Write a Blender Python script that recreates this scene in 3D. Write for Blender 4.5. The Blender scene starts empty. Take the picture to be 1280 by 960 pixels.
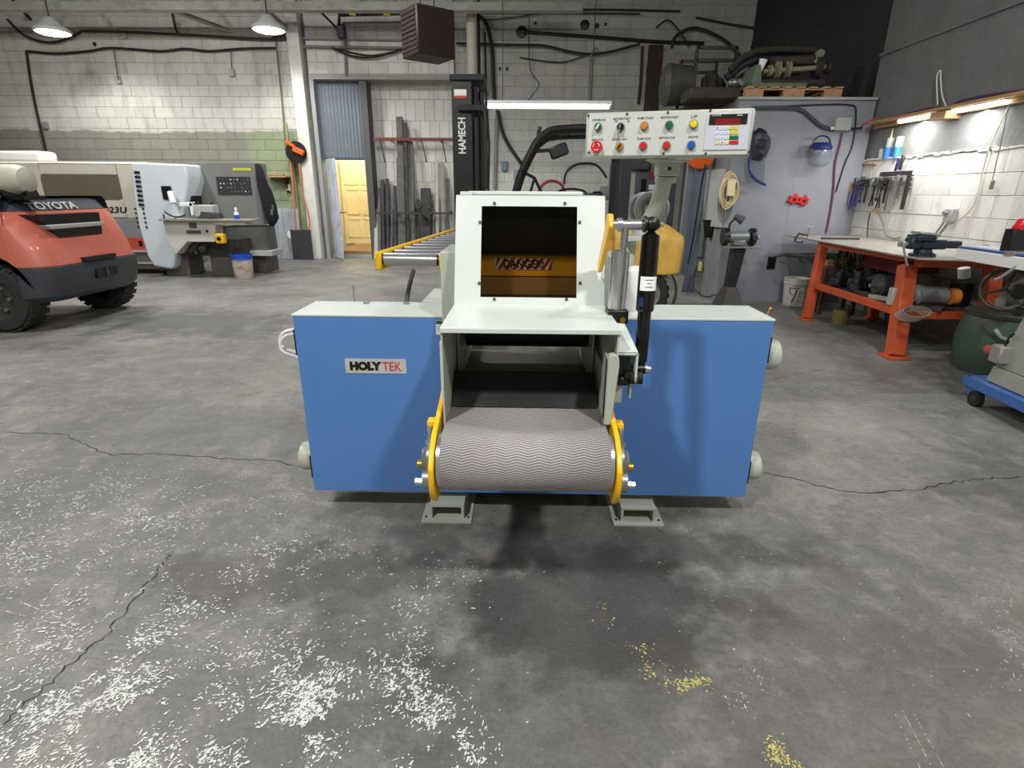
import bpy, math, random
import numpy as np
from mathutils import Vector, Matrix
random.seed(7); rng = np.random.default_rng(5)
PI = math.pi
scn = bpy.context.scene
C = scn.collection
# ------------------------------------------------------------------ camera
F = 684.0; PITCH, YAW, ROLL, CAMH = 19.3, 1.0, 0.4, 1.4
RM = Matrix.Rotation(math.radians(YAW), 3, 'Z') @ Matrix.Rotation(math.radians(90 - PITCH), 3, 'X') @ Matrix.Rotation(math.radians(ROLL), 3, 'Z')
cd = bpy.data.cameras.new('camera'); cam = bpy.data.objects.new('camera', cd); C.objects.link(cam)
cd.sensor_width = 36; cd.lens = 36 * F / 1280; cd.clip_start = 0.05; cd.clip_end = 200
cam.location = (0, 0, CAMH); cam.rotation_euler = RM.to_euler(); scn.camera = cam
# ------------------------------------------------------------------ world, exposure
w = bpy.data.worlds.new('world'); scn.world = w; w.use_nodes = True
w.node_tree.nodes['Background'].inputs[0].default_value = (0.98, 0.97, 0.95, 1)
w.node_tree.nodes['Background'].inputs[1].default_value = 0.2
vs = scn.view_settings; vs.view_transform = 'Standard'; vs.look = 'None'; vs.gamma = 1; vs.use_curve_mapping = False
vs.exposure = 0.0
# ------------------------------------------------------------------ lamps of the hall (ceiling fixtures above and behind the frame)
def area(loc, size, power, aim, col=(1, 0.995, 0.98), sy=None, spread=PI):
    l = bpy.data.lights.new('hall_light', 'AREA'); l.energy = power; l.color = col; l.size = size; l.spread = spread
    if sy: l.shape = 'RECTANGLE'; l.size_y = sy
    o = bpy.data.objects.new('hall_light', l); C.objects.link(o); o.location = loc
    o.rotation_euler = (Vector(aim) - Vector(loc)).to_track_quat('-Z', 'Y').to_euler()
    return o
area((-1.9, -1.1, 4.9), 0.28, 190, (-1.0, 0.6, 0))
area((1.7, -1.1, 4.9), 0.28, 150, (1.0, 0.6, 0))
area((-5.0, 3.0, 5.1), 0.5, 170, (-5.0, 3.2, 0))
area((2.6, 2.4, 5.1), 0.5, 85, (3.0, 3.2, 0))
area((-2.8, 7.6, 5.1), 0.5, 150, (-2.8, 7.8, 0))
area((-6.5, 7.2, 5.1), 0.5, 170, (-6.8, 8.0, 0))
# ------------------------------------------------------------------ helpers
def A(px, py, X=None, Y=None, Z=None):
    """point on a real plane of the hall (x, y or z given in metres) behind a spot of the photograph"""
    v = RM @ Vector(((px - 640) / F, -(py - 480) / F, -1))
    if Y is not None: t = Y / v.y
    elif X is not None: t = X / v.x
    else: t = (Z - CAMH) / v.z
    return Vector((0, 0, CAMH)) + v * t
def APL(px, py, p0, n):
    v = RM @ Vector(((px - 640) / F, -(py - 480) / F, -1)); c = Vector((0, 0, CAMH))
    return c + v * ((Vector(p0) - c).dot(n) / v.dot(n))
def srgb(r, g, b):
    f = lambda c: (c / 255 / 12.92) if c <= 10 else ((c / 255 + 0.055) / 1.055) ** 2.4
    return (f(r), f(g), f(b), 1)
MATS = {}
def mat(name, col, rough=0.5, metal=0.0, var=0.0, vscale=6, bump=0.0, bscale=60, spec=0.5, emit=0, rnd=0.0, dirt=None, dscale=2.0, damt=0.5, coat=0):
    if name in MATS: return MATS[name]
    m = bpy.data.materials.new(name); m.use_nodes = True; nt = m.node_tree; N = nt.nodes; L = nt.links
    b = N['Principled BSDF']; c = srgb(*col)
    b.inputs['Roughness'].default_value = rough; b.inputs['Metallic'].default_value = metal
    b.inputs['Specular IOR Level'].default_value = spec
    if coat: b.inputs['Coat Weight'].default_value = coat
    b.inputs['Base Color'].default_value = c
    geo = N.new('ShaderNodeNewGeometry'); src = None
    def noise(scale, det=4, r=0.6):
        n = N.new('ShaderNodeTexNoise'); n.inputs['Scale'].default_value = scale; n.inputs['Detail'].default_value = det; n.inputs['Roughness'].default_value = r
        L.new(geo.outputs['Position'], n.inputs['Vector']); return n
    if var or rnd:
        hs = N.new('ShaderNodeHueSaturation'); hs.inputs['Color'].default_value = c
        add = N.new('ShaderNodeMath'); add.operation = 'ADD'; add.inputs[0].default_value = 1.0; add.inputs[1].default_value = 0
        if var:
            n = noise(vscale); mr = N.new('ShaderNodeMapRange'); mr.inputs[1].default_value = 0.3; mr.inputs[2].default_value = 0.7
            mr.inputs[3].default_value = 1 - var; mr.inputs[4].default_value = 1 + var
            L.new(n.outputs[0], mr.inputs[0]); L.new(mr.outputs[0], add.inputs[0])
        if rnd:
            oi = N.new('ShaderNodeObjectInfo'); mr2 = N.new('ShaderNodeMapRange'); mr2.inputs[3].default_value = -rnd; mr2.inputs[4].default_value = rnd
            L.new(oi.outputs['Random'], mr2.inputs[0]); L.new(mr2.outputs[0], add.inputs[1])
        L.new(add.outputs[0], hs.inputs['Value']); src = hs.outputs[0]
    if dirt:
        n = noise(dscale, 8, 0.7); cr = N.new('ShaderNodeMapRange'); cr.inputs[1].default_value = 0.5; cr.inputs[2].default_value = 0.68; cr.inputs[4].default_value = damt
        L.new(n.outputs[0], cr.inputs[0]); mx = N.new('ShaderNodeMix'); mx.data_type = 'RGBA'
        L.new(cr.outputs[0], mx.inputs[0]); mx.inputs[6].default_value = c; mx.inputs[7].default_value = srgb(*dirt)
        if src: L.new(src, mx.inputs[6])
        src = mx.outputs[2]
    if src: L.new(src, b.inputs['Base Color'])
    if bump:
        n = noise(bscale); bp = N.new('ShaderNodeBump'); bp.inputs['Strength'].default_value = bump; bp.inputs['Distance'].default_value = 0.01
        L.new(n.outputs[0], bp.inputs['Height']); L.new(bp.outputs[0], b.inputs['Normal'])
    if emit:
        b.inputs['Emission Color'].default_value = c; b.inputs['Emission Strength'].default_value = emit
    MATS[name] = m; return m
OFF = {}
def tag(o, label=None, cat=None, group=None, kind=None):
    if label: o['label'] = label
    if cat: o['category'] = cat
    if group: o['group'] = group
    if kind: o['kind'] = kind
    return o
def thing(name, label, cat, loc, group=None, kind=None):
    o = bpy.data.objects.new(name, None); C.objects.link(o); o.location = loc; o.empty_display_size = 0.1
    OFF[o] = Vector(loc); return tag(o, label, cat, group, kind)
class MB:
    def __init__(s): s.v = []; s.f = []; s.sm = []; s.uv = None
    def add(s, vs, fs, smooth=False):
        k = len(s.v); s.v += [Vector(p) for p in vs]; s.f += [tuple(i + k for i in f) for f in fs]; s.sm += [smooth] * len(fs); return s
    def box(s, x0, x1, y0, y1, z0, z1, M=None):
        vs = [Vector((x, y, z)) for z in (z0, z1) for x, y in ((x0, y0), (x1, y0), (x1, y1), (x0, y1))]
        if M is not None: vs = [M @ p for p in vs]
        return s.add(vs, [(3, 2, 1, 0), (4, 5, 6, 7), (0, 1, 5, 4), (1, 2, 6, 5), (2, 3, 7, 6), (3, 0, 4, 7)])
    def cb(s, c, sz, M=None, ch=0.0):
        """chamfered box centred at c"""
        x, y, z = [q / 2 for q in sz]; R = M if M is not None else Matrix.Identity(3)
        if not ch:
            vs = [Vector(c) + R @ Vector((i * x, j * y, k * z)) for k in (-1, 1) for i, j in ((-1, -1), (1, -1), (1, 1), (-1, 1))]
            return s.add(vs, [(3, 2, 1, 0), (4, 5, 6, 7), (0, 1, 5, 4), (1, 2, 6, 5), (2, 3, 7, 6), (3, 0, 4, 7)])
        vs = []; idx = {}
        for i in (-1, 1):
            for j in (-1, 1):
                for k in (-1, 1):
                    for a in range(3):
                        p = [i * (x - ch), j * (y - ch), k * (z - ch)]; p[a] = (i * x, j * y, k * z)[a]
                        idx[(i, j, k, a)] = len(vs); vs.append(Vector(c) + R @ Vector(p))
        fs = []
        for a in range(3):
            for sg in (-1, 1):
                b, d = [q for q in range(3) if q != a]; lp = []
                for u, v in ((-1, -1), (1, -1), (1, 1), (-1, 1)):
                    t = [0, 0, 0]; t[a] = sg; t[b] = u; t[d] = v; lp.append(idx[(*t, a)])
                fs.append(tuple(lp))
        for a in range(3):
            b, d = [q for q in range(3) if q != a]
            for u in (-1, 1):
                for v in (-1, 1):
                    t = [0, 0, 0]; t[b] = u; t[d] = v; q = []
                    t[a] = -1; q += [idx[(*t, b)], idx[(*t, d)]]; t[a] = 1; q += [idx[(*t, d)], idx[(*t, b)]]
                    fs.append(tuple(q))
        for i in (-1, 1):
            for j in (-1, 1):
                for k in (-1, 1): fs.append(tuple(idx[(i, j, k, a)] for a in range(3)))
        s.fixn = True
        return s.add(vs, fs)
    def cyl(s, p0, p1, r0, r1=None, n=16, cap=True, smooth=True):
        p0, p1 = Vector(p0), Vector(p1); r1 = r0 if r1 is None else r1
        d = (p1 - p0).normalized(); a = d.orthogonal().normalized(); b = d.cross(a)
        vs = [p + (a * math.cos(2 * PI * i / n) + b * math.sin(2 * PI * i / n)) * r for p, r in ((p0, r0), (p1, r1)) for i in range(n)]
        s.add(vs, [(i, (i + 1) % n, n + (i + 1) % n, n + i) for i in range(n)], smooth)
        if cap: s.add(vs[:n], [tuple(range(n))[::-1]]); s.add(vs[n:], [tuple(range(n))])
        return s
    def tube(s, pts, r, n=8, closed=False, rs=None):
        pts = [Vector(p) for p in pts]; m = len(pts); rings = []; pa = None
        for i, p in enumerate(pts):
            q0 = pts[i - 1] if (i > 0 or closed) else p; q1 = pts[(i + 1) % m] if (i < m - 1 or closed) else p
            d = (q1 - q0).normalized()
            if pa is None: pa = d.orthogonal().normalized()
            else:
                pa = pa - d * pa.dot(d); pa = pa.normalized() if pa.length > 1e-5 else d.orthogonal().normalized()
            b = d.cross(pa); rr = rs[i] if rs else r
            rings.append([p + (pa * math.cos(2 * PI * k / n) + b * math.sin(2 * PI * k / n)) * rr for k in range(n)])
        vs = [q for R in rings for q in R]; fs = []
        for i in range(m if closed else m - 1):
            j = (i + 1) % m
            fs += [(i * n + k, i * n + (k + 1) % n, j * n + (k + 1) % n, j * n + k) for k in range(n)]
        s.add(vs, fs, True)
        if not closed: s.add(rings[0], [tuple(range(n))[::-1]]); s.add(rings[-1], [tuple(range(n))])
        return s
    def prism(s, poly, ax, a, b):
        """poly in the two other axes (cyclic order x,y,z without ax), extruded along ax from a to b"""
        def mk(u, v, t): return {'x': (t, u, v), 'y': (u, t, v), 'z': (u, v, t)}[ax]
        n = len(poly); vs = [mk(u, v, a) for u, v in poly] + [mk(u, v, b) for u, v in poly]
        s.fixn = True
        return s.add(vs, [tuple(range(n))[::-1], tuple(range(n, 2 * n))] + [(i, (i + 1) % n, n + (i + 1) % n, n + i) for i in range(n)])
    def lathe(s, prof, c, ax='z', n=24, smooth=True, M=None, cap=True):
        """prof: (radius, height) list"""
        c = Vector(c); vs = []
        for r, h in prof:
            for i in range(n):
                a = 2 * PI * i / n; u, v = r * math.cos(a), r * math.sin(a)
                p = Vector({'z': (u, v, h), 'x': (h, u, v), 'y': (u, h, v)}[ax])
                if M is not None: p = M @ p
                vs.append(c + p)
        m = len(prof)
        s.add(vs, [(i * n + k, i * n + (k + 1) % n, (i + 1) * n + (k + 1) % n, (i + 1) * n + k) for i in range(m - 1) for k in range(n)], smooth)
        if cap and prof[0][0] > 1e-4: s.add(vs[:n], [tuple(range(n))[::-1]])
        if cap and prof[-1][0] > 1e-4: s.add(vs[-n:], [tuple(range(n))])
        s.fixn = True
        return s
    def loft(s, rings, smooth=False, cap=True):
        n = len(rings[0]); vs = [Vector(p) for R in rings for p in R]
        s.add(vs, [(i * n + k, i * n + (k + 1) % n, (i + 1) * n + (k + 1) % n, (i + 1) * n + k) for i in range(len(rings) - 1) for k in range(n)], smooth)
        if cap: s.add(rings[0], [tuple(range(n))[::-1]]); s.add(rings[-1], [tuple(range(n))])
        s.fixn = True
        return s
    def sph(s, c, r, n=12, sc=(1, 1, 1)):
        m = n // 2; prof = [(max(r * math.sin(PI * i / m), 0), -r * math.cos(PI * i / m)) for i in range(m + 1)]
        c = Vector(c); vs = [c + Vector((q * math.cos(2 * PI * k / n) * sc[0], q * math.sin(2 * PI * k / n) * sc[1], h * sc[2])) for q, h in prof for k in range(n)]
        return s.add(vs, [(i * n + k, i * n + (k + 1) % n, (i + 1) * n + (k + 1) % n, (i + 1) * n + k) for i in range(m) for k in range(n)], True)
    def quad(s, *p): return s.add(p, [(0, 1, 2, 3)])
    def mesh(s, name, m, off, bevel=0):
        me = bpy.data.meshes.new(name); me.from_pydata([tuple(p - off) for p in s.v], [], s.f); me.polygons.foreach_set('use_smooth', s.sm)
        if m: me.materials.append(m)
        import bmesh
        bm = bmesh.new(); bm.from_mesh(me); bmesh.ops.remove_doubles(bm, verts=bm.verts, dist=1e-5)
        if getattr(s, 'fixn', False): bmesh.ops.recalc_face_normals(bm, faces=bm.faces)
        bm.to_mesh(me); bm.free(); me.set_sharp_from_angle(angle=0.7)
        return me
    def build(s, name, m, parent, bevel=0, label=None, kind=None):
        r = parent
        while r not in OFF: r = r.parent
        o = bpy.data.objects.new(name, s.mesh(name, m, OFF[r])); C.objects.link(o); o.parent = parent
        return s.fin(o, bevel, label, None, None, kind)
    def solo(s, name, m, label=None, cat=None, group=None, bevel=0, kind=None, loc=None):
        if loc is None:
            xs = [p.x for p in s.v]; ys = [p.y for p in s.v]; zs = [p.z for p in s.v]
            loc = Vector(((min(xs) + max(xs)) / 2, (min(ys) + max(ys)) / 2, min(zs)))
        o = bpy.data.objects.new(name, s.mesh(name, m, Vector(loc))); C.objects.link(o); o.location = loc; OFF[o] = Vector(loc)
        return s.fin(o, bevel, label, cat, group, kind)
    def fin(s, o, bevel, label, cat, group, kind):
        if bevel:
            b = o.modifiers.new('bevel', 'BEVEL'); b.width = bevel; b.segments = 2; b.limit_method = 'ANGLE'; b.angle_limit = 0.6
        return tag(o, label, cat, group, kind)
def root_off(p):
    while p not in OFF: p = p.parent
    return OFF[p]
def text(body, p, right, up, width, height, m, parent, name='lettering', bold=0.0, depth=0.001, shear=0, label=None):
    cu = bpy.data.curves.new(name, 'FONT'); cu.body = body; cu.offset = bold; cu.extrude = 0.5; cu.resolution_u = 3; cu.shear = shear
    t = bpy.data.objects.new('t', cu); me = bpy.data.meshes.new_from_object(t); bpy.data.objects.remove(t); me.name = name
    n = len(me.vertices); co = np.empty(n * 3); me.vertices.foreach_get('co', co); co = co.reshape(-1, 3)
    mn, mx = co.min(0), co.max(0); q = (co - mn) / np.maximum(mx - mn, 1e-6)
    R = Vector(right).normalized(); U = Vector(up).normalized(); W = R.cross(U); o = Vector(p) - root_off(parent)
    out = np.array(o)[None] + q[:, :1] * width * np.array(R)[None] + q[:, 1:2] * height * np.array(U)[None] + (q[:, 2:3]) * depth * np.array(W)[None]
    me.vertices.foreach_set('co', out.ravel()); me.materials.clear(); me.materials.append(m); me.update()
    ob = bpy.data.objects.new(name, me); C.objects.link(ob); ob.parent = parent
    if label: ob['label'] = label
    return ob
def sag(p0, p1, d, n=8):
    p0, p1 = Vector(p0), Vector(p1)
    return [p0.lerp(p1, i / n) - Vector((0, 0, d * 4 * (i / n) * (1 - i / n))) for i in range(n + 1)]
def smooth_pts(pts, k=4):
    pts = [Vector(p) for p in pts]; out = []
    for i in range(len(pts) - 1):
        p0 = pts[max(i - 1, 0)]; p1 = pts[i]; p2 = pts[i + 1]; p3 = pts[min(i + 2, len(pts) - 1)]
        for j in range(k):
            t = j / k
            out.append(0.5 * ((2 * p1) + (p2 - p0) * t + (2 * p0 - 5 * p1 + 4 * p2 - p3) * t * t + (3 * p1 - p0 - 3 * p2 + p3) * t ** 3))
    return out + [pts[-1]]
# ------------------------------------------------------------------ materials
WHITE = mat('machine_white', (206, 213, 205), 0.35, var=0.03, vscale=3)
CREAM = mat('machine_grey', (180, 184, 170), 0.4, var=0.04)
BLUE = mat('blue_paint', (84, 130, 194), 0.38, var=0.03, vscale=2)
YEL = mat('yellow_paint', (248, 190, 20), 0.35)
BLACK = mat('black_paint', (16, 16, 18), 0.4)
RUBBER = mat('rubber', (26, 26, 28), 0.75, var=0.15)
TYRE = mat('tyre_rubber', (44, 43, 42), 0.85, var=0.15, vscale=20, bump=0.2)
STEEL = mat('steel', (200, 202, 205), 0.28, 0.9)
DSTEEL = mat('dark_steel', (78, 76, 74), 0.5, 0.6, var=0.25, vscale=12)
IRON = mat('iron', (44, 46, 52), 0.55, 0.3, var=0.2)
ZINC = mat('zinc', (150, 155, 155), 0.4, 0.7)
BRASS = mat('brass', (190, 150, 60), 0.35, 0.9)
RED = mat('red_plastic', (205, 32, 35), 0.35)
GREEN = mat('green_plastic', (20, 105, 70), 0.35)
ORANGE = mat('orange_paint', (196, 84, 42), 0.5, dirt=(120, 60, 40), dscale=6, damt=0.4)
RUST = mat('rust', (92, 52, 34), 0.85, var=0.3)
WOOD = mat('pale_wood', (176, 140, 104), 0.75, var=0.18, vscale=14)
DWOOD = mat('dark_wood', (88, 78, 66), 0.8, var=0.3, vscale=10, rnd=0.25)
WHITEP = mat('white_plastic', (235, 235, 232), 0.4)
GREY = mat('grey_paint', (128, 130, 130), 0.5, var=0.08)
LGREY = mat('light_grey_paint', (168, 170, 166), 0.5, var=0.05)
DGREY = mat('dark_grey_paint', (74, 78, 82), 0.5, var=0.08)
TEXTB = mat('black_ink', (14, 14, 14), 0.5)
TEXTW = mat('white_ink', (240, 240, 240), 0.5)
BLUEP = mat('blue_plastic', (38, 82, 190), 0.35)
NAVY = mat('navy_plastic', (40, 42, 110), 0.35)
CABLE = mat('black_cable', (26, 25, 25), 0.6)
GALV = mat('galvanised', (186, 192, 198), 0.4, 0.35, var=0.15, vscale=4)
# ------------------------------------------------------------------ the setting
def floor_mat():
    m = bpy.data.materials.new('concrete_floor'); m.use_nodes = True; nt = m.node_tree; N = nt.nodes; L = nt.links
    b = N['Principled BSDF']; g = N.new('ShaderNodeNewGeometry')
    def noise(s, d=6, r=0.6, dist=0, vec=None):
        n = N.new('ShaderNodeTexNoise'); n.inputs['Scale'].default_value = s; n.inputs['Detail'].default_value = d; n.inputs['Roughness'].default_value = r; n.inputs['Distortion'].default_value = dist
        L.new(vec or g.outputs['Position'], n.inputs['Vector']); return n.outputs[0]
    def rng_(x, a, bb, c=0, d=1):
        n = N.new('ShaderNodeMapRange'); n.inputs[1].default_value = a; n.inputs[2].default_value = bb; n.inputs[3].default_value = c; n.inputs[4].default_value = d; L.new(x, n.inputs[0]); return n.outputs[0]
    def mix(f, a, bcol):
        n = N.new('ShaderNodeMix'); n.data_type = 'RGBA'; L.new(f, n.inputs[0])
        if isinstance(a, tuple): n.inputs[6].default_value = a
        else: L.new(a, n.inputs[6])
        n.inputs[7].default_value = bcol; return n.outputs[2]
    def mul(a, bb):
        n = N.new('ShaderNodeMath'); n.operation = 'MULTIPLY'; L.new(a, n.inputs[0])
        if isinstance(bb, float): n.inputs[1].default_value = bb
        else: L.new(bb, n.inputs[1])
        return n.outputs[0]
    sep = N.new('ShaderNodeSeparateXYZ'); L.new(g.outputs['Position'], sep.inputs[0])
    def blob(x, y, rx, ry, e=0.6):   # mask for stains and painted shade: soft ellipse broken up by noise
        mp = N.new('ShaderNodeMapping'); mp.vector_type = 'POINT'; mp.inputs['Location'].default_value = (-x / rx, -y / ry, 0); mp.inputs['Scale'].default_value = (1 / rx, 1 / ry, 0)
        L.new(g.outputs['Position'], mp.inputs[0]); ln = N.new('ShaderNodeVectorMath'); ln.operation = 'LENGTH'; L.new(mp.outputs[0], ln.inputs[0])
        ad = N.new('ShaderNodeMath'); ad.operation = 'ADD'; L.new(ln.outputs['Value'], ad.inputs[0]); L.new(rng_(noise(3.5, 6), 0.3, 0.7, -0.45, 0.45), ad.inputs[1])
        return rng_(ad.outputs[0], 1.0, e, 0, 1)
    col = mix(rng_(noise(0.9, 5, 0.6, 0.6), 0.38, 0.66), srgb(108, 107, 103), srgb(140, 138, 132))
    col = mix(rng_(noise(2.3, 8, 0.65, 1.0), 0.52, 0.72, 0, 0.65), col, srgb(88, 86, 82))
    col = mix(rng_(noise(18, 6, 0.7), 0.5, 0.75, 0, 0.5), col, srgb(76, 74, 70))
    col = mix(rng_(noise(70, 4, 0.75), 0.45, 0.7, 0, 0.45), col, srgb(66, 65, 63))
    col = mix(rng_(noise(7, 10, 0.8, 0.5), 0.5, 0.66, 0, 0.5), col, srgb(160, 157, 150))
    # brush and tyre scuffs, long in x
    mp = N.new('ShaderNodeMapping'); mp.inputs['Scale'].default_value = (1.2, 9, 1); mp.inputs['Rotation'].default_value = (0, 0, 0.25); L.new(g.outputs['Position'], mp.inputs[0])
    col = mix(rng_(noise(1.6, 6, 0.7, 0.4, mp.outputs[0]), 0.55, 0.75, 0, 0.45), col, srgb(152, 149, 140))
    for x, y, rx, ry, a, c in ((0.28, 1.62, 0.62, 0.42, 0.75, (54, 52, 51)), (0.15, 1.15, 0.6, 0.5, 0.5, (68, 66, 64)), (0.3, 1.95, 1.0, 0.22, 0.55, (60, 57, 52)),  # dark patches before the resaw: its floor shadow put into the colour
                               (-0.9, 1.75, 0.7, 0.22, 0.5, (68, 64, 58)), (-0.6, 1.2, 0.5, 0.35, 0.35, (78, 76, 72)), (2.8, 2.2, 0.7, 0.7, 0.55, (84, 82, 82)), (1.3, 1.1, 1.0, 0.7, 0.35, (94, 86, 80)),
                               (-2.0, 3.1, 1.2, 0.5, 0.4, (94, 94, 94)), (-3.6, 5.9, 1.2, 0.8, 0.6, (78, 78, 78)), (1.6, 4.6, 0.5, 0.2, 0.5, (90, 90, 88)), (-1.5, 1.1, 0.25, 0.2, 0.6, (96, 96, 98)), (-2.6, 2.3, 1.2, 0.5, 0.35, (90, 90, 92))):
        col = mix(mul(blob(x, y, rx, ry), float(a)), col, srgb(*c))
    col = mix(mul(rng_(noise(95, 3, 0.6), 0.62, 0.72), 0.35), col, srgb(165, 160, 150))
    L.new(col, b.inputs['Base Color'])
    L.new(rng_(noise(2.0, 6), 0.35, 0.7, 0.42, 0.8), b.inputs['Roughness'])
    bp = N.new('ShaderNodeBump'); bp.inputs['Strength'].default_value = 0.4; bp.inputs['Distance'].default_value = 0.008
    L.new(noise(35, 8, 0.7), bp.inputs['Height']); L.new(bp.outputs[0], b.inputs['Normal'])
    return m
FLOORM = floor_mat()
floor = MB().box(-13, 4.5, -4, 16, -0.1, 0).solo('floor', FLOORM, kind='structure', loc=(0, 0, 0))
# cracks in the slab: thin dark ribbons
CRK = mat('crack_dark', (44, 42, 40), 0.9)
def crack(pts, w=0.006, name='floor_crack'):
    P = smooth_pts([A(x, y, Z=0.0012) for x, y in pts], 8); mb = MB(); vs = []
    for i, p in enumerate(P):
        d = (P[min(i + 1, len(P) - 1)] - P[max(i - 1, 0)]).normalized(); n = Vector((-d.y, d.x, 0))
        j = n * random.uniform(-0.012, 0.012); ww = w * random.uniform(0.3, 1.1)
        vs += [p + j + n * ww / 2, p + j - n * ww / 2]
    mb.add(vs, [(2 * i, 2 * i + 1, 2 * i + 3, 2 * i + 2) for i in range(len(P) - 1)])
    mb.build(name, CRK, floor)
crack([(0, 540), (70, 542), (100, 552), (130, 566), (160, 568), (210, 567), (280, 573), (330, 575), (375, 582)], 0.007)
crack([(0, 905), (45, 868), (90, 828), (130, 795), (160, 760), (200, 710), (215, 690)], 0.006)
crack([(955, 591), (985, 596), (1030, 608), (1075, 616), (1140, 612), (1190, 603), (1230, 598), (1280, 596)], 0.009)
crack([(880, 466), (950, 474), (985, 470), (1030, 462)], 0.008)
# paint flecks on the slab
from mathutils.noise import noise as pnoise
def flecks(clusters, m, name, zh):
    V = []; Fc = []
    for (px, py, rx, ry, n, ang, ln) in clusters:
        for _ in range(int(n * 0.8)):
            x = px + rx * rng.normal() * 0.5; y = py + ry * rng.normal() * 0.5
            if y < 470 or y > 1100: continue
            c = A(x, y, Z=zh + rng.uniform(0, 0.0006))
            q = pnoise(c * 7) + 0.7 * pnoise(c * 19 + Vector((3, 1, 0))) + 0.5 * pnoise(c * 45)
            if q < rng.normal() * 0.12 - 0.02: continue
            a = ang + rng.normal() * 0.6; L_ = abs(rng.normal()) * ln * 0.0042 + 0.0016; wd = rng.uniform(0.0009, 0.0032)
            if rng.random() < 0.35: L_ *= 0.4; wd *= 1.3
            d = Vector((math.cos(a), math.sin(a), 0)) * L_; e = Vector((-math.sin(a), math.cos(a), 0)) * wd; k = len(V)
            j = [rng.uniform(0.5, 1.3) for _ in range(6)]
            V += [c - d * j[0], c - d * 0.3 * j[1] - e * j[2], c + d * 0.5 * j[3] - e * j[4], c + d * j[5], c + d * 0.3 * j[2] + e * j[1], c - d * 0.5 * j[4] + e * j[0]]
            Fc.append(tuple(range(k, k + 6)))
    mb = MB(); mb.v = V; mb.f = Fc; mb.sm = [False] * len(Fc)
    mb.build(name, m, floor, kind='stuff')
FLW = mat('white_paint_fleck', (214, 214, 208), 0.7)
flecks([(40, 620, 90, 60, 900, 0.6, 1.6), (130, 660, 110, 70, 1500, 0.6, 1.4), (20, 690, 60, 50, 500, 0.4, 1.8), (150, 605, 60, 30, 260, 0.5, 1.3), (200, 640, 60, 30, 420, 0.9, 1.6),
        (350, 695, 50, 30, 520, 0.5, 1.0), (290, 710, 70, 30, 300, 0.4, 1.2), (235, 755, 40, 20, 260, 0.6, 1.3), (120, 760, 60, 30, 260, 0.8, 1.6), (60, 800, 80, 50, 600, 0.8, 1.6),
        (90, 880, 80, 50, 1500, 0.9, 1.4), (160, 850, 60, 40, 900, 0.7, 1.3), (150, 950, 60, 35, 1300, 0.7, 1.3), (30, 940, 60, 40, 600, 0.8, 1.5), (190, 800, 50, 25, 360, -0.1, 2.0),
        (385, 880, 45, 70, 1500, 1.0, 1.3), (410, 870, 40, 50, 900, 1.2, 1.1), (500, 850, 40, 50, 800, 1.0, 1.2), (540, 890, 40, 50, 700, 0.9, 1.2), (510, 780, 40, 40, 260, 0.8, 1.1), (330, 800, 120, 60, 500, 0.4, 1.2),
        (560, 940, 50, 40, 500, 0.9, 1.2), (300, 870, 60, 60, 500, 0.7, 1.2), (280, 940, 80, 40, 600, 0.7, 1.2), (430, 690, 60, 30, 160, 0.3, 1.0), (340, 620, 60, 25, 180, 0.2, 1.0), (560, 730, 60, 50, 160, 0.8, 1.0),
        (300, 840, 300, 140, 900, 0.6, 1.0), (200, 620, 200, 60, 500, 0.5, 0.9)], FLW, 'white_paint_flecks', 0.0016)
flecks([(830, 836, 26, 14, 330, -0.9, 0.9), (860, 852, 26, 14, 330, -0.9, 0.9), (800, 810, 20, 8, 60, -0.9, 0.8), (760, 770, 16, 16, 60, -0.9, 0.7), (972, 940, 16, 16, 160, -0.9, 0.9), (990, 955, 20, 12, 90, -0.9, 0.9)],
       mat('yellow_paint_fleck', (196, 186, 110), 0.7), 'yellow_paint_flecks', 0.0018)
flecks([(930, 860, 30, 30, 160, 1.2, 0.7), (1250, 800, 40, 50, 160, 0.9, 1.0), (940, 690, 200, 80, 160, 0.5, 0.7), (1150, 770, 200, 100, 120, 0.5, 0.7)], mat('pale_fleck', (185, 182, 176), 0.7), 'pale_scuffs', 0.0014)
for k, (a, b_) in enumerate([((1118, 890), (1150, 960)), ((1128, 888), (1165, 960)), ((1140, 888), (1180, 960)), ((0, 742), (118, 790)), ((0, 762), (110, 790)), ((150, 795), (285, 818)), ((20, 800), (70, 730)), ((225, 625), (245, 650)), ((190, 620), (245, 578))]):
    p, q = A(*a, Z=0.0015), A(*b_, Z=0.0015); n = (q - p).normalized().cross(Vector((0, 0, 1))) * 0.0018
    mb = MB(); N_ = 26
    for i in range(N_):
        if random.random() < 0.35: continue
        u, v = p.lerp(q, i / N_), p.lerp(q, (i + random.uniform(0.4, 1)) / N_); ww = random.uniform(0.3, 1.0)
        mb.quad(u - n * ww, v - n * ww, v + n * ww, u + n * ww)
    mb.build('scratch', FLW if k > 2 else mat('pale_fleck', (0, 0, 0)), floor)
ceiling = MB().box(-13, 4.5, -4, 16, 5.6, 5.75).solo('ceiling', mat('ceiling_paint', (120, 120, 116), 0.9), kind='structure', loc=(0, 0, 5.6))
MB().box(-13.2, -13, -4, 16, 0, 5.6).solo('wall_left', mat('plain_wall', (190, 188, 178), 0.9, var=0.05), kind='structure')
MB().box(-13, 4.5, -4.2, -4, 0, 5.6).solo('wall_front', MATS['plain_wall'], kind='structure')

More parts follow.
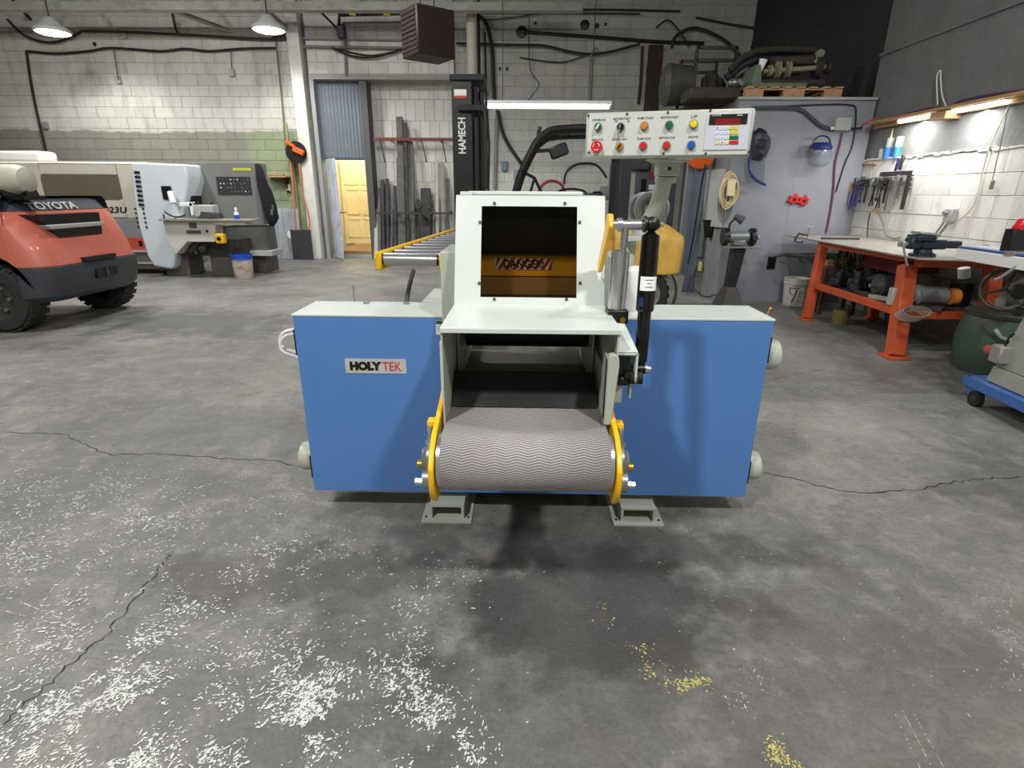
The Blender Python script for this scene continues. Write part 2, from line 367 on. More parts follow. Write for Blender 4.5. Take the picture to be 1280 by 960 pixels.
def wall_mat(name, upper, lower, green=None, h=2.55, gx=-5.75):
    """painted blockwork: two tones split at height h, patches and runs of dirt"""
    m = bpy.data.materials.new(name); m.use_nodes = True; nt = m.node_tree; N = nt.nodes; L = nt.links
    b = N['Principled BSDF']; g = N.new('ShaderNodeNewGeometry'); b.inputs['Roughness'].default_value = 0.85
    sep = N.new('ShaderNodeSeparateXYZ'); L.new(g.outputs['Position'], sep.inputs[0])
    def noise(s, d=6, r=0.65, vec=None):
        n = N.new('ShaderNodeTexNoise'); n.inputs['Scale'].default_value = s; n.inputs['Detail'].default_value = d; n.inputs['Roughness'].default_value = r
        L.new(vec or g.outputs['Position'], n.inputs['Vector']); return n.outputs[0]
    def mr(x, a, bb, c=0, d=1):
        n = N.new('ShaderNodeMapRange'); n.inputs[1].default_value = a; n.inputs[2].default_value = bb; n.inputs[3].default_value = c; n.inputs[4].default_value = d; L.new(x, n.inputs[0]); return n.outputs[0]
    def mix(f, a, c):
        n = N.new('ShaderNodeMix'); n.data_type = 'RGBA'; L.new(f, n.inputs[0])
        for k, q in ((6, a), (7, c)):
            if isinstance(q, tuple): n.inputs[k].default_value = q
            else: L.new(q, n.inputs[k])
        return n.outputs[2]
    ad = N.new('ShaderNodeMath'); ad.operation = 'ADD'; L.new(sep.outputs['Z'], ad.inputs[0]); L.new(mr(noise(1.5), 0.3, 0.7, -0.06, 0.06), ad.inputs[1])
    low = srgb(*lower)
    if green: low = mix(mr(sep.outputs['X'], gx - 0.1, gx + 0.1), srgb(*lower), srgb(*green))
    col = mix(mr(ad.outputs[0], h - 0.02, h + 0.02), low, srgb(*upper))
    oi = N.new('ShaderNodeObjectInfo')
    mp = N.new('ShaderNodeMapping'); mp.inputs['Scale'].default_value = (4, 4, 0.6); L.new(g.outputs['Position'], mp.inputs[0])
    col = mix(mr(noise(1.2, 8, 0.7, mp.outputs[0]), 0.5, 0.75, 0, 0.45), col, srgb(118, 114, 104))
    col = mix(mr(noise(4, 8, 0.7), 0.55, 0.75, 0, 0.35), col, srgb(138, 134, 120))
    hs = N.new('ShaderNodeHueSaturation'); L.new(col, hs.inputs['Color']); L.new(mr(oi.outputs['Random'], 0, 1, 0.93, 1.05), hs.inputs['Value'])
    L.new(hs.outputs[0], b.inputs['Base Color'])
    bp = N.new('ShaderNodeBump'); bp.inputs['Strength'].default_value = 0.4; bp.inputs['Distance'].default_value = 0.01; L.new(noise(40, 5), bp.inputs['Height']); L.new(bp.outputs[0], b.inputs['Normal'])
    return m
WM_L = wall_mat('painted_block', (200, 198, 188), (140, 139, 126), (146, 156, 124))
WM_R = wall_mat('painted_block_grey', (176, 175, 166), (196, 195, 186), None, 1.9)
WM_B = wall_mat('painted_block_bay', (206, 204, 196), (206, 204, 196), None)
WM_S = wall_mat('painted_block_side', (228, 226, 220), (124, 122, 116), None, 0.86)  # lower grey: bare block, with the bench's shade put into the colour
MORTAR = mat('mortar', (186, 183, 172), 0.95, var=0.1)
MORTS = mat('mortar_side', (198, 194, 184), 0.95, var=0.1)
BM = {}
def blocks(parent, u0, u1, z0, z1, plane, axis, m, bw=0.4, bh=0.2, limit=300, vis=None, face=-1, dep=0.018, gap=0.004, clip=(-1e9, 1e9, -1e9, 1e9)):
    """running-bond blocks proud of the backing; each one its own object up to the limit, the rest joined"""
    off = OFF[parent]; items = []; r = 0; z = z0
    while z < z1 - 0.02:
        h = min(bh, z1 - z); u = u0 - (bw / 2 if r % 2 else 0)
        while u < u1 - 0.01:
            a, b_ = max(u, u0), min(u + bw, u1)
            if b_ - a > 0.04: items.append((a, b_, z, z + h))
            u += bw
        z += bh; r += 1
    seen = [i for i in items if vis is None or vis((i[0] + i[1]) / 2, (i[2] + i[3]) / 2)]
    rest = []; n = 0
    for it in items:
        if it in seen and n < limit:
            n += 1; w_, h_ = round(it[1] - it[0] - gap, 3), round(it[3] - it[2] - gap, 3); key = (w_, h_, axis, m.name)
            if key not in BM:
                s = (w_, dep, h_) if axis == 'x' else (dep, w_, h_)
                BM[key] = MB().cb((0, 0, 0), s, ch=0.003).mesh('block', m, Vector())
            o = bpy.data.objects.new('block', BM[key]); C.objects.link(o); o.parent = parent
            uc, zc = (it[0] + it[1]) / 2, (it[2] + it[3]) / 2; d = plane + random.uniform(-0.002, 0.002)
            o.location = (Vector((uc, d, zc)) if axis == 'x' else Vector((d, uc, zc))) - off
        else: rest.append(it)
    if rest:
        mb = MB()
        for a, b_, c, d in rest:
            ctr = ((a + b_) / 2, plane, (c + d) / 2) if axis == 'x' else (plane, (a + b_) / 2, (c + d) / 2)
            s = (b_ - a - gap, dep, d - c - gap) if axis == 'x' else (dep, b_ - a - gap, d - c - gap)
            mb.cb(ctr, s)
        mb.build('far_blocks', m, parent, kind='stuff')
def W2P(p):
    v = RM.transposed() @ (Vector(p) - Vector((0, 0, CAMH)))
    return (640 + F * v.x / -v.z, 480 - F * v.y / -v.z) if v.z < 0 else (-9999, -9999)
def inview(fn):
    def g(u, z):
        x, y = W2P(fn(u, z)); return -12 < x < 1292 and -12 < y < 972
    return g
# back wall, left stretch (two coats of paint), with the bay to its right
wl = thing('wall_back', None, None, (-8.7, 12.3, 0), kind='structure')
MB().box(-13, -4.4, 12.32, 12.6, 0, 5.6).build('wall_core', MORTAR, wl)
blocks(wl, -13, -4.6, 1.0, 5.6, 12.315, 'x', WM_L, vis=inview(lambda u, z: (u, 12.3, z)), limit=300)
MB().box(-13, -4.6, 12.30, 12.33, 0, 1.0).build('wall_base', WM_L, wl)
# pilaster between the wall and the bay
MB().box(-4.6, -4.36, 12.05, 12.6, 0, 5.6).solo('trim_1', mat('white_column', (214, 212, 204), 0.8, var=0.06, dirt=(150, 145, 130)), kind='structure', bevel=0.01)
# bay: lintel, recessed wall of upright blocks
bay = thing('wall_bay', None, None, (-2.8, 12.6, 0), kind='structure')
MB().box(-3.18, -1.4, 12.62, 12.8, 0, 3.6).build('wall_core', MORTAR, bay)
blocks(bay, -3.18, -1.4, 0, 3.6, 12.61, 'x', WM_B, bw=0.2, bh=0.4, limit=260)
lin = thing('wall_lintel', None, None, (-2.8, 12.2, 3.56), kind='structure')
MB().box(-4.3, -1.4, 12.24, 12.62, 3.56, 5.6).build('wall_core', MORTAR, lin)
MB().box(-4.3, -1.4, 12.2, 12.62, 3.5, 3.6).build('lintel_beam', mat('lintel_grey', (150, 150, 142), 0.8), lin)
blocks(lin, -4.3, -1.4, 3.6, 5.6, 12.225, 'x', WM_B, limit=120)
MB().box(-4.3, -4.22, 12.2, 12.62, 0, 3.5).solo('trim_2', mat('jamb_grey', (150, 152, 150), 0.7), kind='structure')
MB().box(-3.32, -3.18, 12.25, 12.8, 0, 3.5).solo('trim_3', mat('jamb_dark', (84, 84, 84), 0.7), kind='structure')
# back wall, right stretch
wr = thing('wall_rear', None, None, (1.0, 12.3, 0), kind='structure')
MB().box(-1.4, 4.5, 12.32, 12.6, 0, 5.6).build('wall_core', MORTAR, wr)
blocks(wr, -1.4, 4.5, 0.6, 5.6, 12.315, 'x', WM_R, vis=inview(lambda u, z: (u, 12.3, z)), limit=300)
# right wall: white blockwork below, grey render above with a ledge
ws = thing('wall_right', None, None, (4.3, 6, 0), kind='structure')
SIDEU = mat('grey_render', (112, 114, 114), 0.85, var=0.12, vscale=3, bump=0.5, bscale=20, dirt=(120, 118, 96), dscale=1.4, damt=0.5)
MB().box(4.36, 4.5, -4, 7.75, 0, 1.8).build('wall_core', MORTS, ws)
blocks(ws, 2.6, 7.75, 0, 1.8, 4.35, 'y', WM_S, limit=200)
MB().box(4.36, 4.5, -4, 7.75, 1.8, 3.02).build('render_panel', SIDEU, ws)
MB().box(4.38, 4.5, -4, 7.75, 3.02, 5.6).build('render_panel', SIDEU, ws)
MB().box(4.34, 4.5, -4, 7.75, 3.0, 3.03).build('render_ledge', SIDEU, ws)
MB().box(4.40, 4.5, 7.75, 12.32, 0, 5.6).build('far_panel', mat('unlit_render', (46, 47, 46), 0.9, var=0.15), ws)  # far stretch coloured dark: the unlit corner is put into the paint
mb = MB()
for i in range(60):
    y = 2.6 + i * 0.086; mb.cb((4.352, y, 1.805 + random.uniform(-0.008, 0.012)), (0.05, 0.1, random.uniform(0.012, 0.035)), ch=0.004)
mb.build('mortar_edge', mat('mortar_pale', (205, 203, 196), 0.9), ws)
# corrugated panel and doorway in the bay
cor = thing('wall_infill', None, None, (-3.8, 12.4, 2.05), kind='structure')
def corrug(x0, x1, z0, z1, y, pitch=0.075, amp=0.014, n=8):
    mb = MB(); N_ = int((x1 - x0) / pitch * n); top = []
    for i in range(N_ + 1):
        x = x0 + (x1 - x0) * i / N_; top.append((x, y + amp * math.sin(2 * PI * (x - x0) / pitch)))
    vs = [(x, yy, z0) for x, yy in top] + [(x, yy, z1) for x, yy in top]; k = len(top)
    return mb.add(vs, [(i, i + 1, k + i + 1, k + i) for i in range(k - 1)], True)
corrug(-4.22, -3.32, 2.06, 3.5, 12.42).build('corrugated_sheet', mat('corrugated_paint', (128, 136, 146), 0.5, 0.2, var=0.06), cor)
MB().box(-4.22, -3.32, 12.36, 12.46, 2.02, 2.07).build('header', DGREY, cor)
dd = thing('door_1', None, None, (-4.2, 12.35, 0), kind='structure')
q0 = Vector((-4.17, 12.38, 0)); q1 = Vector((-3.84, 11.88, 0)); dv = (q1 - q0).normalized(); nv = Vector((dv.y, -dv.x, 0)); MM = Matrix((dv, nv, Vector((0, 0, 1)))).transposed()
MB().cb((q0 + q1) / 2 + Vector((0, 0, 1.03)), ((q1 - q0).length, 0.045, 2.0), MM, 0.004).build('door_leaf', mat('door_paint', (196, 202, 214), 0.5, var=0.1, dirt=(120, 122, 126), dscale=4, damt=0.5), dd)
hb = MB().cyl(q1 + Vector((-0.05, 0.05, 0.98)), q1 + Vector((0.06, 0.0, 0.98)), 0.012, n=8); hb.cyl(q1 + Vector((0.06, 0, 0.98)), q1 + Vector((0.14, 0.05, 0.98)), 0.01, n=8); hb.build('door_handle', DSTEEL, dd)
# the small yellow-lit room beyond the door
LY = mat('yellow_room_wall', (240, 230, 200), 0.8)
rm = thing('wall_back_room', None, None, (-3.75, 13, 0), kind='structure')
MB().box(-5.2, -2.6, 14.4, 14.5, 0, 3.0).build('wall_panel', LY, rm)
MB().box(-5.3, -5.2, 12.62, 14.5, 0, 3.0).build('wall_panel', LY, rm)
MB().box(-2.6, -2.5, 12.82, 14.5, 0, 3.0).build('wall_panel', LY, rm)
MB().box(-5.3, -2.5, 12.82, 14.5, 3.0, 3.1).build('ceiling_panel', LY, rm)
MB().box(-4.22, -3.32, 12.42, 14.5, 0, 0.14).build('step', mat('step_wood', (150, 120, 84), 0.7), rm)
MB().box(-4.22, -3.32, 12.36, 12.42, 0.0, 0.07).build('sill', LGREY, rm)
ydoor = thing('door_2', None, None, (-4.2, 14.3, 0.14), kind='structure')
MB().box(-4.5, -3.6, 14.3, 14.36, 0.14, 2.15).build('door_leaf', mat('yellow_door', (244, 232, 188), 0.45), ydoor)
for (a, b_) in ((-4.4, -4.1), (-4.0, -3.7)):
    for (c, d) in ((0.3, 0.75), (0.85, 1.45), (1.55, 2.02)):
        f = MB(); f.box(a, b_, 14.285, 14.3, c, c + 0.02); f.box(a, b_, 14.285, 14.3, d - 0.02, d); f.box(a, a + 0.02, 14.285, 14.3, c, d); f.box(b_ - 0.02, b_, 14.285, 14.3, c, d); f.build('door_panel', MATS['yellow_door'], ydoor)
MB().sph((-3.68, 14.25, 1.05), 0.03).build('door_knob', BRASS, ydoor)
lp = bpy.data.lights.new('room_light', 'POINT'); lp.energy = 75; lp.color = (1, 0.91, 0.72); lp.shadow_soft_size = 0.15
lo = bpy.data.objects.new('room_light', lp); C.objects.link(lo); lo.location = (-3.9, 13.5, 2.7)
# partition of painted plywood on the right with its return
PLY = mat('plywood_paint', (140, 143, 152), 0.6, var=0.05, vscale=5)
pt = thing('wall_partition', None, None, (3.4, 7.6, 0), kind='structure')
for x0, x1 in ((2.66, 3.48), (3.482, 4.33)):
    MB().box(x0, x1, 7.6, 7.62, 0, 2.5).build('plywood_panel', PLY, pt)
PLY_SHADE = mat('plywood_shaded', (122, 122, 124), 0.7, var=0.08, vscale=5)  # same plywood, darker: the shade on the return is in the colour
MB().box(2.66, 2.68, 7.62, 8.22, 0, 2.5).build('plywood_panel', PLY_SHADE, pt)
MB().box(2.64, 4.33, 7.57, 7.62, 2.5, 2.53).build('top_rail', LGREY, pt)
MB().box(2.66, 4.36, 7.62, 8.25, 2.5, 2.53).build('deck', mat('deck_wood', (90, 84, 74), 0.9), pt)
MB().box(2.15, 4.36, 8.25, 9.8, 2.5, 2.53).build('deck', mat('deck_wood', (90, 84, 74), 0.9), pt)
# ------------------------------------------------------------------ the resaw in the middle
def belt_mat():
    m = bpy.data.materials.new('woven_belt'); m.use_nodes = True; nt = m.node_tree; N = nt.nodes; L = nt.links; b = N['Principled BSDF']
    uv = N.new('ShaderNodeUVMap'); sep = N.new('ShaderNodeSeparateXYZ'); L.new(uv.outputs[0], sep.inputs[0])
    def mth(op, a, bb=None, c=None):
        n = N.new('ShaderNodeMath'); n.operation = op
        for k, q in enumerate((a, bb, c)):
            if q is None: continue
            if isinstance(q, (int, float)): n.inputs[k].default_value = q
            else: L.new(q, n.inputs[k])
        return n.outputs[0]
    tri = mth('PINGPONG', sep.outputs[0], 0.033)          # zigzag across the belt
    v = mth('ADD', sep.outputs[1], mth('MULTIPLY', tri, 0.26))
    row = mth('PINGPONG', mth('DIVIDE', v, 0.0082), 0.5)
    dash = mth('PINGPONG', mth('DIVIDE', sep.outputs[0], 0.0052), 0.5)
    dark = mth('MULTIPLY', mth('LESS_THAN', row, 0.21), mth('GREATER_THAN', dash, 0.10))
    pit = mth('MULTIPLY', mth('GREATER_THAN', row, 0.40), mth('LESS_THAN', dash, 0.14))
    mk = mth('ADD', mth('MULTIPLY', dark, 0.85), mth('MULTIPLY', pit, 0.35))
    mx = N.new('ShaderNodeMix'); mx.data_type = 'RGBA'; L.new(mk, mx.inputs[0]); mx.inputs[6].default_value = srgb(176, 173, 171); mx.inputs[7].default_value = srgb(32, 26, 24)
    n = N.new('ShaderNodeTexNoise'); n.inputs['Scale'].default_value = 9; L.new(uv.outputs[0], n.inputs['Vector'])
    mr = N.new('ShaderNodeMapRange'); mr.inputs[1].default_value = 0.52; mr.inputs[2].default_value = 0.72; mr.inputs[4].default_value = 0.2; L.new(n.outputs[0], mr.inputs[0])
    m2 = N.new('ShaderNodeMix'); m2.data_type = 'RGBA'; L.new(mr.outputs[0], m2.inputs[0]); L.new(mx.outputs[2], m2.inputs[6]); m2.inputs[7].default_value = srgb(150, 108, 82)
    L.new(m2.outputs[2], b.inputs['Base Color']); b.inputs['Roughness'].default_value = 0.75; return m
saw = thing('resaw_machine', 'blue and white horizontal band resaw with patterned infeed belt, in the middle of the floor', 'machine', (0.03, 2.2, 0))
# wheel covers: white body behind a blue front panel
cv = MB(); cv.box(-0.935, -0.31, 2.205, 2.47, 0.11, 0.915); cv.box(0.36, 1.013, 2.205, 2.47, 0.11, 0.915); cv.box(-0.31, 0.36, 2.205, 2.47, 0.11, 0.5)
cv.build('wheel_cover', WHITE, saw)
bp_ = MB(); bp_.prism([(-0.94, 0.105), (1.019, 0.105), (1.019, 0.915), (0.33, 0.915), (0.33, 0.5), (-0.28, 0.5), (-0.28, 0.915), (-0.94, 0.915)], 'y', 2.19, 2.206)
bp_.build('front_panel', BLUE, saw, 0.002)
for x0, x1 in ((-0.945, -0.30), (0.345, 1.024)):
    MB().box(x0, x1, 2.188, 2.475, 0.915, 0.924).build('cover_lid', WHITE, saw, 0.002)
# rear saw bed seen past the hood
MB().box(-0.46, -0.31, 2.5, 2.85, 0.55, 0.925).build('bed_plate', WHITE, saw, 0.004)
MB().box(-0.25, 0.3, 2.47, 3.1, 0.45, 0.66).build('bed_frame', CREAM, saw)
for x in (-0.70, -0.52):
    MB().cyl((x, 2.43, 0.923), (x, 2.43, 0.932), 0.014, n=12).build('bolt', ZINC, saw)
MB().cyl((-0.765, 2.47, 0.924), (-0.765, 2.47, 1.0), 0.004, n=8).build('pin', ZINC, saw)
kn = MB().cyl((1.03, 2.3, 0.9), (1.045, 2.3, 0.94), 0.004, n=8); kn.sph((1.047, 2.3, 0.945), 0.009, 8); kn.build('latch', BRASS, saw)
for x, z in ((-0.94, 0.80), (-0.94, 0.215), (1.019, 0.79), (1.019, 0.22)):
    s = -1 if x < 0 else 1
    MB().box(min(x, x + s * 0.012), max(x, x + s * 0.012), 2.205, 2.235, z - 0.055, z + 0.055).build('hinge', BLACK, saw)
for x, z, s in ((1.018, 0.745, 1), (1.018, 0.21, 1), (-0.938, 0.225, -1)):
    MB().lathe([(0.02, 0), (0.02, s * 0.008), (0.062, s * 0.012), (0.068, s * 0.06), (0.064, s * 0.08), (0.045, s * 0.092), (0.0001, s * 0.096)], (x, 2.3, z), 'x', 20).build('round_knob', CREAM, saw)
lp_ = [(-0.935, 2.34, 0.83), (-1.04, 2.34, 0.815), (-1.075, 2.34, 0.775), (-1.055, 2.34, 0.735), (-0.935, 2.34, 0.70)]
MB().tube(smooth_pts(lp_, 6), 0.006, 8).tube(smooth_pts([Vector(p) + Vector((0.012, -0.03, -0.012)) for p in lp_], 6), 0.005, 8).build('white_cable_loop', WHITEP, saw)
# feet and base frame
for x0, x1 in ((-0.44, -0.215), (0.42, 0.645)):
    xm0, xm1 = x0 + 0.035, x1 - 0.035; f = MB()
    f.box(x0, x1, 2.10, 2.45, 0, 0.007)
    f.box(xm0, xm1, 2.13, 2.6, 0.064, 0.073); f.box(xm0, xm0 + 0.012, 2.13, 2.6, 0.007, 0.064); f.box(xm1 - 0.012, xm1, 2.13, 2.6, 0.007, 0.064)
    ft = f.build('foot', CREAM, saw)
    for sx in (x0 + 0.017, x1 - 0.017): MB().cyl((sx, 2.14, 0.006), (sx, 2.14, 0.009), 0.006, n=10).build('bolt_hole', BLACK, ft)
MB().box(-0.9, 0.95, 2.62, 2.72, 0.0, 0.1).build('base_frame', BLACK, saw)
MB().box(-0.35, 0.40, 2.3, 2.6, 0.073, 0.11).build('cross_beam', DSTEEL, saw)
MB().box(0.1, 0.3, 2.3, 2.45, 0.05, 0.11).build('motor_guard', LGREY, saw)
# belt loop
cy, cz, rr = 1.535, 0.609, 0.091
prof = [(2.75, 0.70)] + [(1.6 + 1.15 * (1 - i / 12), 0.70) for i in range(1, 12)] + [(cy + rr * math.cos(a), cz + rr * math.sin(a)) for a in [PI / 2 + PI * i / 20 for i in range(21)]] + [(2.75, cz - rr)]
x0, x1 = -0.240, 0.270; vs = []; arc = [0]
for i in range(1, len(prof)): arc.append(arc[-1] + math.dist(prof[i], prof[i - 1]))
mb = MB(); nx = 2
mb.add([(x, y, z) for (y, z) in prof for x in (x0, x1)], [(2 * i, 2 * i + 1, 2 * i + 3, 2 * i + 2) for i in range(len(prof) - 1)], True)
belt = mb.build('conveyor_belt', belt_mat(), saw)
ul = belt.data.uv_layers.new(name='UVMap'); offb = root_off(saw)
vv = {}
for i, (y, z) in enumerate(prof): vv[(round(y, 4), round(z, 4))] = arc[i]
for poly in belt.data.polygons:
    for li in poly.loop_indices:
        p = belt.data.vertices[belt.data.loops[li].vertex_index].co + offb; k = min(vv, key=lambda q: abs(q[0] - p.y) + abs(q[1] - p.z)); ul.data[li].uv = (p.x - x0, vv[k])
sm_ = belt.modifiers.new('thickness', 'SOLIDIFY'); sm_.thickness = 0.004; sm_.offset = 0
MB().cyl((x0 - 0.012, cy, cz), (x1 + 0.012, cy, cz), 0.086, n=32).build('end_roller', STEEL, saw)
MB().box(-0.24, 0.27, 1.68, 2.7, 0.655, 0.69).build('belt_bed', DGREY, saw)
# yellow cheek plates, bearings, bolts
plate = [(1.86, 0.79), (1.80, 0.785), (1.70, 0.745), (1.60, 0.722), (1.52, 0.702), (1.465, 0.672), (1.432, 0.625), (1.432, 0.57), (1.45, 0.52), (1.49, 0.487), (1.54, 0.482), (1.59, 0.497), (1.63, 0.54), (1.66, 0.60), (1.72, 0.66), (1.86, 0.68)]
for s, xa in ((-1, -0.256), (1, 0.286)):
    xb = xa + s * 0.016; P = MB().prism(plate, 'x', min(xa, xb), max(xa, xb)).build('cheek_plate', YEL, saw, 0.003)
    MB().box(min(xb, xb + s * 0.03), max(xb, xb + s * 0.03), 1.62, 1.66, 0.66, 0.70).build('bracket', YEL, P, 0.002)
    b1 = MB(); b1.cyl((xb + s * 0.018, 1.612, 0.688), (xb + s * 0.018, 1.592, 0.645), 0.008, n=6); b1.cyl((xb + s * 0.018, 1.575, 0.655), (xb + s * 0.018, 1.57, 0.643), 0.013, n=6); b1.build('adjusting_bolt', ZINC, P)
    br = MB(); br.lathe([(0.05, 0), (0.05, s * 0.012), (0.036, s * 0.02), (0.03, s * 0.03)], (xb, 1.525, 0.62), 'x', 20); br.lathe([(0.034, 0), (0.034, s * 0.026)], (xb, 1.50, 0.56), 'x', 16); br.build('bearing', ZINC, P)
    MB().cyl((xb + s * 0.03, 1.52, 0.60), (xb + s * 0.046, 1.52, 0.60), 0.014, n=10).build('grease_nut', BRASS, P)
    MB().cyl((xb + s * 0.026, 1.49, 0.556), (xb + s * 0.05, 1.49, 0.556), 0.012, n=6).build('hex_bolt', STEEL, P)
# tunnel walls and visor
MB().box(-0.246, -0.241, 1.61, 2.4, 0.675, 1.012).build('tunnel_wall', CREAM, saw)
MB().box(0.290, 0.296, 1.61, 2.4, 0.80, 1.012).build('tunnel_wall', CREAM, saw)
MB().box(0.271, 0.276, 1.66, 2.4, 0.70, 0.85).build('guide_plate', LGREY, saw)
MB().box(-0.236, -0.232, 1.95, 2.4, 0.71, 1.0).build('guide_plate', CREAM, saw)
MB().box(0.262, 0.266, 1.95, 2.4, 0.71, 1.0).build('guide_plate', CREAM, saw)
vz = MB(); vz.box(-0.247, 0.300, 1.605, 1.972, 1.011, 1.015); vz.box(-0.247, 0.300, 1.604, 1.608, 0.998, 1.013); vz.build('visor', WHITE, saw, 0.0015)
mb = MB()
for k in range(3):
    mb.prism([(1.742, 0.706), (1.748, 0.706), (1.845, 0.80), (1.841, 0.804)], 'x', -0.236 + k * 0.166, -0.236 + (k + 1) * 0.166 - 0.0004)
mb.build('rubber_flap', mat('black_rubber_sheet', (14, 14, 15), 0.28), saw)
MB().box(-0.22, 0.26, 2.2, 2.4, 0.815, 1.0).build('pressure_head', BLACK, saw)
MB().cyl((-0.22, 2.12, 0.87), (0.26, 2.12, 0.87), 0.05, n=20).build('pressure_roller', RUBBER, saw)
# hood
def fy(z): return 1.97 + 0.398 * (z - 1.013)
hx0, hx1, wx0, wx1, wz0, wz1 = -0.247, 0.298, -0.152, 0.197, 1.040, 1.352
hd = MB()
def slab(xa, xb, za, zb, t=0.004):
    hd.add([(xa, fy(za), za), (xb, fy(za), za), (xb, fy(zb), zb), (xa, fy(zb), zb), (xa, fy(za) + t, za), (xb, fy(za) + t, za), (xb, fy(zb) + t, zb), (xa, fy(zb) + t, zb)],
           [(0, 1, 2, 3), (7, 6, 5, 4), (0, 4, 5, 1), (1, 5, 6, 2), (2, 6, 7, 3), (3, 7, 4, 0)])
slab(hx0, wx0, 1.013, 1.388); slab(wx1, hx1, 1.013, 1.388); slab(wx0, wx1, 1.013, wz0); slab(wx0, wx1, wz1, 1.388)
hd.build('hood_front', WHITE, saw)
for xa in (hx0, hx1 - 0.004):
    MB().prism([(1.975, 1.013), (fy(1.386), 1.386), (2.55, 1.386), (2.55, 1.013)], 'x', xa, xa + 0.004).build('hood_side', WHITE, saw)
ht = MB(); ht.box(hx0, hx1, fy(1.388), 2.55, 1.386, 1.390); ht.build('hood_top', WHITE, saw)
MB().box(-0.21, 0.225, 2.2, 2.5, 1.391, 1.404).build('top_plate', WHITE, saw, 0.003)
MB().box(-0.235, -0.19, 2.15, 2.2, 1.39, 1.402).build('top_tab', WHITE, saw, 0.002)
MB().box(hx0, hx1, 2.55, 2.555, 1.2, 1.386).build('hood_back', GREY, saw)
MB().box(-0.24, 0.29, 2.27, 2.29, 0.99, 1.068).build('lit_interior_plate', mat('lit_interior_tan', (176, 140, 86), 0.5), saw)  # plate added inside so the lower part of the window reads lit
MB().box(-0.24, 0.29, 2.30, 2.34, 1.16, 1.166).build('guard_lip', DSTEEL, saw)
wm = bpy.data.materials.new('tinted_window'); wm.use_nodes = True; nt = wm.node_tree; nt.nodes.remove(nt.nodes['Principled BSDF'])
tb = nt.nodes.new('ShaderNodeBsdfTransparent'); tb.inputs[0].default_value = (0.74, 0.69, 0.60, 1); gb = nt.nodes.new('ShaderNodeBsdfGlossy'); gb.inputs['Roughness'].default_value = 0.06
fr = nt.nodes.new('ShaderNodeFresnel'); fr.inputs[0].default_value = 1.5; ms = nt.nodes.new('ShaderNodeMixShader')
nt.links.new(fr.outputs[0], ms.inputs[0]); nt.links.new(tb.outputs[0], ms.inputs[1]); nt.links.new(gb.outputs[0], ms.inputs[2]); nt.links.new(ms.outputs[0], nt.nodes['Material Output'].inputs[0])
hd = MB(); slab(wx0, wx1, wz0, wz1, 0.002); hd.build('hood_window', wm, saw, label='smoky brown tinted window')
MB().box(-0.24, 0.29, 2.30, 2.36, 1.072, 1.155).build('guard_bar', YEL, saw)
MB().box(-0.24, 0.29, 2.36, 2.40, 1.03, 1.07).build('guard_rail', DSTEEL, saw)
MB().box(-0.24, 0.29, 2.41, 2.55, 1.155, 1.30).build('blade_guide', DGREY, saw)
st = MB().box(-0.115, 0.125, 2.297, 2.2995, 1.098, 1.146).build('danger_sticker', WHITEP, saw, label='white and red striped danger sticker')
sr = MB()
for k in range(9):
    u = -0.135 + k * 0.03; pts = []
    for uu, z in ((u, 1.0985), (u + 0.015, 1.0985), (u + 0.045, 1.1455), (u + 0.03, 1.1455)): pts.append((min(max(uu, -0.1145), 0.1245), z))
    sr.add([(a, 2.2965, z) for a, z in pts], [(0, 1, 2, 3)])
sr.build('red_stripes', mat('dark_red', (170, 30, 34), 0.5), st)
text('DANGER!', (-0.078, 2.2955, 1.105), (1, 0, 0), (0, 0, 1), 0.165, 0.034, TEXTB, st, 'danger_lettering', 0.03)
for px, py in ((618, 254.5), (706, 254.5), (724.5, 278), (725, 354), (708, 374), (618, 374), (600, 278), (599, 354)):
    p = APL(px, py, (0, 1.97, 1.013), Vector((0, -1, 0.398)).normalized()); MB().cyl(p + Vector((0, -0.006, 0.002)), p, 0.0055, n=10).build('window_screw', DSTEEL, saw)
# frame column left and right of the hood
MB().box(-0.315, -0.252, 2.12, 2.46, 0.60, 1.185).build('frame_post', CREAM, saw, 0.004)
MB().box(0.302, 0.36, 2.12, 2.46, 0.60, 1.19).build('frame_post', CREAM, saw, 0.02)
# lift gear on the right
lf = MB().cyl((0.27, 1.82, 1.305), (0.43, 1.82, 1.305), 0.015, n=16); lf.cyl((0.30, 1.82, 1.305), (0.315, 1.82, 1.305), 0.021, n=16); lf.cyl((0.428, 1.82, 1.305), (0.445, 1.82, 1.305), 0.009, n=6)
lf.cyl((0.342, 1.82, 1.305), (0.378, 1.82, 1.305), 0.017, n=16); lf.build('lift_shaft', STEEL, saw)
ya = MB(); ya.prism([(1.80, 1.338), (1.84, 1.338), (1.855, 1.31), (1.99, 1.17), (1.99, 1.13), (1.96, 1.14), (1.81, 1.27), (1.785, 1.30)], 'x', 0.268, 0.284); ya.build('lift_arm', YEL, saw, 0.004)
cy_ = MB(); cy_.cyl((0.322, 1.85, 1.025), (0.322, 1.85, 1.215), 0.03, n=20); cy_.cyl((0.322, 1.85, 1.215), (0.322, 1.85, 1.223), 0.02, n=16); cyl_o = cy_.build('lift_cylinder', STEEL, saw)
MB().cyl((0.326, 1.835, 1.04), (0.326, 1.82, 1.28), 0.0085, n=12).build('cylinder_rod', STEEL, cyl_o)
MB().cyl((0.326, 1.82, 1.235), (0.326, 1.82, 1.305), 0.012, n=12).build('clevis', ZINC, cyl_o)
cl = MB().box(0.288, 0.356, 1.805, 1.885, 0.985, 1.03).build('cylinder_block', BLACK, saw, 0.004)
MB().cyl((0.338, 1.802, 1.0), (0.338, 1.806, 1.0), 0.009, n=12).build('plug', BRASS, cl)
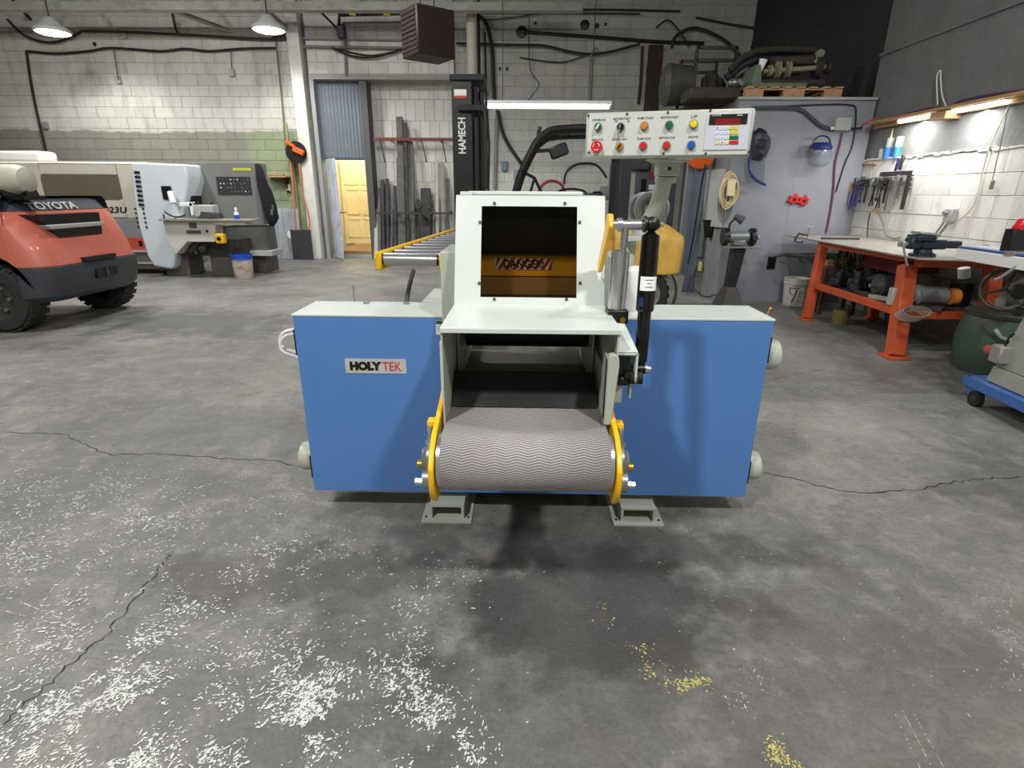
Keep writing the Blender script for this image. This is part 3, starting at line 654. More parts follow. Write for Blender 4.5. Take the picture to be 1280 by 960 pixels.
MB().cyl((0.322, 1.85, 0.90), (0.322, 1.85, 0.99), 0.02, n=16).build('cylinder_tube', ZINC, saw)
gs = MB(); a_, b_ = Vector((0.405, 1.80, 1.285)), Vector((0.386, 1.705, 0.875))
gs.tube([a_.lerp(b_, t) for t in (0, 0.02, 0.03, 0.58, 0.6, 0.97, 1.0)], 0.02, 18, rs=[0.012, 0.022, 0.0285, 0.0285, 0.021, 0.021, 0.012])
gas = gs.build('gas_strut', mat('gloss_black', (9, 9, 10), 0.22), saw)
sp = MB().sph((0.407, 1.805, 1.308), 0.024, 12, (1.15, 1, 1)); sp.cyl((0.38, 1.805, 1.308), (0.388, 1.805, 1.308), 0.026, n=14); sp.build('upper_joint', BLACK, gas)
sp = MB().cyl((0.355, 1.70, 0.862), (0.40, 1.70, 0.862), 0.017, n=12); sp.build('lower_joint', BLACK, gas)
MB().cyl((0.40, 1.70, 0.862), (0.408, 1.70, 0.862), 0.016, n=10).cyl((0.408, 1.70, 0.862), (0.42, 1.70, 0.862), 0.009, n=6).build('joint_nut', STEEL, gas)
lbp = a_.lerp(b_, 0.375); ax = (b_ - a_).normalized(); lb = MB(); vs = []
for j, t in ((0, -0.022), (1, 0.022)):
    for i in range(9):
        an = -PI / 2 - 0.95 + 1.9 * i / 8; vs.append(lbp + ax * t + Vector((math.cos(an), math.sin(an), 0)) * 0.0308)
lb.add(vs, [(i + 9, i + 10, i + 1, i) for i in range(8)], True); lbo = lb.build('paper_label', WHITEP, gas, label='white paper label')
for k, ww in enumerate((0.45, 0.2, 0.4)):
    MB().tube([lbp + ax * (-0.012 + 0.011 * k) + Vector((math.cos(-PI / 2 + t), math.sin(-PI / 2 + t), 0)) * 0.0310 for t in [ww * (q / 4 - 1) for q in range(9)]], 0.0011, 4).build('print_line', TEXTB, lbo)
lb2 = a_.lerp(b_, 0.53); MB().cb(lb2 + Vector((-0.018, -0.022, 0)), (0.016, 0.004, 0.045), Matrix.Rotation(-0.7, 3, 'Z')).build('blue_label', mat('label_navy', (24, 40, 90), 0.4), gas)
# bracket and valve
bk = MB(); bk.prism([(0.262, 0.705), (0.288, 0.705), (0.300, 0.90), (0.298, 0.925), (0.285, 0.938), (0.268, 0.935), (0.262, 0.92)], 'y', 1.60, 1.63); bk.box(0.262, 0.268, 1.60, 1.70, 0.72, 0.93); bk.build('valve_channel', CREAM, saw, 0.003)
tp = MB(); tp.add([(0.300, 1.64, 0.935), (0.362, 1.64, 0.935), (0.34, 1.84, 1.0), (0.300, 1.84, 1.0)], [(0, 1, 2, 3)]); tp.box(0.300, 0.362, 1.64, 1.70, 0.925, 0.933); tp.box(0.358, 0.364, 1.64, 1.72, 0.84, 0.93); tp.build('bracket_plate', WHITE, saw)
va = MB(); va.box(0.303, 0.345, 1.655, 1.71, 0.82, 0.915); va.sph((0.318, 1.645, 0.842), 0.014, 10); va.cyl((0.335, 1.65, 0.86), (0.335, 1.635, 0.86), 0.012, n=10); vo = va.build('valve', BLACK, saw)
MB().cyl((0.345, 1.66, 0.845), (0.385, 1.66, 0.845), 0.02, n=16).build('valve_knob', RUBBER, vo)
MB().cyl((0.36, 1.66, 0.845), (0.365, 1.66, 0.845), 0.0215, n=16).build('valve_ring', STEEL, vo)
tp = MB(); tp.box(0.303, 0.325, 1.66, 1.67, 0.76, 0.82); tp.box(0.350, 0.354, 1.66, 1.70, 0.775, 0.83); tp.build('lower_bracket', CREAM, saw)
# stickers and maker's plate
def sheet(x0, x1, z0, z1, y, m, name, parent, label=None, t=0.001): return MB().box(x0, x1, y - t, y, z0, z1).build(name, m, parent, label=label)
a = A(431, 448, Y=2.19); b_ = A(508.5, 467, Y=2.19)
npl = sheet(a.x, b_.x, b_.z, a.z, 2.19, mat('brushed_plate', (205, 205, 203), 0.4, 0.3, var=0.1), 'maker_plate', saw, 'silver maker plate', 0.003)
W_ = b_.x - a.x; H_ = a.z - b_.z
text('HOLY', (a.x + W_ * 0.075, 2.1865, b_.z + H_ * 0.2), (1, 0, 0), (0, 0, 1), W_ * 0.525, H_ * 0.62, TEXTB, npl, 'black_lettering', 0.075)
text('TEK', (a.x + W_ * 0.61, 2.1865, b_.z + H_ * 0.2), (1, 0, 0), (0, 0, 1), W_ * 0.31, H_ * 0.60, mat('red_ink', (190, 30, 30), 0.5), npl, 'red_lettering', 0.0)
nt_ = sheet(-0.352, -0.31, 0.845, 0.905, 2.188, WHITEP, 'notice_sticker', saw, 'white notice sticker with green header')
MB().box(-0.351, -0.311, 2.1860, 2.1868, 0.889, 0.904).build('green_header', GREEN, nt_); text('NOTICE', (-0.338, 2.1855, 0.8925), (1, 0, 0), (0, 0, 1), 0.024, 0.008, TEXTB, nt_, 'notice_lettering')
for k in range(3): MB().box(-0.347, -0.316, 2.1862, 2.1868, 0.878 - k * 0.008, 0.880 - k * 0.008).build('print_line', GREY, nt_)
ss = MB().box(-0.2520, -0.2470, 1.625, 1.64, 0.775, 0.965).build('warning_strip', WHITEP, saw, label='narrow white warning strip')
wsx = A(553.5, 470, Y=2.186)
ss2 = MB().box(-0.322, -0.305, 2.184, 2.187, 0.50, 0.79).build('warning_strip', WHITEP, saw, label='tall white warning strip')
for z in (0.77, 0.69, 0.61): MB().cyl((-0.313, 2.183, z), (-0.313, 2.1845, z), 0.004, n=10).build('red_mark', RED, ss2)
# post, arm, hose coil
MB().cyl((0.49, 2.55, 0.70), (0.49, 2.55, 1.22), 0.021, n=18).build('arm_post', CREAM, saw)
pc = MB().lathe([(0.05, 0), (0.05, 0.02), (0.035, 0.045), (0.0001, 0.055)], (0.535, 2.52, 1.22), 'z', 20); pc.build('post_cap', LGREY, saw)
MB().box(0.45, 0.60, 2.47, 2.58, 1.20, 1.222).build('post_head', CREAM, saw, 0.004)
MB().lathe([(0.045, 0), (0.052, 0.03), (0.052, 0.14), (0.045, 0.17), (0.02, 0.185)], (0.475, 2.36, 0.924), 'z', 20).build('filter_bowl', WHITEP, saw)
MB().box(0.38, 0.55, 2.42, 2.65, 0.6, 0.924).build('post_base', CREAM, saw)
arm = [(0.535, 2.52, 1.24), (0.55, 2.50, 1.29), (0.568, 2.46, 1.35), (0.575, 2.42, 1.42), (0.575, 2.38, 1.50)]
MB().tube(smooth_pts(arm, 5), 0.033, 18).build('panel_arm', CREAM, saw)
fl = MB(); fl.box(0.535, 0.615, 2.33, 2.42, 1.465, 1.52); fl.prism([(0.49, 1.528), (0.66, 1.528), (0.63, 1.515), (0.52, 1.515)], 'y', 2.30, 2.42); fl.cyl((0.575, 2.378, 1.44), (0.575, 2.376, 1.466), 0.043, n=18); flo = fl.build('arm_flange', CREAM, saw, 0.005)
MB().cyl((0.575, 2.328, 1.492), (0.575, 2.331, 1.492), 0.008, n=10).build('flange_hole', BLACK, flo)
hc = MB()
for k, (dx, r) in enumerate(((-0.012, 0.062), (0.006, 0.066), (-0.03, 0.06), (0.024, 0.06))):
    hc.tube([(0.575 + dx + r * math.cos(2 * PI * i / 28) * 0.95, 2.57 + 0.022 * k, 1.335 + r * math.sin(2 * PI * i / 28)) for i in range(28)], 0.012, 10, closed=True)
hc.build('hose_coil', mat('grey_hose', (165, 168, 166), 0.4), saw)
# control panel
pL, pR = Vector((0.2355, 2.30, 0)), Vector((0.8125, 2.15, 0)); U = (pR - pL).normalized(); Wd = (pR - pL).length; Nn = Vector((-U.y, U.x, 0)) * -1   # Nn faces the camera
Nn = Vector((U.y, -U.x, 0)); 
if Nn.y > 0: Nn = -Nn
MC = Matrix((U, -Nn, Vector((0, 0, 1)))).transposed(); cen = (pL + pR) / 2; cen.z = 1.607
cp = MB().cb(cen - Nn * 0.045, (Wd, 0.09, 0.158), MC, 0.006).build('control_panel', CREAM, saw)
MB().cb(cen + Nn * 0.001, (Wd - 0.02, 0.003, 0.143), MC).build('panel_face', mat('panel_grey', (205, 208, 200), 0.4), cp)
def PP(px, py, d=0.0): return APL(px, py, cen, Nn) + Nn * d
def disc(px, py, r, h, m, name, r2=None, base=0.003):
    p = PP(px, py, base); return MB().cyl(p, p + Nn * h, r, r2 or r, n=20).build(name, m, cp)
BB = [(748, 159, GREEN, 'power_switch'), (776, 159, BLACK, 'motor_key_switch'), (805.5, 157.5, mat('amber', (214, 130, 20), 0.35), 'amber_button'), (836.5, 156.5, GREEN, 'start_button'), (867, 155.5, mat('yellow_button', (240, 215, 20), 0.35), 'yellow_button'),
      (746.5, 184, RED, 'emergency_stop'), (774.5, 183.5, mat('amber', (0, 0, 0)), 'amber_selector'), (804, 182.5, RED, 'stop_button'), (833, 182, RED, 'stop_button'), (864, 181.5, BLUEP, 'blue_button')]
for px, py, m, nm in BB:
    big = nm == 'emergency_stop'
    ring = disc(px, py, 0.0155 if not big else 0.017, 0.006, ZINC if not big else RED, 'button_ring')
    disc(px, py, 0.0125 if not big else 0.0215, 0.017 if not big else 0.03, m, nm, 0.0115 if not big else 0.020)
    if 'switch' in nm or 'selector' in nm:
        p = PP(px, py, 0.023); MB().cb(p, (0.006, 0.008, 0.02), MC @ Matrix.Rotation(0.6, 3, 'Y')).build('switch_lever', WHITEP if nm == 'power_switch' else BLACK, cp)
    elif not big:
        p = PP(px, py, 0.0203); MB().cyl(p, p + Nn * 0.0008, 0.008, n=16).build('button_cap', m, cp)
    else:
        p = PP(px, py, 0.0335); rg = MB()
        for k in range(3):
            a0 = k * 2.094; rg.tube([p + U * 0.012 * math.cos(a0 + j * 0.25) + Vector((0, 0, 1)) * 0.012 * math.sin(a0 + j * 0.25) for j in range(6)], 0.0012, 5)
        rg.build('arrow_ring', WHITEP, cp)
p = PP(776, 166, 0.01); ky = MB().cb(PP(776, 159, 0.03), (0.004, 0.02, 0.012), MC); ky.tube([PP(775, 162, 0.03), PP(773.5, 168, 0.012), PP(773, 175, 0.010)], 0.003, 6); ky.build('key', STEEL, cp)
for s_, px, py, wpx, hpx in (('POWER ON', 741, 151.5, 16, 2.6), ('MOTOR START', 767, 150.2, 21, 2.8), ('PUMP START', 797, 149.5, 20, 2.8), ('MOTOR START', 826, 148.5, 22, 2.8), ('UP ?', 863.5, 147.8, 8, 3.4), ('OFF', 768, 152.8, 4, 2), ('ON', 784, 152.8, 3, 2),
                             ('EMG STOP', 740, 176.3, 14, 2.6), ('BLADE LIGHT', 766, 175.5, 18, 2.2), ('PUMP STOP', 796.5, 175.0, 17, 2.6), ('MOTOR STOP', 824, 173.8, 20, 2.6), ('DOWN ?', 860.5, 172.8, 12, 2.8)):
    q = PP(px, py, 0.003); q2 = PP(px + wpx, py, 0.003); q3 = PP(px, py - hpx, 0.003)
    text(s_.replace(' ?', ''), q, U, (0, 0, 1), (q2 - q).length, (q3 - q).length, mat('grey_ink', (60, 60, 60), 0.5), cp, 'button_caption', 0.01, 0.0006)
for px, py in ((735.5, 144.5), (784, 142.5), (835, 140.5), (888, 138), (736.5, 191), (829.5, 192), (882, 192), (936, 190)):
    disc(px, py, 0.0045, 0.003, DSTEEL, 'panel_screw')
def pquad(x0, y0, x1, y1, m, name, parent, d=0.004, t=0.002):
    a = PP(x0, y0, d); b = PP(x1, y1, d); c = (a + b) / 2
    return MB().cb(c, (abs((b - a).dot(U)), t, abs(b.z - a.z)), MC).build(name, m, parent)
kp = pquad(884, 143.5, 933, 187, mat('keypad_sheet', (206, 208, 218), 0.35), 'keypad', cp, 0.0045, 0.004)
MB().cb(PP(910, 149.5, 0.0072), (0.128, 0.002, 0.034), MC).build('display_surround', BLACK, cp)
MB().cb(PP(909.5, 152.3, 0.0085), (0.083, 0.002, 0.019), MC).build('display', mat('red_display', (130, 18, 22), 0.25), cp)
text('COUNTER', PP(890, 145.6, 0.0083), U, (0, 0, 1), 0.03, 0.004, TEXTW, cp, 'display_caption', 0.0, 0.0004); text('2000', PP(921, 145.3, 0.0083), U, (0, 0, 1), 0.018, 0.005, TEXTW, cp, 'display_caption', 0, 0.0004)
KW, KY, KG, KB = mat('key_white', (232, 234, 245), 0.4), mat('key_yellow', (225, 205, 40), 0.4), GREEN, RED
for r_ in range(4):
    for c_ in range(5):
        m = KW; wd = 0.013
        if c_ >= 3 and r_ < 2: m = KY
        if r_ >= 2 and c_ == 4: continue
        if r_ >= 2 and c_ == 3: m = KG if r_ == 2 else KB; wd = 0.031
        if r_ == 3 and c_ in (0, 2): m = mat('key_cream', (232, 222, 150), 0.4)
        px = 896.5 + c_ * 5.9 + (2.9 if wd > 0.02 else 0); py = 160.3 + r_ * 6.0 - 0.0 * c_
        p = PP(px, py, 0.0078); MB().cb(p, (wd, 0.003, 0.0125), MC, 0.001).build('key_cap', m, cp)
        if m is KW: text(str((r_ * 3 + c_ + 1) % 10), p + Nn * 0.0016 - U * 0.002 - Vector((0, 0, 0.003)), U, (0, 0, 1), 0.004, 0.006, BLUEP, cp, 'key_digit', 0, 0.0003)
# ------------------------------------------------------------------ roller conveyor behind
cv_ = thing('roller_conveyor', 'yellow framed roller conveyor with chrome rollers, behind the resaw on the left', 'conveyor', (-0.85, 4.5, 0))
zc = 1.0; fL = A(472, 318, Z=zc); bL = A(566, 288, Z=zc); fR = A(553, 319, Z=zc); dirv = (bL - fL).normalized(); Lc = 2.55; side = (fR - fL); side = side - dirv * side.dot(dirv); wdc = side.length; side.normalize()
MR = Matrix((side, dirv, Vector((0, 0, 1)))).transposed()
for s in (0, 1):
    c = fL + side * wdc * s + dirv * Lc / 2; MB().cb(c - Vector((0, 0, 0.045)), (0.045, Lc, 0.12), MR, 0.008).build('side_rail', YEL, cv_)
for k in range(11):
    c = fL + dirv * (0.04 + k * 0.245) + Vector((0, 0, -0.035)); e0 = c + side * 0.025; e1 = c + side * (wdc - 0.025)
    ro = MB().cyl(e0 + side * 0.012, e1 - side * 0.012, 0.042, n=24).build('roller', STEEL, cv_); MB().cyl(e0, e0 + side * 0.012, 0.036, n=16).cyl(e1 - side * 0.012, e1, 0.036, n=16).build('end_cap', BLACK, ro)
for t_ in (0.75, Lc - 0.1):
    c = fL + side * (wdc - 0.03) + dirv * t_; MB().cb((c.x, c.y, 0.45), (0.05, 0.05, 0.9), MR).build('leg', DGREY, cv_); c2 = c - side * (wdc / 2 - 0.02); MB().cb((c2.x, c2.y, 0.9), (wdc, 0.04, 0.04), MR).build('cross_member', DGREY, cv_)
cbp = smooth_pts([A(517, 338, Y=3.5), A(513, 352, Y=3.45), A(509, 372, Y=3.4), A(507, 398, Y=3.3)], 5)
MB().tube(cbp, 0.014, 8).build('drain_hose', BLACK, cv_)
# ------------------------------------------------------------------ red forklift, left
REDP = mat('forklift_orange', (198, 106, 88), 0.35, var=0.05, dirt=(150, 90, 75), dscale=3, damt=0.3, coat=0.3)
CHAR = mat('forklift_charcoal', (58, 62, 68), 0.45, var=0.06)
f1 = thing('red_forklift', 'orange red and charcoal forklift truck seen from behind, at the left edge of the picture', 'forklift', (-5.4, 6.1, 0))
def fp(k, y0=5.36, y1=6.86):
    """plan outline of the counterweight: k pushes the rear out"""
    pts = []; r = 0.26
    xr = -4.80 + k
    pts.append((-6.6, y0)); pts.append((-5.0, y0))
    for i in range(7):
        a = -PI / 2 + (PI / 2) * i / 6; pts.append((xr - r + r * math.cos(a), y0 + r + r * math.sin(a) * 1.0))
    for i in range(7):
        a = (PI / 2) * i / 6; pts.append((xr - r + r * math.cos(a), y1 - r + r * math.sin(a)))
    pts.append((-5.0, y1)); pts.append((-6.6, y1)); return pts
def ring(k, z, i=0.0):
    return [(x, y + (i if y < 6.1 else -i), z) for x, y in fp(k)]
def rear(k, z, xf=-5.0, i=0.0): return [(max(x, xf), y, zz) for x, y, zz in ring(k, z, i)]
MB().loft([rear(0.0, 0.30, i=0.05), rear(0.07, 0.36), rear(0.12, 0.55), rear(0.12, 0.66)]).build('lower_counterweight', CHAR, f1, 0.01)
MB().loft([rear(0.10, 0.66), rear(0.06, 0.82), rear(-0.04, 1.05), rear(-0.12, 1.19, i=0.03)]).build('counterweight', REDP, f1, 0.012)
def rr2(k, z, xf, i): return [(max(x, xf), y, z) for x, y, _ in ring(k, z, i)]
MB().loft([ring(-0.12, 1.19, 0.03), ring(-0.18, 1.28, 0.05), ring(-0.26, 1.33, 0.09)]).build('hood_cover', CHAR, f1, 0.01)
# side body with wheel arch
arch = [(-6.6, 0.55), (-6.6, 1.19), (-5.0, 1.19), (-5.0, 0.62)]
for i in range(13):
    a = math.radians(20 + i * 140 / 12); arch.append((-5.3 + 0.44 * math.cos(a), 0.34 + 0.46 * math.sin(a)))
for y0, y1 in ((5.36, 5.5), (6.72, 6.86)):
    MB().prism([(x, z) for x, z in arch], 'y', y0, y1).build('side_panel', REDP, f1, 0.008)
MB().box(-6.6, -5.0, 5.56, 6.66, 0.42, 1.15).build('chassis', BLACK, f1)
MB().box(-6.6, -5.35, 5.345, 5.36, 0.98, 1.08).build('side_crease', REDP, f1, 0.006)
# rear grille
gx = -4.81
MB().prism([(5.50, 1.16), (6.36, 1.16), (6.34, 0.93), (5.74, 0.93)], 'x', -5.05, gx + 0.035).build('grille_recess', BLACK, f1)
MB().prism([(5.58, 1.06), (6.37, 1.06), (6.36, 1.015), (5.62, 1.015)], 'x', -4.98, gx + 0.065).build('grille_bar', LGREY, f1, 0.01)
MB().box(-5.0, -4.66, 5.86, 6.32, 0.665, 0.715).build('tow_slot', BLACK, f1)
MB().box(-5.0, -4.668, 5.98, 6.30, 0.48, 0.575).build('tow_pocket', BLACK, f1)
MB().box(-4.73, -4.66, 6.12, 6.15, 0.48, 0.575).build('tow_pin', CHAR, f1)
text('TOYOTA', (-4.918, 5.62, 1.20), (0, 1, 0), (-0.55, 0, 0.84), 0.64, 0.085, mat('silver_badge', (205, 207, 205), 0.35, 0.4), f1, 'maker_lettering', 0.015, 0.006)
def wheel(parent, c, r, w_, n=36, out=-1, rimc=DSTEEL, lugs=24):
    x, y, z = c; t = MB(); s = out
    t.lathe([(r * 0.60, -w_ / 2), (r * 0.9, -w_ / 2), (r * 0.97, -w_ * 0.38), (r, -w_ * 0.2), (r, w_ * 0.2), (r * 0.97, w_ * 0.38), (r * 0.9, w_ / 2), (r * 0.60, w_ / 2)], c, 'y', n, cap=False)
    for k in range(lugs):
        a = 2 * PI * k / lugs
        for sd in (-1, 1):
            M = Matrix.Rotation(-(a + sd * 0.06), 3, 'Y'); cc = Vector(c) + M @ Vector((r * 0.985, sd * w_ * 0.27, 0)); t.cb(cc, (r * 0.05, w_ * 0.44, r * 0.16), M)
    tt = t.build('tyre', TYRE, parent)
    rm_ = MB().lathe([(0.0001, s * w_ * 0.30), (r * 0.26, s * w_ * 0.30), (r * 0.30, s * w_ * 0.38), (r * 0.42, s * w_ * 0.34), (r * 0.56, s * w_ * 0.44), (r * 0.62, s * w_ * 0.5), (r * 0.62, -s * w_ * 0.4)], c, 'y', n, cap=False).build('wheel_rim', rimc, tt)
    nb = MB()
    for k in range(6):
        a = k * PI / 3; q = Vector(c) + Vector((r * 0.36 * math.cos(a), s * w_ * 0.36, r * 0.36 * math.sin(a))); nb.cyl(q, q + Vector((0, s * 0.03, 0)), 0.016, n=6)
    nb.build('wheel_nuts', ZINC, tt)
    return tt
wheel(f1, (-5.3, 5.5, 0.345), 0.345, 0.24); wheel(f1, (-5.2, 6.72, 0.345), 0.345, 0.24, out=1)
# guard pillar and gas bottle
MB().tube([(-4.98, 5.55, 1.28), (-5.2, 5.55, 1.6), (-5.6, 5.55, 2.2)], 0.05, 8).build('guard_pillar', BLACK, f1)
MB().tube([(-6.4, 6.7, 1.15), (-6.45, 6.7, 1.7), (-6.5, 6.7, 2.2)], 0.05, 8).build('guard_pillar', BLACK, f1)
MB().box(-7.2, -6.4, 5.5, 6.75, 2.2, 2.26).build('overhead_guard', BLACK, f1)
MB().lathe([(0.05, 0), (0.12, 0.03), (0.145, 0.08), (0.145, 0.75), (0.12, 0.82), (0.05, 0.85)], (-5.68, 5.62, 1.48), 'x', 24).build('gas_bottle', mat('bottle_paint', (176, 176, 158), 0.5, dirt=(120, 118, 105)), f1)
bo = MB(); bo.box(-5.05, -4.83, 5.5, 5.75, 1.30, 1.335); bo.prism([(-4.90, 1.335), (-4.84, 1.335), (-4.88, 1.47), (-4.93, 1.47)], 'y', 5.56, 5.7); bo.build('bottle_bracket', BLACK, f1)
# ------------------------------------------------------------------ yellow forklift with the black mast, behind the resaw
f2 = thing('yellow_forklift', 'yellow forklift with tall black mast and overhead guard, side on behind the resaw', 'forklift', (0.6, 6.9, 0))
FY = mat('old_yellow', (226, 180, 84), 0.5, var=0.06, dirt=(150, 120, 70), dscale=5, damt=0.45)
MB().box(-0.775, -0.56, 6.45, 6.53, 0.05, 2.50).build('mast_channel', mat('mast_black', (18, 18, 20), 0.4, var=0.2), f2, 0.006)
m2 = MB(); m2.box(-0.54, -0.50, 6.52, 6.62, 0.05, 2.46); m2.box(-0.48, -0.44, 6.6, 6.7, 0.05, 2.42); m2.build('inner_mast', IRON, f2)
MB().box(-0.775, -0.50, 7.28, 7.36, 0.05, 2.5).build('mast_channel', MATS['mast_black'], f2)
MB().box(-0.50, -0.44, 6.9, 6.96, 0.1, 2.36).build('lift_ram', DSTEEL, f2)
cpb = MB(); cpb.prism([(-0.79, 2.50), (-0.42, 2.50), (-0.42, 2.56), (-0.79, 2.56)], 'y', 6.42, 7.4); cpb.build('mast_top_plate', IRON, f2, 0.01)
MB().box(-0.70, -0.40, 6.38, 6.44, 2.215, 2.265).build('mast_bracket', IRON, f2)
MB().tube([(-0.42, 6.5, 2.45), (-0.38, 6.5, 1.9), (-0.40, 6.5, 1.2), (-0.42, 6.5, 0.9)], 0.012, 8).build('mast_hose', CABLE, f2)
MB().tube([(-0.53, 6.48, 2.45), (-0.46, 6.46, 2.2), (-0.45, 6.46, 1.2), (-0.42, 6.5, 0.9)], 0.012, 8).build('mast_hose', CABLE, f2)
a = A(574, 192, Y=6.449); b_ = A(578.5, 147, Y=6.449)
text('HAMECH', (a.x + 0.075, 6.448, a.z), (0, 0, 1), (-1, 0, 0), b_.z - a.z, 0.082, TEXTW, f2, 'mast_lettering', 0.03)
sk = MB().box(-0.745, -0.615, 6.446, 6.45, 2.335, 2.42).build('mast_sticker', mat('silver_foil', (190, 188, 180), 0.3, 0.5), f2); MB().box(-0.745, -0.615, 6.443, 6.446, 2.335, 2.36).build('red_stripe', RED, sk)
MB().box(-0.70, -0.45, 6.5, 7.3, 0.3, 0.75).build('fork_carriage', IRON, f2)
MB().box(-1.1, -0.70, 6.6, 6.7, 0.02, 0.06).build('fork', IRON, f2); MB().box(-1.1, -0.70, 7.1, 7.2, 0.02, 0.06).build('fork', IRON, f2)
MB().box(-0.45, 1.2, 6.5, 7.4, 0.22, 0.6).build('body', DGREY, f2, 0.02)
MB().box(0.1, 1.2, 6.55, 7.35, 0.6, 0.88).build('engine_cover', FY, f2, 0.03)
for y in (6.55, 7.3):
    g_ = [(-0.20, y, 0.6), (-0.08, y, 1.42), (0.10, y, 1.85), (0.22, y, 1.99), (0.40, y, 2.05), (1.10, y, 2.07)]
    MB().tube(smooth_pts(g_[:1] + g_[1:], 4), 0.045, 8).build('guard_pillar', BLACK, f2)
    MB().box(1.08, 1.19, y - 0.04, y + 0.04, 0.85, 2.1).build('rear_pillar', IRON, f2)
for k in range(5): MB().box(0.15 + k * 0.2, 0.19 + k * 0.2, 6.55, 7.3, 2.05, 2.08).build('guard_bar', BLACK, f2)
hl = MB(); hl.cb((0.38, 6.50, 1.83), (0.20, 0.12, 0.13), Matrix.Rotation(-0.35, 3, 'Y'), 0.02); hl.tube([(0.12, 6.55, 1.83), (0.3, 6.52, 1.84)], 0.02, 6); hl.build('work_light', IRON, f2)
gb = MB().tube([(-0.02, 6.5, 1.62), (0.12, 6.45, 1.55), (0.20, 6.45, 1.40), (0.26, 6.45, 1.1)], 0.018, 6); gb.tube([(0.12, 6.45, 1.55), (0.06, 6.45, 1.35)], 0.015, 6); gb.build('grab_handle', BLACK, f2)
def cw(xr, z, d=0.0): return [(1.05, 6.45 + d, z), (xr - 0.22, 6.45 + d, z), (xr - 0.06, 6.55 + d, z), (xr, 6.7, z), (xr, 7.2, z), (xr - 0.06, 7.35 - d, z), (xr - 0.22, 7.45 - d, z), (1.05, 7.45 - d, z)]
MB().loft([cw(1.89, 0.50), cw(1.91, 0.84), cw(1.90, 0.92), cw(1.72, 1.04, 0.08), cw(1.68, 1.06, 0.12)]).build('counterweight', FY, f2, 0.02)
arch2 = [(1.93 - 0.04, 0.49), (1.84, 0.10), (1.80, 0.10)] + [(1.47 + 0.36 * math.cos(math.radians(a)), 0.28 + 0.36 * math.sin(math.radians(a))) for a in (-20, -5, 10, 20, 28, 35)]
MB().prism(arch2, 'y', 6.47, 6.6).build('lower_panel', mat('lower_panel_grey', (128, 124, 112), 0.6, var=0.12), f2)
wheel(f2, (1.47, 6.58, 0.27), 0.27, 0.18, 28, -1, GREY, 18); wheel(f2, (1.47, 7.32, 0.27), 0.27, 0.18, 28, 1, GREY, 18)
wheel(f2, (-0.25, 6.58, 0.3), 0.3, 0.2, 28, -1, GREY, 18); wheel(f2, (-0.25, 7.32, 0.3), 0.3, 0.2, 28, 1, GREY, 18)
seat = MB(); seat.box(0.35, 0.85, 6.7, 7.2, 0.86, 0.98); seat.box(0.78, 0.92, 6.7, 7.2, 0.98, 1.42); seat.build('seat', BLACK, f2, 0.04)
MB().tube([A(715 + 0, 235, Y=6.9) * 1 + Vector((0.17 * math.cos(t), 0.17 * math.sin(t) * 0.4, 0.05 * math.sin(t) * 1)) - Vector((0, 0, 0.06)) for t in [2 * PI * i / 20 for i in range(20)]], 0.013, 6, closed=True).build('steering_wheel', BLACK, f2)
# ------------------------------------------------------------------ moulder on the left
mo = thing('moulder_machine', 'long beige moulder with a smoked window and white rounded end, behind the red forklift', 'machine', (-7.0, 9.8, 0))
BEI = mat('beige_paint', (190, 186, 172), 0.45, var=0.04)
mb = MB()
def mb_face(xa, xb, za, zb, y=9.6, t=0.03): mb.box(xa, xb, y, y + t, za, zb)
wx0_, wx1_, wz0_, wz1_ = -8.05, -6.75, 1.25, 1.63
mb_face(-10.5, wx0_, 0.95, 1.80); mb_face(wx1_, -6.28, 0.95, 1.80); mb_face(wx0_, wx1_, 0.95, wz0_); mb_face(wx0_, wx1_, wz1_, 1.80)
mb.prism([(9.6, 1.80), (9.7, 1.84), (10.6, 1.84), (10.6, 0.95), (10.57, 0.95), (10.57, 1.80)], 'x', -10.5, -6.28); mb.build('sound_hood', BEI, mo, 0.01)
sw = bpy.data.materials.new('smoked_window'); sw.use_nodes = True; b_ = sw.node_tree.nodes['Principled BSDF']; b_.inputs['Base Color'].default_value = srgb(112, 104, 86); b_.inputs['Roughness'].default_value = 0.12; b_.inputs['Alpha'].default_value = 0.72
MB().prism([(wx0_ - 0.01 + 0.06, wz0_ - .01), (wx1_ - .05, wz0_ - .01), (wx1_ + 0.01, wz0_ + 0.05), (wx1_ + 0.01, wz1_ - 0.05), (wx1_ - 0.05, wz1_ + 0.01), (wx0_ + 0.05, wz1_ + .01), (wx0_ - 0.01, wz1_ - 0.05), (wx0_ - .01, wz0_ + 0.05)], 'y', 9.592, 9.6).build('hood_window', sw, mo)
for x, z, r in ((-7.85, 1.42, 0.12), (-7.5, 1.45, 0.1), (-7.15, 1.4, 0.14), (-6.9, 1.42, 0.1)): MB().cyl((x, 9.9, z), (x, 10.3, z), r, n=16).build('spindle_housing', LGREY, mo)
MB().box(-10.5, -6.35, 9.62, 10.5, 0.62, 0.95).build('bed', mat('warm_grey', (150, 146, 134), 0.5), mo)
MB().box(-10.5, -6.3, 9.60, 9.62, 0.62, 0.95).build('bed_panel', GREY, mo)
rb = MB().box(-10.5, -6.22, 9.58, 10.4, 0.42, 0.62).build('orange_band', mat('orange_red_panel', (186, 74, 50), 0.5, var=0.1), mo)
for k in range(4): MB().box(-6.62 + k * 0.11, -6.56 + k * 0.11, 9.575, 9.58, 0.48, 0.57).build('band_slot', BLACK, rb)
MB().box(-10.5, -6.2, 9.6, 10.4, 0.10, 0.40).build('base', mat('base_brown', (96, 90, 80), 0.6), mo); MB().box(-10.5, -6.15, 9.57, 9.60, 0.38, 0.42).build('base_strip', LGREY, mo)
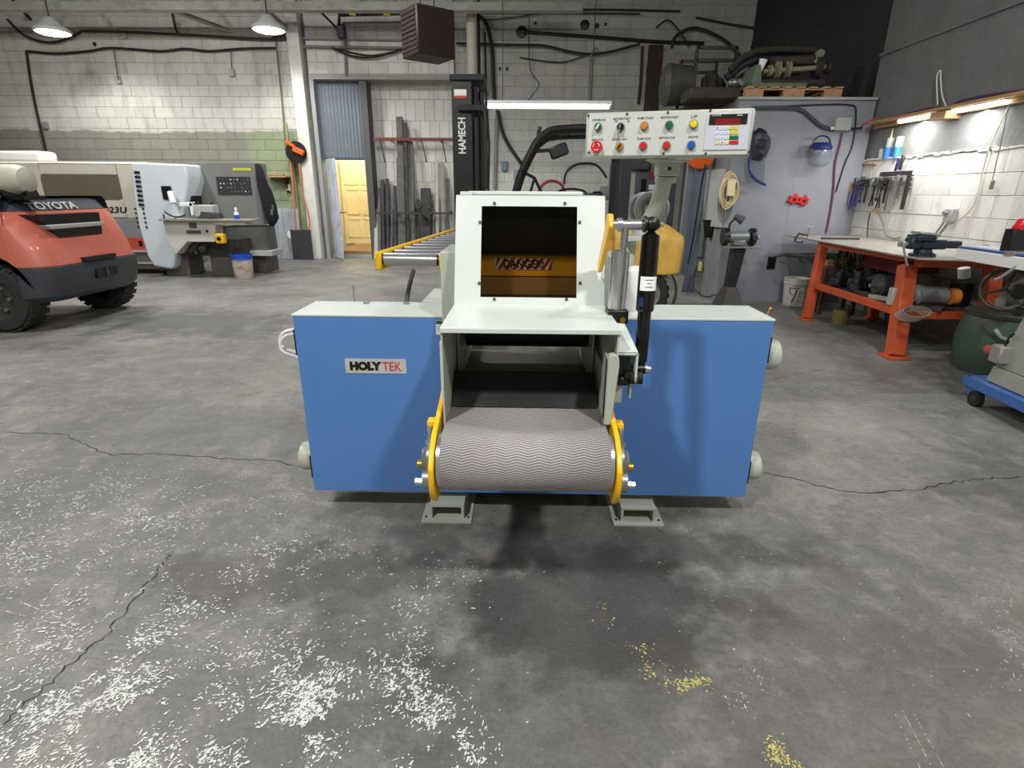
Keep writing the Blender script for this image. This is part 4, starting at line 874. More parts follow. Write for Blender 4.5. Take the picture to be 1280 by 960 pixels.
MB().box(-10.5, -6.15, 9.57, 9.60, 0.18, 0.21).build('base_strip', LGREY, mo)
text('-7S23U', A(120, 266, Y=9.595) , (1, 0, 0), (0, 0, 1), 0.55, 0.10, TEXTB, mo, 'model_lettering', 0.02, 0.002, shear=0.2); text('DI', A(112, 265, Y=9.595), (1, 0, 0), (0, 0, 1), 0.11, 0.10, TEXTB, mo, 'model_lettering', 0.02, 0.002, shear=0.2)
# white rounded end: profile curving in to the floor
endp = []
for px, py in ((164, 203), (231, 205), (236, 225), (222, 300), (219, 333), (214, 337), (192, 333), (184, 320), (172, 280), (166, 240)):
    q = A(px, py, Y=9.3); endp.append((q.x, q.z))
EN = mat('cool_white_panel', (198, 206, 212), 0.4, var=0.02)
MB().prism(endp, 'y', 9.3, 10.4).build('end_cowl', EN, mo, 0.03)
for k in range(8):
    q = A(171 + k * 0.8, 215.3 + k * 5.8, Y=9.29); MB().cb(q, (0.09, 0.02, 0.035), None, 0.006).build('vent_slot', BLACK, mo)
for k in range(5):
    for s in (0, 1):
        q = A(169 + k * 1.1 + s * 10, 261 + k * 5.7, Y=9.295); MB().cyl(q, q + Vector((0, -0.01, 0)), 0.017, n=10).build('vent_hole', BLACK, mo)
q = A(209, 241, Y=9.29); MB().cb(q, (0.17, 0.02, 0.21), None, 0.009).build('inspection_hole', BLACK, mo)
tb = MB()
a = A(205, 273, Y=9.1); b_ = A(319, 275, Y=9.1); tb.box(a.x, b_.x, 8.95, 9.28, a.z - 0.03, a.z); tb.build('infeed_table', mat('worn_table', (168, 166, 158), 0.4, 0.4, var=0.1), mo, 0.004)
pts = [(206, 276), (271, 276), (271, 302), (236, 302), (222, 318), (214, 305), (210, 300)]
MB().prism([(A(x, y, Y=9.1).x, A(x, y, Y=9.1).z) for x, y in pts], 'y', 9.05, 9.28).build('table_bracket', mat('off_white', (200, 200, 192), 0.45, dirt=(140, 138, 128)), mo, 0.006)
for x0, y0, x1, y1 in ((236, 279, 246, 285), (233, 288, 251, 292)):
    p, q = A(x0, y0, Y=9.04), A(x1, y1, Y=9.04); MB().box(p.x, q.x, 9.035, 9.05, q.z, p.z).build('label_plate', DGREY, mo)
q = A(258.5, 289, Y=9.04); MB().cyl(q, q + Vector((0, 0.02, 0)), 0.022, n=12).build('port', BLACK, mo)
p, q = A(270, 276, Y=9.05), A(309, 281, Y=9.05); MB().box(p.x, q.x, 9.0, 9.2, q.z, p.z).build('table_rail', BEI, mo)
ys = MB(); q = A(276, 298, Y=9.0); ys.cb(q, (0.13, 0.1, 0.15), None, 0.01); yo = ys.build('yellow_switch_box', YEL, mo); MB().cyl(q + Vector((0.0, -0.05, 0)), q + Vector((0, -0.08, 0)), 0.03, n=12).build('switch_knob', BLACK, yo)
MB().cyl(A(280, 282, Y=9.15), A(281, 300, Y=9.15), 0.02, n=8).build('switch_stem', DSTEEL, mo)
fe = MB(); p, q = A(218, 277, Y=9.28), A(271, 318, Y=9.28)
fe.box(A(222, 300, Y=9.4).x, A(300, 300, Y=9.4).x, 9.4, 9.9, 0.0 + 0.35, 0.62); fe.build('infeed_frame', mat('infeed_grey', (60, 58, 54), 0.6), mo)  # frame in one even dark grey
for a0, a1 in ((210, 240), (267, 300)):
    p = A(a0, 338, Y=9.5); q = A(a1, 338, Y=9.5); MB().box(p.x, q.x, 9.45, 9.9, 0.0, 0.42).build('pedestal', MATS['base_brown'], mo, 0.01)
sc_ = MB(); q = A(245, 306, Y=9.25); sc_.cyl(q + Vector((-0.12, 0, -0.1)), q + Vector((0.1, 0, 0.08)), 0.05, n=14); sc_.cyl(q + Vector((-0.2, 0.05, 0.1)), q + Vector((0.0, 0, -0.16)), 0.035, n=12); sc_.sph(q + Vector((0.1, 0, -0.05)), 0.08, 12); sc_.build('feed_motor', DSTEEL, mo)
fa = MB(); p = A(228, 255, Y=9.2); q = A(244, 272, Y=9.2)
fa.box(A(203, 0, Y=9.2).x, A(229, 0, Y=9.2).x, 9.05, 9.25, A(0, 269, Y=9.2).z, A(0, 254, Y=9.2).z); fa.build('feed_head', mat('feed_grey', (170, 172, 172), 0.45), mo, 0.02)
fa = MB(); z0, z1 = A(240, 269, Y=9.2).z, A(240, 253, Y=9.2).z; xa, xb = A(228, 260, Y=9.2).x, A(244.5, 260, Y=9.2).x
fa.box(xa, xb, 9.12, 9.2, z1 - 0.06, z1); fa.box(xb - 0.05, xb, 9.12, 9.2, z0, z1); fa.build('feed_arm', WHITEP, mo, 0.006)
MB().cyl(A(213, 240, Y=9.2), A(217, 254, Y=9.15), 0.05, n=14).build('feed_handle', WHITEP, mo)
rc = MB().tube(smooth_pts([A(206, 265, Y=9.05), A(215, 270, Y=9.0), A(225, 271, Y=9.0), A(232, 268, Y=9.05)], 4), 0.014, 6); rc.tube(smooth_pts([A(204, 268, Y=9.02), A(208, 276, Y=9.0), A(220, 273, Y=9.0)], 4), 0.012, 6); rc.build('feed_cable', CABLE, mo)
MB().box(*[A(0, 195, Y=10.0).x - 0.5, A(50, 195, Y=10.0).x], 10.0, 10.4, 1.84, 2.02).build('exhaust_hood', WHITEP, mo, 0.06)
p = A(236, 240, Y=9.5); MB().prism([(A(x, y, Y=9.5).x, A(x, y, Y=9.5).z) for x, y in ((229, 218), (237, 222), (242, 250), (240, 262), (232, 258))], 'y', 9.45, 9.9).build('side_opening', BLACK, mo)
# grey control cabinet
cab = thing('control_cabinet', 'tall grey sloping control cabinet with dark button panel, right of the white moulder end', 'cabinet', (-5.0, 9.9, 0))
pts = [(234, 203), (319, 203), (331, 281), (243, 281)]; P_ = [(A(x, y, Y=9.75).x, A(x, y, Y=9.75).z) for x, y in pts]
MB().prism(P_, 'y', 9.75, 10.15).build('upper_body', mat('cabinet_grey', (118, 120, 116), 0.5, var=0.05), cab, 0.01)
pts = [(280, 283), (332, 283), (337, 313), (287, 313)]; MB().prism([(A(x, y, Y=9.78).x, A(x, y, Y=9.78).z) for x, y in pts], 'y', 9.78, 10.15).build('lower_body', mat('cabinet_dark', (92, 94, 90), 0.5, var=0.05), cab, 0.01)
p, q = A(290, 313, Y=9.7), A(341, 320, Y=9.7); MB().box(p.x, q.x, 9.68, 10.15, q.z, p.z).build('plinth', LGREY, cab, 0.006)
MB().box(-4.97, -4.6, 9.9, 10.4, 0, 0.32).build('stand', MATS['base_brown'], cab)
pts = [(270, 221), (312, 221), (315, 243), (273, 243)]; bpn = MB().prism([(A(x, y, Y=9.74).x, A(x, y, Y=9.74).z) for x, y in pts], 'y', 9.735, 9.75).build('button_panel', mat('panel_dark', (52, 54, 58), 0.4), cab)
for r_ in range(4):
    for c_ in range(9):
        if random.random() < 0.2: continue
        q = A(275 + c_ * 4.3 + r_ * 0.6, 224.5 + r_ * 5.0, Y=9.73); MB().cyl(q, q + Vector((0, 0.01, 0)), 0.011, n=8).build('panel_button', random.choice([WHITEP, GREY, DGREY, RED if r_ == 1 else GREY]), bpn)
p, q = A(291, 210, Y=9.745), A(313.5, 213.5, Y=9.745); yl = MB().box(p.x, q.x, 9.742, 9.75, q.z, p.z).build('yellow_label', mat('label_yellow', (222, 220, 40), 0.5), cab)
for k in range(6): MB().box(p.x + 0.03 + k * 0.042, p.x + 0.055 + k * 0.042, 9.739, 9.742, q.z + 0.012, p.z - 0.012).build('label_mark', GREY, yl)
sp_ = MB(); q = A(264, 270, Y=9.15); sp_.cb(q + Vector((0, 0, 0.0)), (0.30, 0.12, 0.08), None, 0.02); 
q = A(264, 272.5, Y=9.1); sp_ = MB(); sp_.loft([[(q.x - 0.16, 9.02, q.z), (q.x + 0.17, 9.02, q.z), (q.x + 0.17, 9.2, q.z), (q.x - 0.16, 9.2, q.z)], [(q.x - 0.12, 9.04, q.z + 0.1), (q.x + 0.14, 9.04, q.z + 0.08), (q.x + 0.14, 9.18, q.z + 0.08), (q.x - 0.12, 9.18, q.z + 0.1)]])
sp_.solo('tool_tray', mat('tray_dark', (50, 50, 50), 0.6), 'dark low box of tools on the moulder infeed table', 'tray', bevel=0.008)
for px, lab in ((249, 'left of two thin dark rods standing behind the tool tray'), (266, 'right of two thin dark rods standing behind the tool tray')):
    MB().cyl(A(px, 270, Y=9.24), A(px - 1.5, 253 - (px < 255) * 2, Y=9.24), 0.018, n=8).solo('tool_rod', IRON, lab, 'tool')
bt = thing('spray_bottle', 'small white and blue spray bottle on the infeed table end', 'bottle', A(296.5, 274.5, Y=9.1)); q = A(296.5, 274.2, Y=9.1)
MB().lathe([(0.035, 0), (0.038, 0.01), (0.038, 0.07)], q, 'z', 14).build('liquid', BLUEP, bt); MB().lathe([(0.038, 0.07), (0.036, 0.09), (0.015, 0.12), (0.015, 0.14), (0.022, 0.145), (0.018, 0.18), (0.0001, 0.185)], q, 'z', 14).build('bottle_top', WHITEP, bt)
# jacket hanging from the cabinet
jk = MB(); prf = [(318, 205, 324, .05), (320, 212, 329, .10), (322, 224, 333, .14), (325, 240, 341, .16), (330, 258, 347, .17), (334, 272, 349, .16), (337, 279, 346, .13), (338, 283, 342, .08)]
rgs = []
for l, y, r_, dpt in prf:
    a = A(l, y, Y=9.68); b = A(r_, y, Y=9.68); R_ = []
    for k in range(14):
        t = 2 * PI * k / 14; cx = (a.x + b.x) / 2; wx = (b.x - a.x) / 2; R_.append((cx + wx * math.cos(t) * (1 + 0.12 * math.sin(3 * k + y)), 9.72 - dpt * 0.5 + dpt * 0.5 * math.sin(t) * (1 + 0.25 * math.sin(5 * k)), a.z))
    rgs.append(R_)
jo = jk.loft(rgs, True).solo('hanging_jacket', mat('black_cloth', (18, 18, 20), 0.9, var=0.3, vscale=15), 'black jacket hanging on the right side of the grey control cabinet', 'jacket')
p = A(339, 262, Y=9.58); MB().cb(p, (0.07, 0.01, 0.17), Matrix.Rotation(0.2, 3, 'Y')).build('reflective_patch', mat('patch_grey', (90, 90, 90), 0.6), jo)
# bucket
def bucket(c, r, h, body, rim, name, label, band=None):
    b = thing(name, label, 'bucket', c)
    MB().lathe([(r * 0.84, 0), (r * 0.86, 0.005), (r * 0.98, h * 0.80)], c, 'z', 28).build('body', body, b)
    MB().lathe([(r * 0.98, h * 0.80), (r * 1.03, h * 0.80), (r * 1.03, h * 0.84), (r, h * 0.85), (r, h * 0.92), (r * 1.05, h * 0.93), (r * 1.05, h), (r * 0.97, h), (r * 0.96, h * 0.9), (0.0001, h * 0.9)], c, 'z', 28).build('rim', rim, b)
    return b
c = A(313, 346, Z=0); pm = mat('printed_label', (196, 184, 170), 0.5, dirt=(120, 60, 70), dscale=9, damt=0.8)
b1 = bucket(Vector((c.x, c.y - 0.2, 0)), 0.165, 0.40, pm, BLUEP, 'paint_bucket', 'paint bucket with a blue rim, in front of the grey cabinet')
# corrugated sheet and dark board leaning at the wall, disc, hose reel, bits
cs = MB(); 
xa, xb = A(338, 320, Y=12.05).x, A(378, 320, Y=12.05).x; mbb = corrug(xa, xb, 0.0, 1.05, 12.1, 0.14, 0.03, 8); mbb.solo('corrugated_offcut', GALV, 'shiny corrugated metal sheet standing against the green wall', 'metal sheet')
xa, xb = A(368, 320, Y=12.0).x, A(394, 320, Y=12.0).x; MB().box(xa, xb - 0.02, 11.93, 11.95, 0.0, 0.62).solo('dark_board', mat('rubber_board', (52, 52, 56), 0.7), 'dark low board standing in front of the corrugated sheet', 'board')
q = A(365, 293, Y=12.0); MB().cyl((q.x, 12.0, q.z), (q.x, 11.97, q.z), 0.09, n=24).solo('round_disc', WHITEP, 'small white disc fixed on the corrugated sheet', 'disc')
hr = thing('hose_reel', 'orange and black hose reel on the wall beside the white column', 'hose reel', A(374, 210, Y=12.2)); q = A(374, 191, Y=12.15)
MB().lathe([(0.21, 0), (0.21, 0.03), (0.12, 0.04), (0.12, 0.12), (0.21, 0.13), (0.21, 0.16)], (q.x, 11.98, q.z), 'y', 28).build('spool', BLACK, hr)
MB().cb((q.x + 0.07, 11.93, q.z + 0.02), (0.24, 0.08, 0.11), Matrix.Rotation(0.4, 3, 'Y'), 0.02).build('reel_cover', mat('reel_orange', (230, 96, 30), 0.4), hr); MB().cb((q.x - 0.09, 11.95, q.z + 0.15), (0.2, 0.06, 0.06), Matrix.Rotation(0.5, 3, 'Y'), 0.01).build('reel_cover', MATS['reel_orange'], hr)
OH = mat('orange_hose', (196, 116, 80), 0.5)
MB().tube(smooth_pts([A(374, 203, Y=12.0), A(376, 222, Y=11.98), A(378, 240, Y=11.98), A(384, 262, Y=11.98), A(387, 280, Y=11.98), A(383, 294, Y=11.98), A(376, 298, Y=11.98), A(371, 290, Y=11.98), A(368, 262, Y=12.0), A(366, 230, Y=12.0), A(362, 190, Y=12.05), A(364, 178, Y=12.1)], 5), 0.016, 8).build('hose', OH, hr)
MB().box(-4.83, -4.81, 12.2, 12.3, 0.4, 2.0).cyl((-4.86, 12.18, 0.0), (-4.86, 12.18, 2.7), 0.03, n=10).solo('wall_pipe', mat('pipe_khaki', (150, 148, 108), 0.7, var=0.1), 'khaki pipe standing against the wall between hose reel and column', 'pipe')
p = A(346, 222, Y=12.2); sh = thing('wall_shelf', 'small wooden wall shelf right of the hanging jacket', 'shelf', (p.x, 12.2, p.z)); MB().box(p.x - 0.2, p.x + 0.28, 11.98, 12.30, p.z, p.z + 0.03).build('board', WOOD, sh)
MB().prism([(12.30, p.z), (12.02, p.z), (12.30, p.z - 0.3)], 'x', p.x + 0.18, p.x + 0.2).build('bracket', RUST, sh); MB().cb((p.x + 0.05, 12.1, p.z + 0.05), (0.3, 0.14, 0.04), None, 0.01).solo('wood_scrap', mat('scrap_tan', (170, 130, 100), 0.8), 'tan wooden scrap on the small wall shelf', 'wood')
p = A(359, 235, Y=12.2); sb = MB().cb((p.x, 12.27, p.z), (0.08, 0.06, 0.14), None, 0.01).solo('wall_switch', WHITEP, 'small white switch box on the green wall', 'switch'); MB().cb((p.x, 12.235, p.z - 0.07), (0.05, 0.03, 0.05), None).build('plug', BLACK, sb)
# ------------------------------------------------------------------ lumber and bars in the bay
def stick(px0, px1, ytop, ybot, m, lab, lean=0.25, yb=12.1, th=0.05, name='board', lean_x=0, round_=False):
    a = A(px0, ybot, Z=0); k = yb
    xl = A(px0, 315, Y=k).x; xr = A(px1, 315, Y=k).x; tl = A(px0 + lean_x, ytop, Y=12.4)
    zt = tl.z; xt = A((px0 + px1) / 2 + lean_x - 4, ytop, Y=12.4).x; w_ = max(xr - xl, 0.025); xc = (xl + xr) / 2
    p0 = Vector((xc, k, 0.0)); p1 = Vector((xc + lean_x * 0.018, k + 0.36, zt)); d = (p1 - p0).normalized(); s = Vector((1, 0, 0)); n = s.cross(d).normalized(); s = d.cross(n)
    M = Matrix((s, n, d)).transposed(); mb = MB()
    if round_: mb.cyl(p0, p1, w_ / 2, n=10)
    else: mb.cb((p0 + p1) / 2 + Vector((0, 0, th * 0.2)), (w_, th, (p1 - p0).length), M, 0.004)
    return mb.solo(name, m, lab, 'pipe' if round_ else 'board', 'bars and boards leaning in the bay')
GB = mat('grey_board', (96, 94, 90), 0.75, var=0.25, vscale=9); PB = mat('pale_board', (172, 172, 162), 0.7, var=0.12); DB = mat('black_bar', (42, 41, 42), 0.6, var=0.3)
L_ = [(467, 472, 262, PB, 'short pale strip leaning at the left end of the bay wall', 0), (472, 476, 236, GB, 'grey bar leaning beside the short pale strip', 0), (477, 481, 225, DB, 'first of two tall black bars leaning in the bay, left one', 0),
      (483, 487, 224, DB, 'second of two tall black bars leaning in the bay, right one', 0), (487.5, 490, 262, GB, 'thin grey strip right of the two tall black bars', 0), (492, 496, 233, DB, 'dark bar with a cross hook, left of the tallest plank', 0),
      (498, 500.5, 198, GB, 'thin dark batten standing left of the tallest plank', 0), (500.5, 508, 146, GB, 'tallest dark plank leaning in the bay', 0), (508.5, 513, 154, DB, 'dark plank right behind the tallest plank', 0), (514, 519, 178, GB, 'dark plank third in the tall group', 0),
      (526, 538, 236, DB, 'wide dark board with a rounded top, middle of the bay', 0), (545, 549, 201, PB, 'pale board leaning near the black mast, left one', 0), (552, 556, 203, mat('olive_board', (140, 140, 120), 0.7), 'olive grey board leaning near the black mast', 0),
      (557, 562, 224, GB, 'grey plank directly left of the black mast', 0), (497, 499, 272, PB, 'thin pale strip low in front of the tallest plank', 0), (503, 509, 284, mat('sage_board', (120, 124, 110), 0.7), 'short sage board at the foot of the tallest plank', 0),
      (521, 524, 250, DB, 'black bar right of the plank group', 0), (540, 543, 262, GB, 'grey strip between the wide dark board and the pale board', 0), (491, 493, 268, DB, 'low black strip left of the dark bar with the hook', 0)]
for i, (a, b_, t_, m, lab, lx) in enumerate(L_): stick(a, b_, t_, 320, m, lab, yb=12.05 + 0.03 * (i % 4))
for k, (px, lab) in enumerate(((475, 'thin rod hanging from the left end of the red rack bar'), (527, 'thin rod hanging from the middle of the red rack bar'), (552, 'thin rod hanging from the right end of the red rack bar'))):
    MB().cyl(A(px, 174, Y=12.3), A(px + 6, 203, Y=12.45), 0.012, n=6).solo('thin_rod', DSTEEL, lab, 'rod', 'rods hanging from the rack bar')
a, b_ = A(467, 174, Y=12.35), A(566, 174, Y=12.35); rk = MB().box(a.x, b_.x, 12.3, 12.36, a.z - 0.03, a.z + 0.03).solo('rack_bar', mat('red_oxide', (110, 60, 52), 0.7), 'dark red rack bar fixed across the bay wall', 'rack')
MB().box(a.x + 0.3, a.x + 0.34, 12.36, 12.6, a.z - 0.02, a.z + 0.02).build('bracket', RUST, rk); MB().box(b_.x - 0.3, b_.x - 0.26, 12.36, 12.6, a.z - 0.02, a.z + 0.02).build('bracket', RUST, rk)
a, b_ = A(470, 266, Y=12.0), A(566, 268, Y=12.0); rl = MB().box(a.x, b_.x, 11.97, 12.02, a.z - 0.02, a.z + 0.02).solo('lower_rack_bar', DSTEEL, 'dark lower rack rail holding the leaning bars', 'rack')
for px in (494, 522, 560): q = A(px, 266, Y=12.0); MB().box(q.x - 0.02, q.x + 0.02, 12.02, 12.6, q.z - 0.02, q.z + 0.02).build('rack_arm', DSTEEL, rl)
for px, s_ in ((523, 'left'), (535, 'right')):
    q = A(px, 257, Y=11.9); MB().lathe([(0.0001, 0), (0.07, 0.0), (0.085, 0.03), (0.07, 0.06), (0.03, 0.09)], q, 'y', 16).solo('round_clamp', DSTEEL, 'dark round clamp on the lower rack rail, ' + s_ + ' one of the pair', 'clamp', loc=None)
# ------------------------------------------------------------------ roof steel, heater, pipes, wires along the walls
STL = mat('roof_steel', (168, 168, 158), 0.7, var=0.15, dirt=(110, 104, 92)); DRK = mat('dark_pipe', (48, 44, 42), 0.7, var=0.2)
tr = thing('roof_truss', 'pale steel roof truss running across the top of the picture', 'truss', (-4, 11.3, 4.55))
z_ = A(200, 8, Y=11.3).z; MB().box(-12.9, 1.0, 11.25, 11.35, z_ - 0.06, z_ + 0.06).build('lower_chord', STL, tr); MB().box(-12.9, 1.0, 11.2, 11.4, z_ - 0.075, z_ - 0.055).build('chord_flange', STL, tr)
MB().box(-12.9, 4.3, 11.25, 11.35, z_ + 0.55, z_ + 0.65).build('upper_chord', STL, tr)
for k in range(14):
    x = -12.5 + k * 0.95; MB().cyl((x, 11.3, z_), (x + (0.47 if k % 2 == 0 else -0.47), 11.3, z_ + 0.6), 0.022, n=8).build('web_bar', STL, tr)
for lab, (a, b_), r, m in (('dark diagonal brace from truss to white column, left of the heater', ((320, 2), (372, 48)), 0.05, STL), ('thin diagonal brace running down to the wall left of the column', ((213, 12), (285, 38)), 0.045, STL),
                        ('dark diagonal rod right of the white column', ((398, 12), (428, 42)), 0.02, DRK), ('dark brace at the top left corner', ((16, 0), (38, 24)), 0.03, DRK)):
    MB().cyl(A(*a, Y=11.5), A(*b_, Y=12.3), r, n=8).solo('brace', m, lab, 'brace')
ht_ = thing('unit_heater', 'brown boxy unit heater hung under the roof', 'heater', A(535, 55, Y=9.2))
c_ = A(535, 44, Y=9.2); M_ = Matrix.Rotation(math.radians(38), 3, 'Z'); HB = mat('heater_brown', (52, 38, 36), 0.6, var=0.1)
MB().cb(c_, (0.62, 0.50, 0.62), M_, 0.02).build('casing', HB, ht_)
fx = M_ @ Vector((-1, 0, 0)); fy_ = M_ @ Vector((0, 1, 0))
for k in range(9): MB().cb(c_ + fx * 0.315 + Vector((0, 0, -0.24 + k * 0.06)), (0.02, 0.44, 0.012), M_).build('louvre', mat('heater_louvre', (70, 52, 48), 0.6), ht_)
for s in (-1, 1): MB().cyl(c_ + fy_ * 0.2 * s + Vector((0, 0, 0.31)), c_ + fy_ * 0.2 * s + Vector((0, 0, 1.25)), 0.012, n=6).build('hanger_rod', DRK, ht_)
def pipe(pts, r, m, name, lab, cat, Y=None, k=1, grp=None, n=8):
    P = [A(p[0], p[1], Y=(p[2] if len(p) > 2 else Y)) for p in pts]
    if k > 1: P = smooth_pts(P, k)
    return MB().tube(P, r, n).solo(name, m, lab, cat, grp)
gp = pipe([(515, 16), (424, 18), (424, 34), (427, 48)], 0.04, DRK, 'gas_pipe', 'dark gas pipe with yellow bands left of the heater', 'pipe', 11.8)
for px in (441, 484): q = A(px, 17.3, Y=11.8); MB().cyl(q - Vector((0.06, 0, 0)), q + Vector((0.06, 0, 0)), 0.042, n=12).build('yellow_band', mat('band_yellow', (215, 205, 70), 0.5), gp)
q = A(427, 40, Y=11.8); MB().cb(q, (0.16, 0.14, 0.24), None, 0.03).build('regulator', IRON, gp)
for px in (452, 495): q = A(px, 16.5, Y=11.8); MB().cyl(q, (q.x, q.y, 5.6), 0.01, n=6).build('hanger_rod', DRK, gp)
pipe([(431, 46), (433, 95)], 0.03, mat('pipe_taupe', (120, 116, 104), 0.7), 'down_pipe', 'grey pipe running down to the bay lintel', 'pipe', 12.19)
pipe([(428, 30), (506, 30)], 0.035, GREY, 'flue_pipe', 'grey horizontal pipe ending at the heater', 'pipe', 11.9)
pipe([(589, 2), (591, 96)], 0.10, mat('pipe_cream', (186, 182, 168), 0.6, var=0.06), 'downspout', 'thick cream vertical pipe above the black forklift mast', 'pipe', 11.7, n=16)
pipe([(598, 0), (599, 96)], 0.03, DRK, 'riser_pipe', 'thin dark pipe beside the thick cream pipe', 'pipe', 11.8)
W = 12.26
CB = [([(0, 41), (60, 39), (95, 40)], 0.018, GREY, 'grey conduit at the far left under the roof'), ([(105, 39), (155, 40), (240, 44), (330, 49), (366, 47)], 0.025, DRK, 'dark conduit along the wall below the truss'),
      ([(9, 24), (30, 44), (60, 53), (85, 48), (104, 38)], 0.022, CABLE, 'loose black cable drooping around the left flood light'),
      ([(33, 64), (70, 67), (110, 64), (140, 60), (200, 64), (230, 61), (262, 64), (300, 61), (345, 60)], 0.022, CABLE, 'wavy black cable along the left wall'), ([(33, 64), (38, 100), (46, 140), (59, 195)], 0.024, CABLE, 'black cable dropping down the left wall'),
      ([(142, 62), (148, 100)], 0.008, DRK, 'thin cord hanging to a small wall box, left one'), ([(288, 60), (290, 90)], 0.008, DRK, 'thin cord hanging to a small wall box, right one'), ([(215, 16), (219, 34), (224, 44)], 0.02, CABLE, 'short black cable running down from the truss'),
      ([(345, 52), (352, 120), (358, 190)], 0.022, mat('conduit_tan', (110, 100, 84), 0.7), 'tan conduit running down to the hose reel'), ([(379, 48), (440, 49), (505, 50)], 0.02, GREY, 'upper grey conduit above the bay'), ([(379, 58), (440, 59), (505, 60)], 0.024, mat('conduit_grey', (120, 118, 108), 0.6), 'lower grey conduit above the bay'),
      ([(415, 60), (440, 70), (465, 72), (490, 66), (508, 58)], 0.018, CABLE, 'black cable sagging below the bay conduits'), ([(420, 60), (445, 67), (470, 69), (506, 61)], 0.014, CABLE, 'thinner black cable sagging below the bay conduits'), ([(340, 47), (360, 42), (372, 46)], 0.02, CABLE, 'black cable curling towards the column')]
for i, (P, r, m, lab) in enumerate(CB): pipe(P, r, m, 'wall_cable', lab, 'cable', (12.17 if P[0][0] > 370 else W) - 0.02 * (i % 3), 4)
for px, py, lab in ((148, 100, 'small pale box at the end of the left hanging cord'), (290, 91, 'small pale box at the end of the right hanging cord'), (57, 157, 'small dark box on the dropping black cable'), (155, 44, 'pale junction box on the dark conduit, near the left flood light')):
    MB().cb(A(px, py, Y=12.27), (0.1, 0.07, 0.13), None, 0.01).solo('wall_box', GREY if py > 150 else LGREY, lab, 'box')
CB2 = [([(597, 11), (700, 12), (765, 12), (850, 14)], 0.018, DRK, 'upper thin conduit at the top of the rear wall'), ([(597, 15), (700, 16), (800, 17)], 0.014, DRK, 'lower thin conduit at the top of the rear wall'), ([(570, 54), (640, 56), (680, 57), (715, 65), (750, 67), (800, 55)], 0.022, CABLE, 'heavy black cable along the rear wall'),
       ([(655, 40), (740, 46), (820, 52), (880, 54)], 0.03, CABLE, 'black hose running right from the round wall hole'), ([(596, 19), (608, 30), (615, 60), (617, 100), (618, 124)], 0.035, CABLE, 'thick black hose dropping beside the cream pipe'),
       ([(622, 138), (630, 170), (645, 195), (655, 208)], 0.035, CABLE, 'thick black hose curving down behind the lit tube'), ([(622, 138), (620, 180), (619, 236)], 0.04, mat('conduit_grey', (0, 0, 0)), 'grey conduit down the rear wall left of the guard'),
       ([(606, 40), (608, 120), (609, 236)], 0.018, CABLE, 'thin black cable beside the mast'), ([(662, 0), (661, 60), (664, 90), (674, 105), (666, 118), (659, 128)], 0.008, DRK, 'thin hooked wire on the rear wall'), ([(803, 58), (801, 100), (798, 130)], 0.03, DRK, 'dark pipe down the rear wall left of the rusty post'),
       ([(738, 70), (736, 128)], 0.02, GREY, 'grey conduit left above the control panel'), ([(748, 64), (744, 60), (738, 70)], 0.02, GREY, 'short conduit bend above the control panel'), ([(705, 230), (708, 215), (722, 205), (745, 206), (758, 222)], 0.02, CABLE, 'black cable arch behind the control panel'),
       ([(596, 16), (605, 24), (640, 22), (690, 14)], 0.012, DRK, 'thin wire swagged at the top of the rear wall'), ([(840, 60), (845, 45), (870, 35), (905, 50), (925, 70)], 0.03, DRK, 'dark arching duct over the partition'), ([(870, 22), (960, 35), (1000, 5)], 0.02, DRK, 'dark wire above the partition'), ([(940, 60), (985, 30), (1020, 0)], 0.05, DRK, 'dark sloping pipe above the stored rollers'),
       ([(820, 35), (835, 25), (850, 40), (862, 58)], 0.015, CABLE, 'small black wire tangle under the roof'), ([(650, 72), (700, 78), (730, 70)], 0.012, DRK, 'thin sagging wire on the rear wall')]
for i, (P, r, m, lab) in enumerate(CB2): pipe(P, r, m, 'wall_cable', lab, 'cable', 12.26 - 0.03 * (i % 3), 4)
for px, py, r, lab in ((652, 40, 0.11, 'large'), (731, 31, 0.09, 'heart-shaped')):
    q = A(px, py, Y=12.3); MB().lathe([(r, 0), (r * 0.9, -0.004), (r * 0.3, -0.006), (0.0001, -0.006)], (q.x, 12.3, q.z), 'y', 12).solo('wall_hole', BLACK, lab + ' dark hole in the rear wall', 'hole')
for px, py, r in ((669, 29, 0.03), (746, 32, 0.05), (757, 30, 0.03), (625, 86, 0.03), (634, 86, 0.03), (413, 39, 0.05), (118, 55, 0.04)):
    q = A(px, py, Y=12.29); MB().cyl((q.x, 12.3, q.z), (q.x, 12.29, q.z), r, n=8).build('wall_spot', mat('hole_dark', (58, 54, 50), 0.9), wr)
# flood lights
def flood(px, py, lab):
    c = A(px, py, Y=10.6); t = thing('flood_light', lab, 'lamp', c + Vector((0, 0, 0.15)), 'round flood lights on the left')
    MB().lathe([(0.27, 0.0), (0.28, 0.04), (0.16, 0.12), (0.08, 0.22), (0.0001, 0.24)], c, 'z', 24).build('housing', LGREY, t)
    em = mat('lamp_glass', (255, 250, 240), 0.3, emit=14); MB().lathe([(0.0001, -0.03), (0.2, -0.02), (0.25, 0.0)], c, 'z', 24).build('lamp_glass', em, t)
    MB().cyl(c + Vector((0, 0, 0.24)), (c.x, c.y, 5.6), 0.012, n=6).build('stem', DRK, t)
    l = bpy.data.lights.new('flood', 'SPOT'); l.energy = 230; l.spot_size = math.radians(150); l.spot_blend = 0.5; l.shadow_soft_size = 0.2; o = bpy.data.objects.new('flood_lamp', l); C.objects.link(o); o.location = c - Vector((0, 0, 0.08)); o.rotation_euler = (math.radians(12), 0, 0)
flood(66, 41, 'glowing round flood light under the roof, the far left one'); flood(336, 38, 'glowing round flood light near the white column')
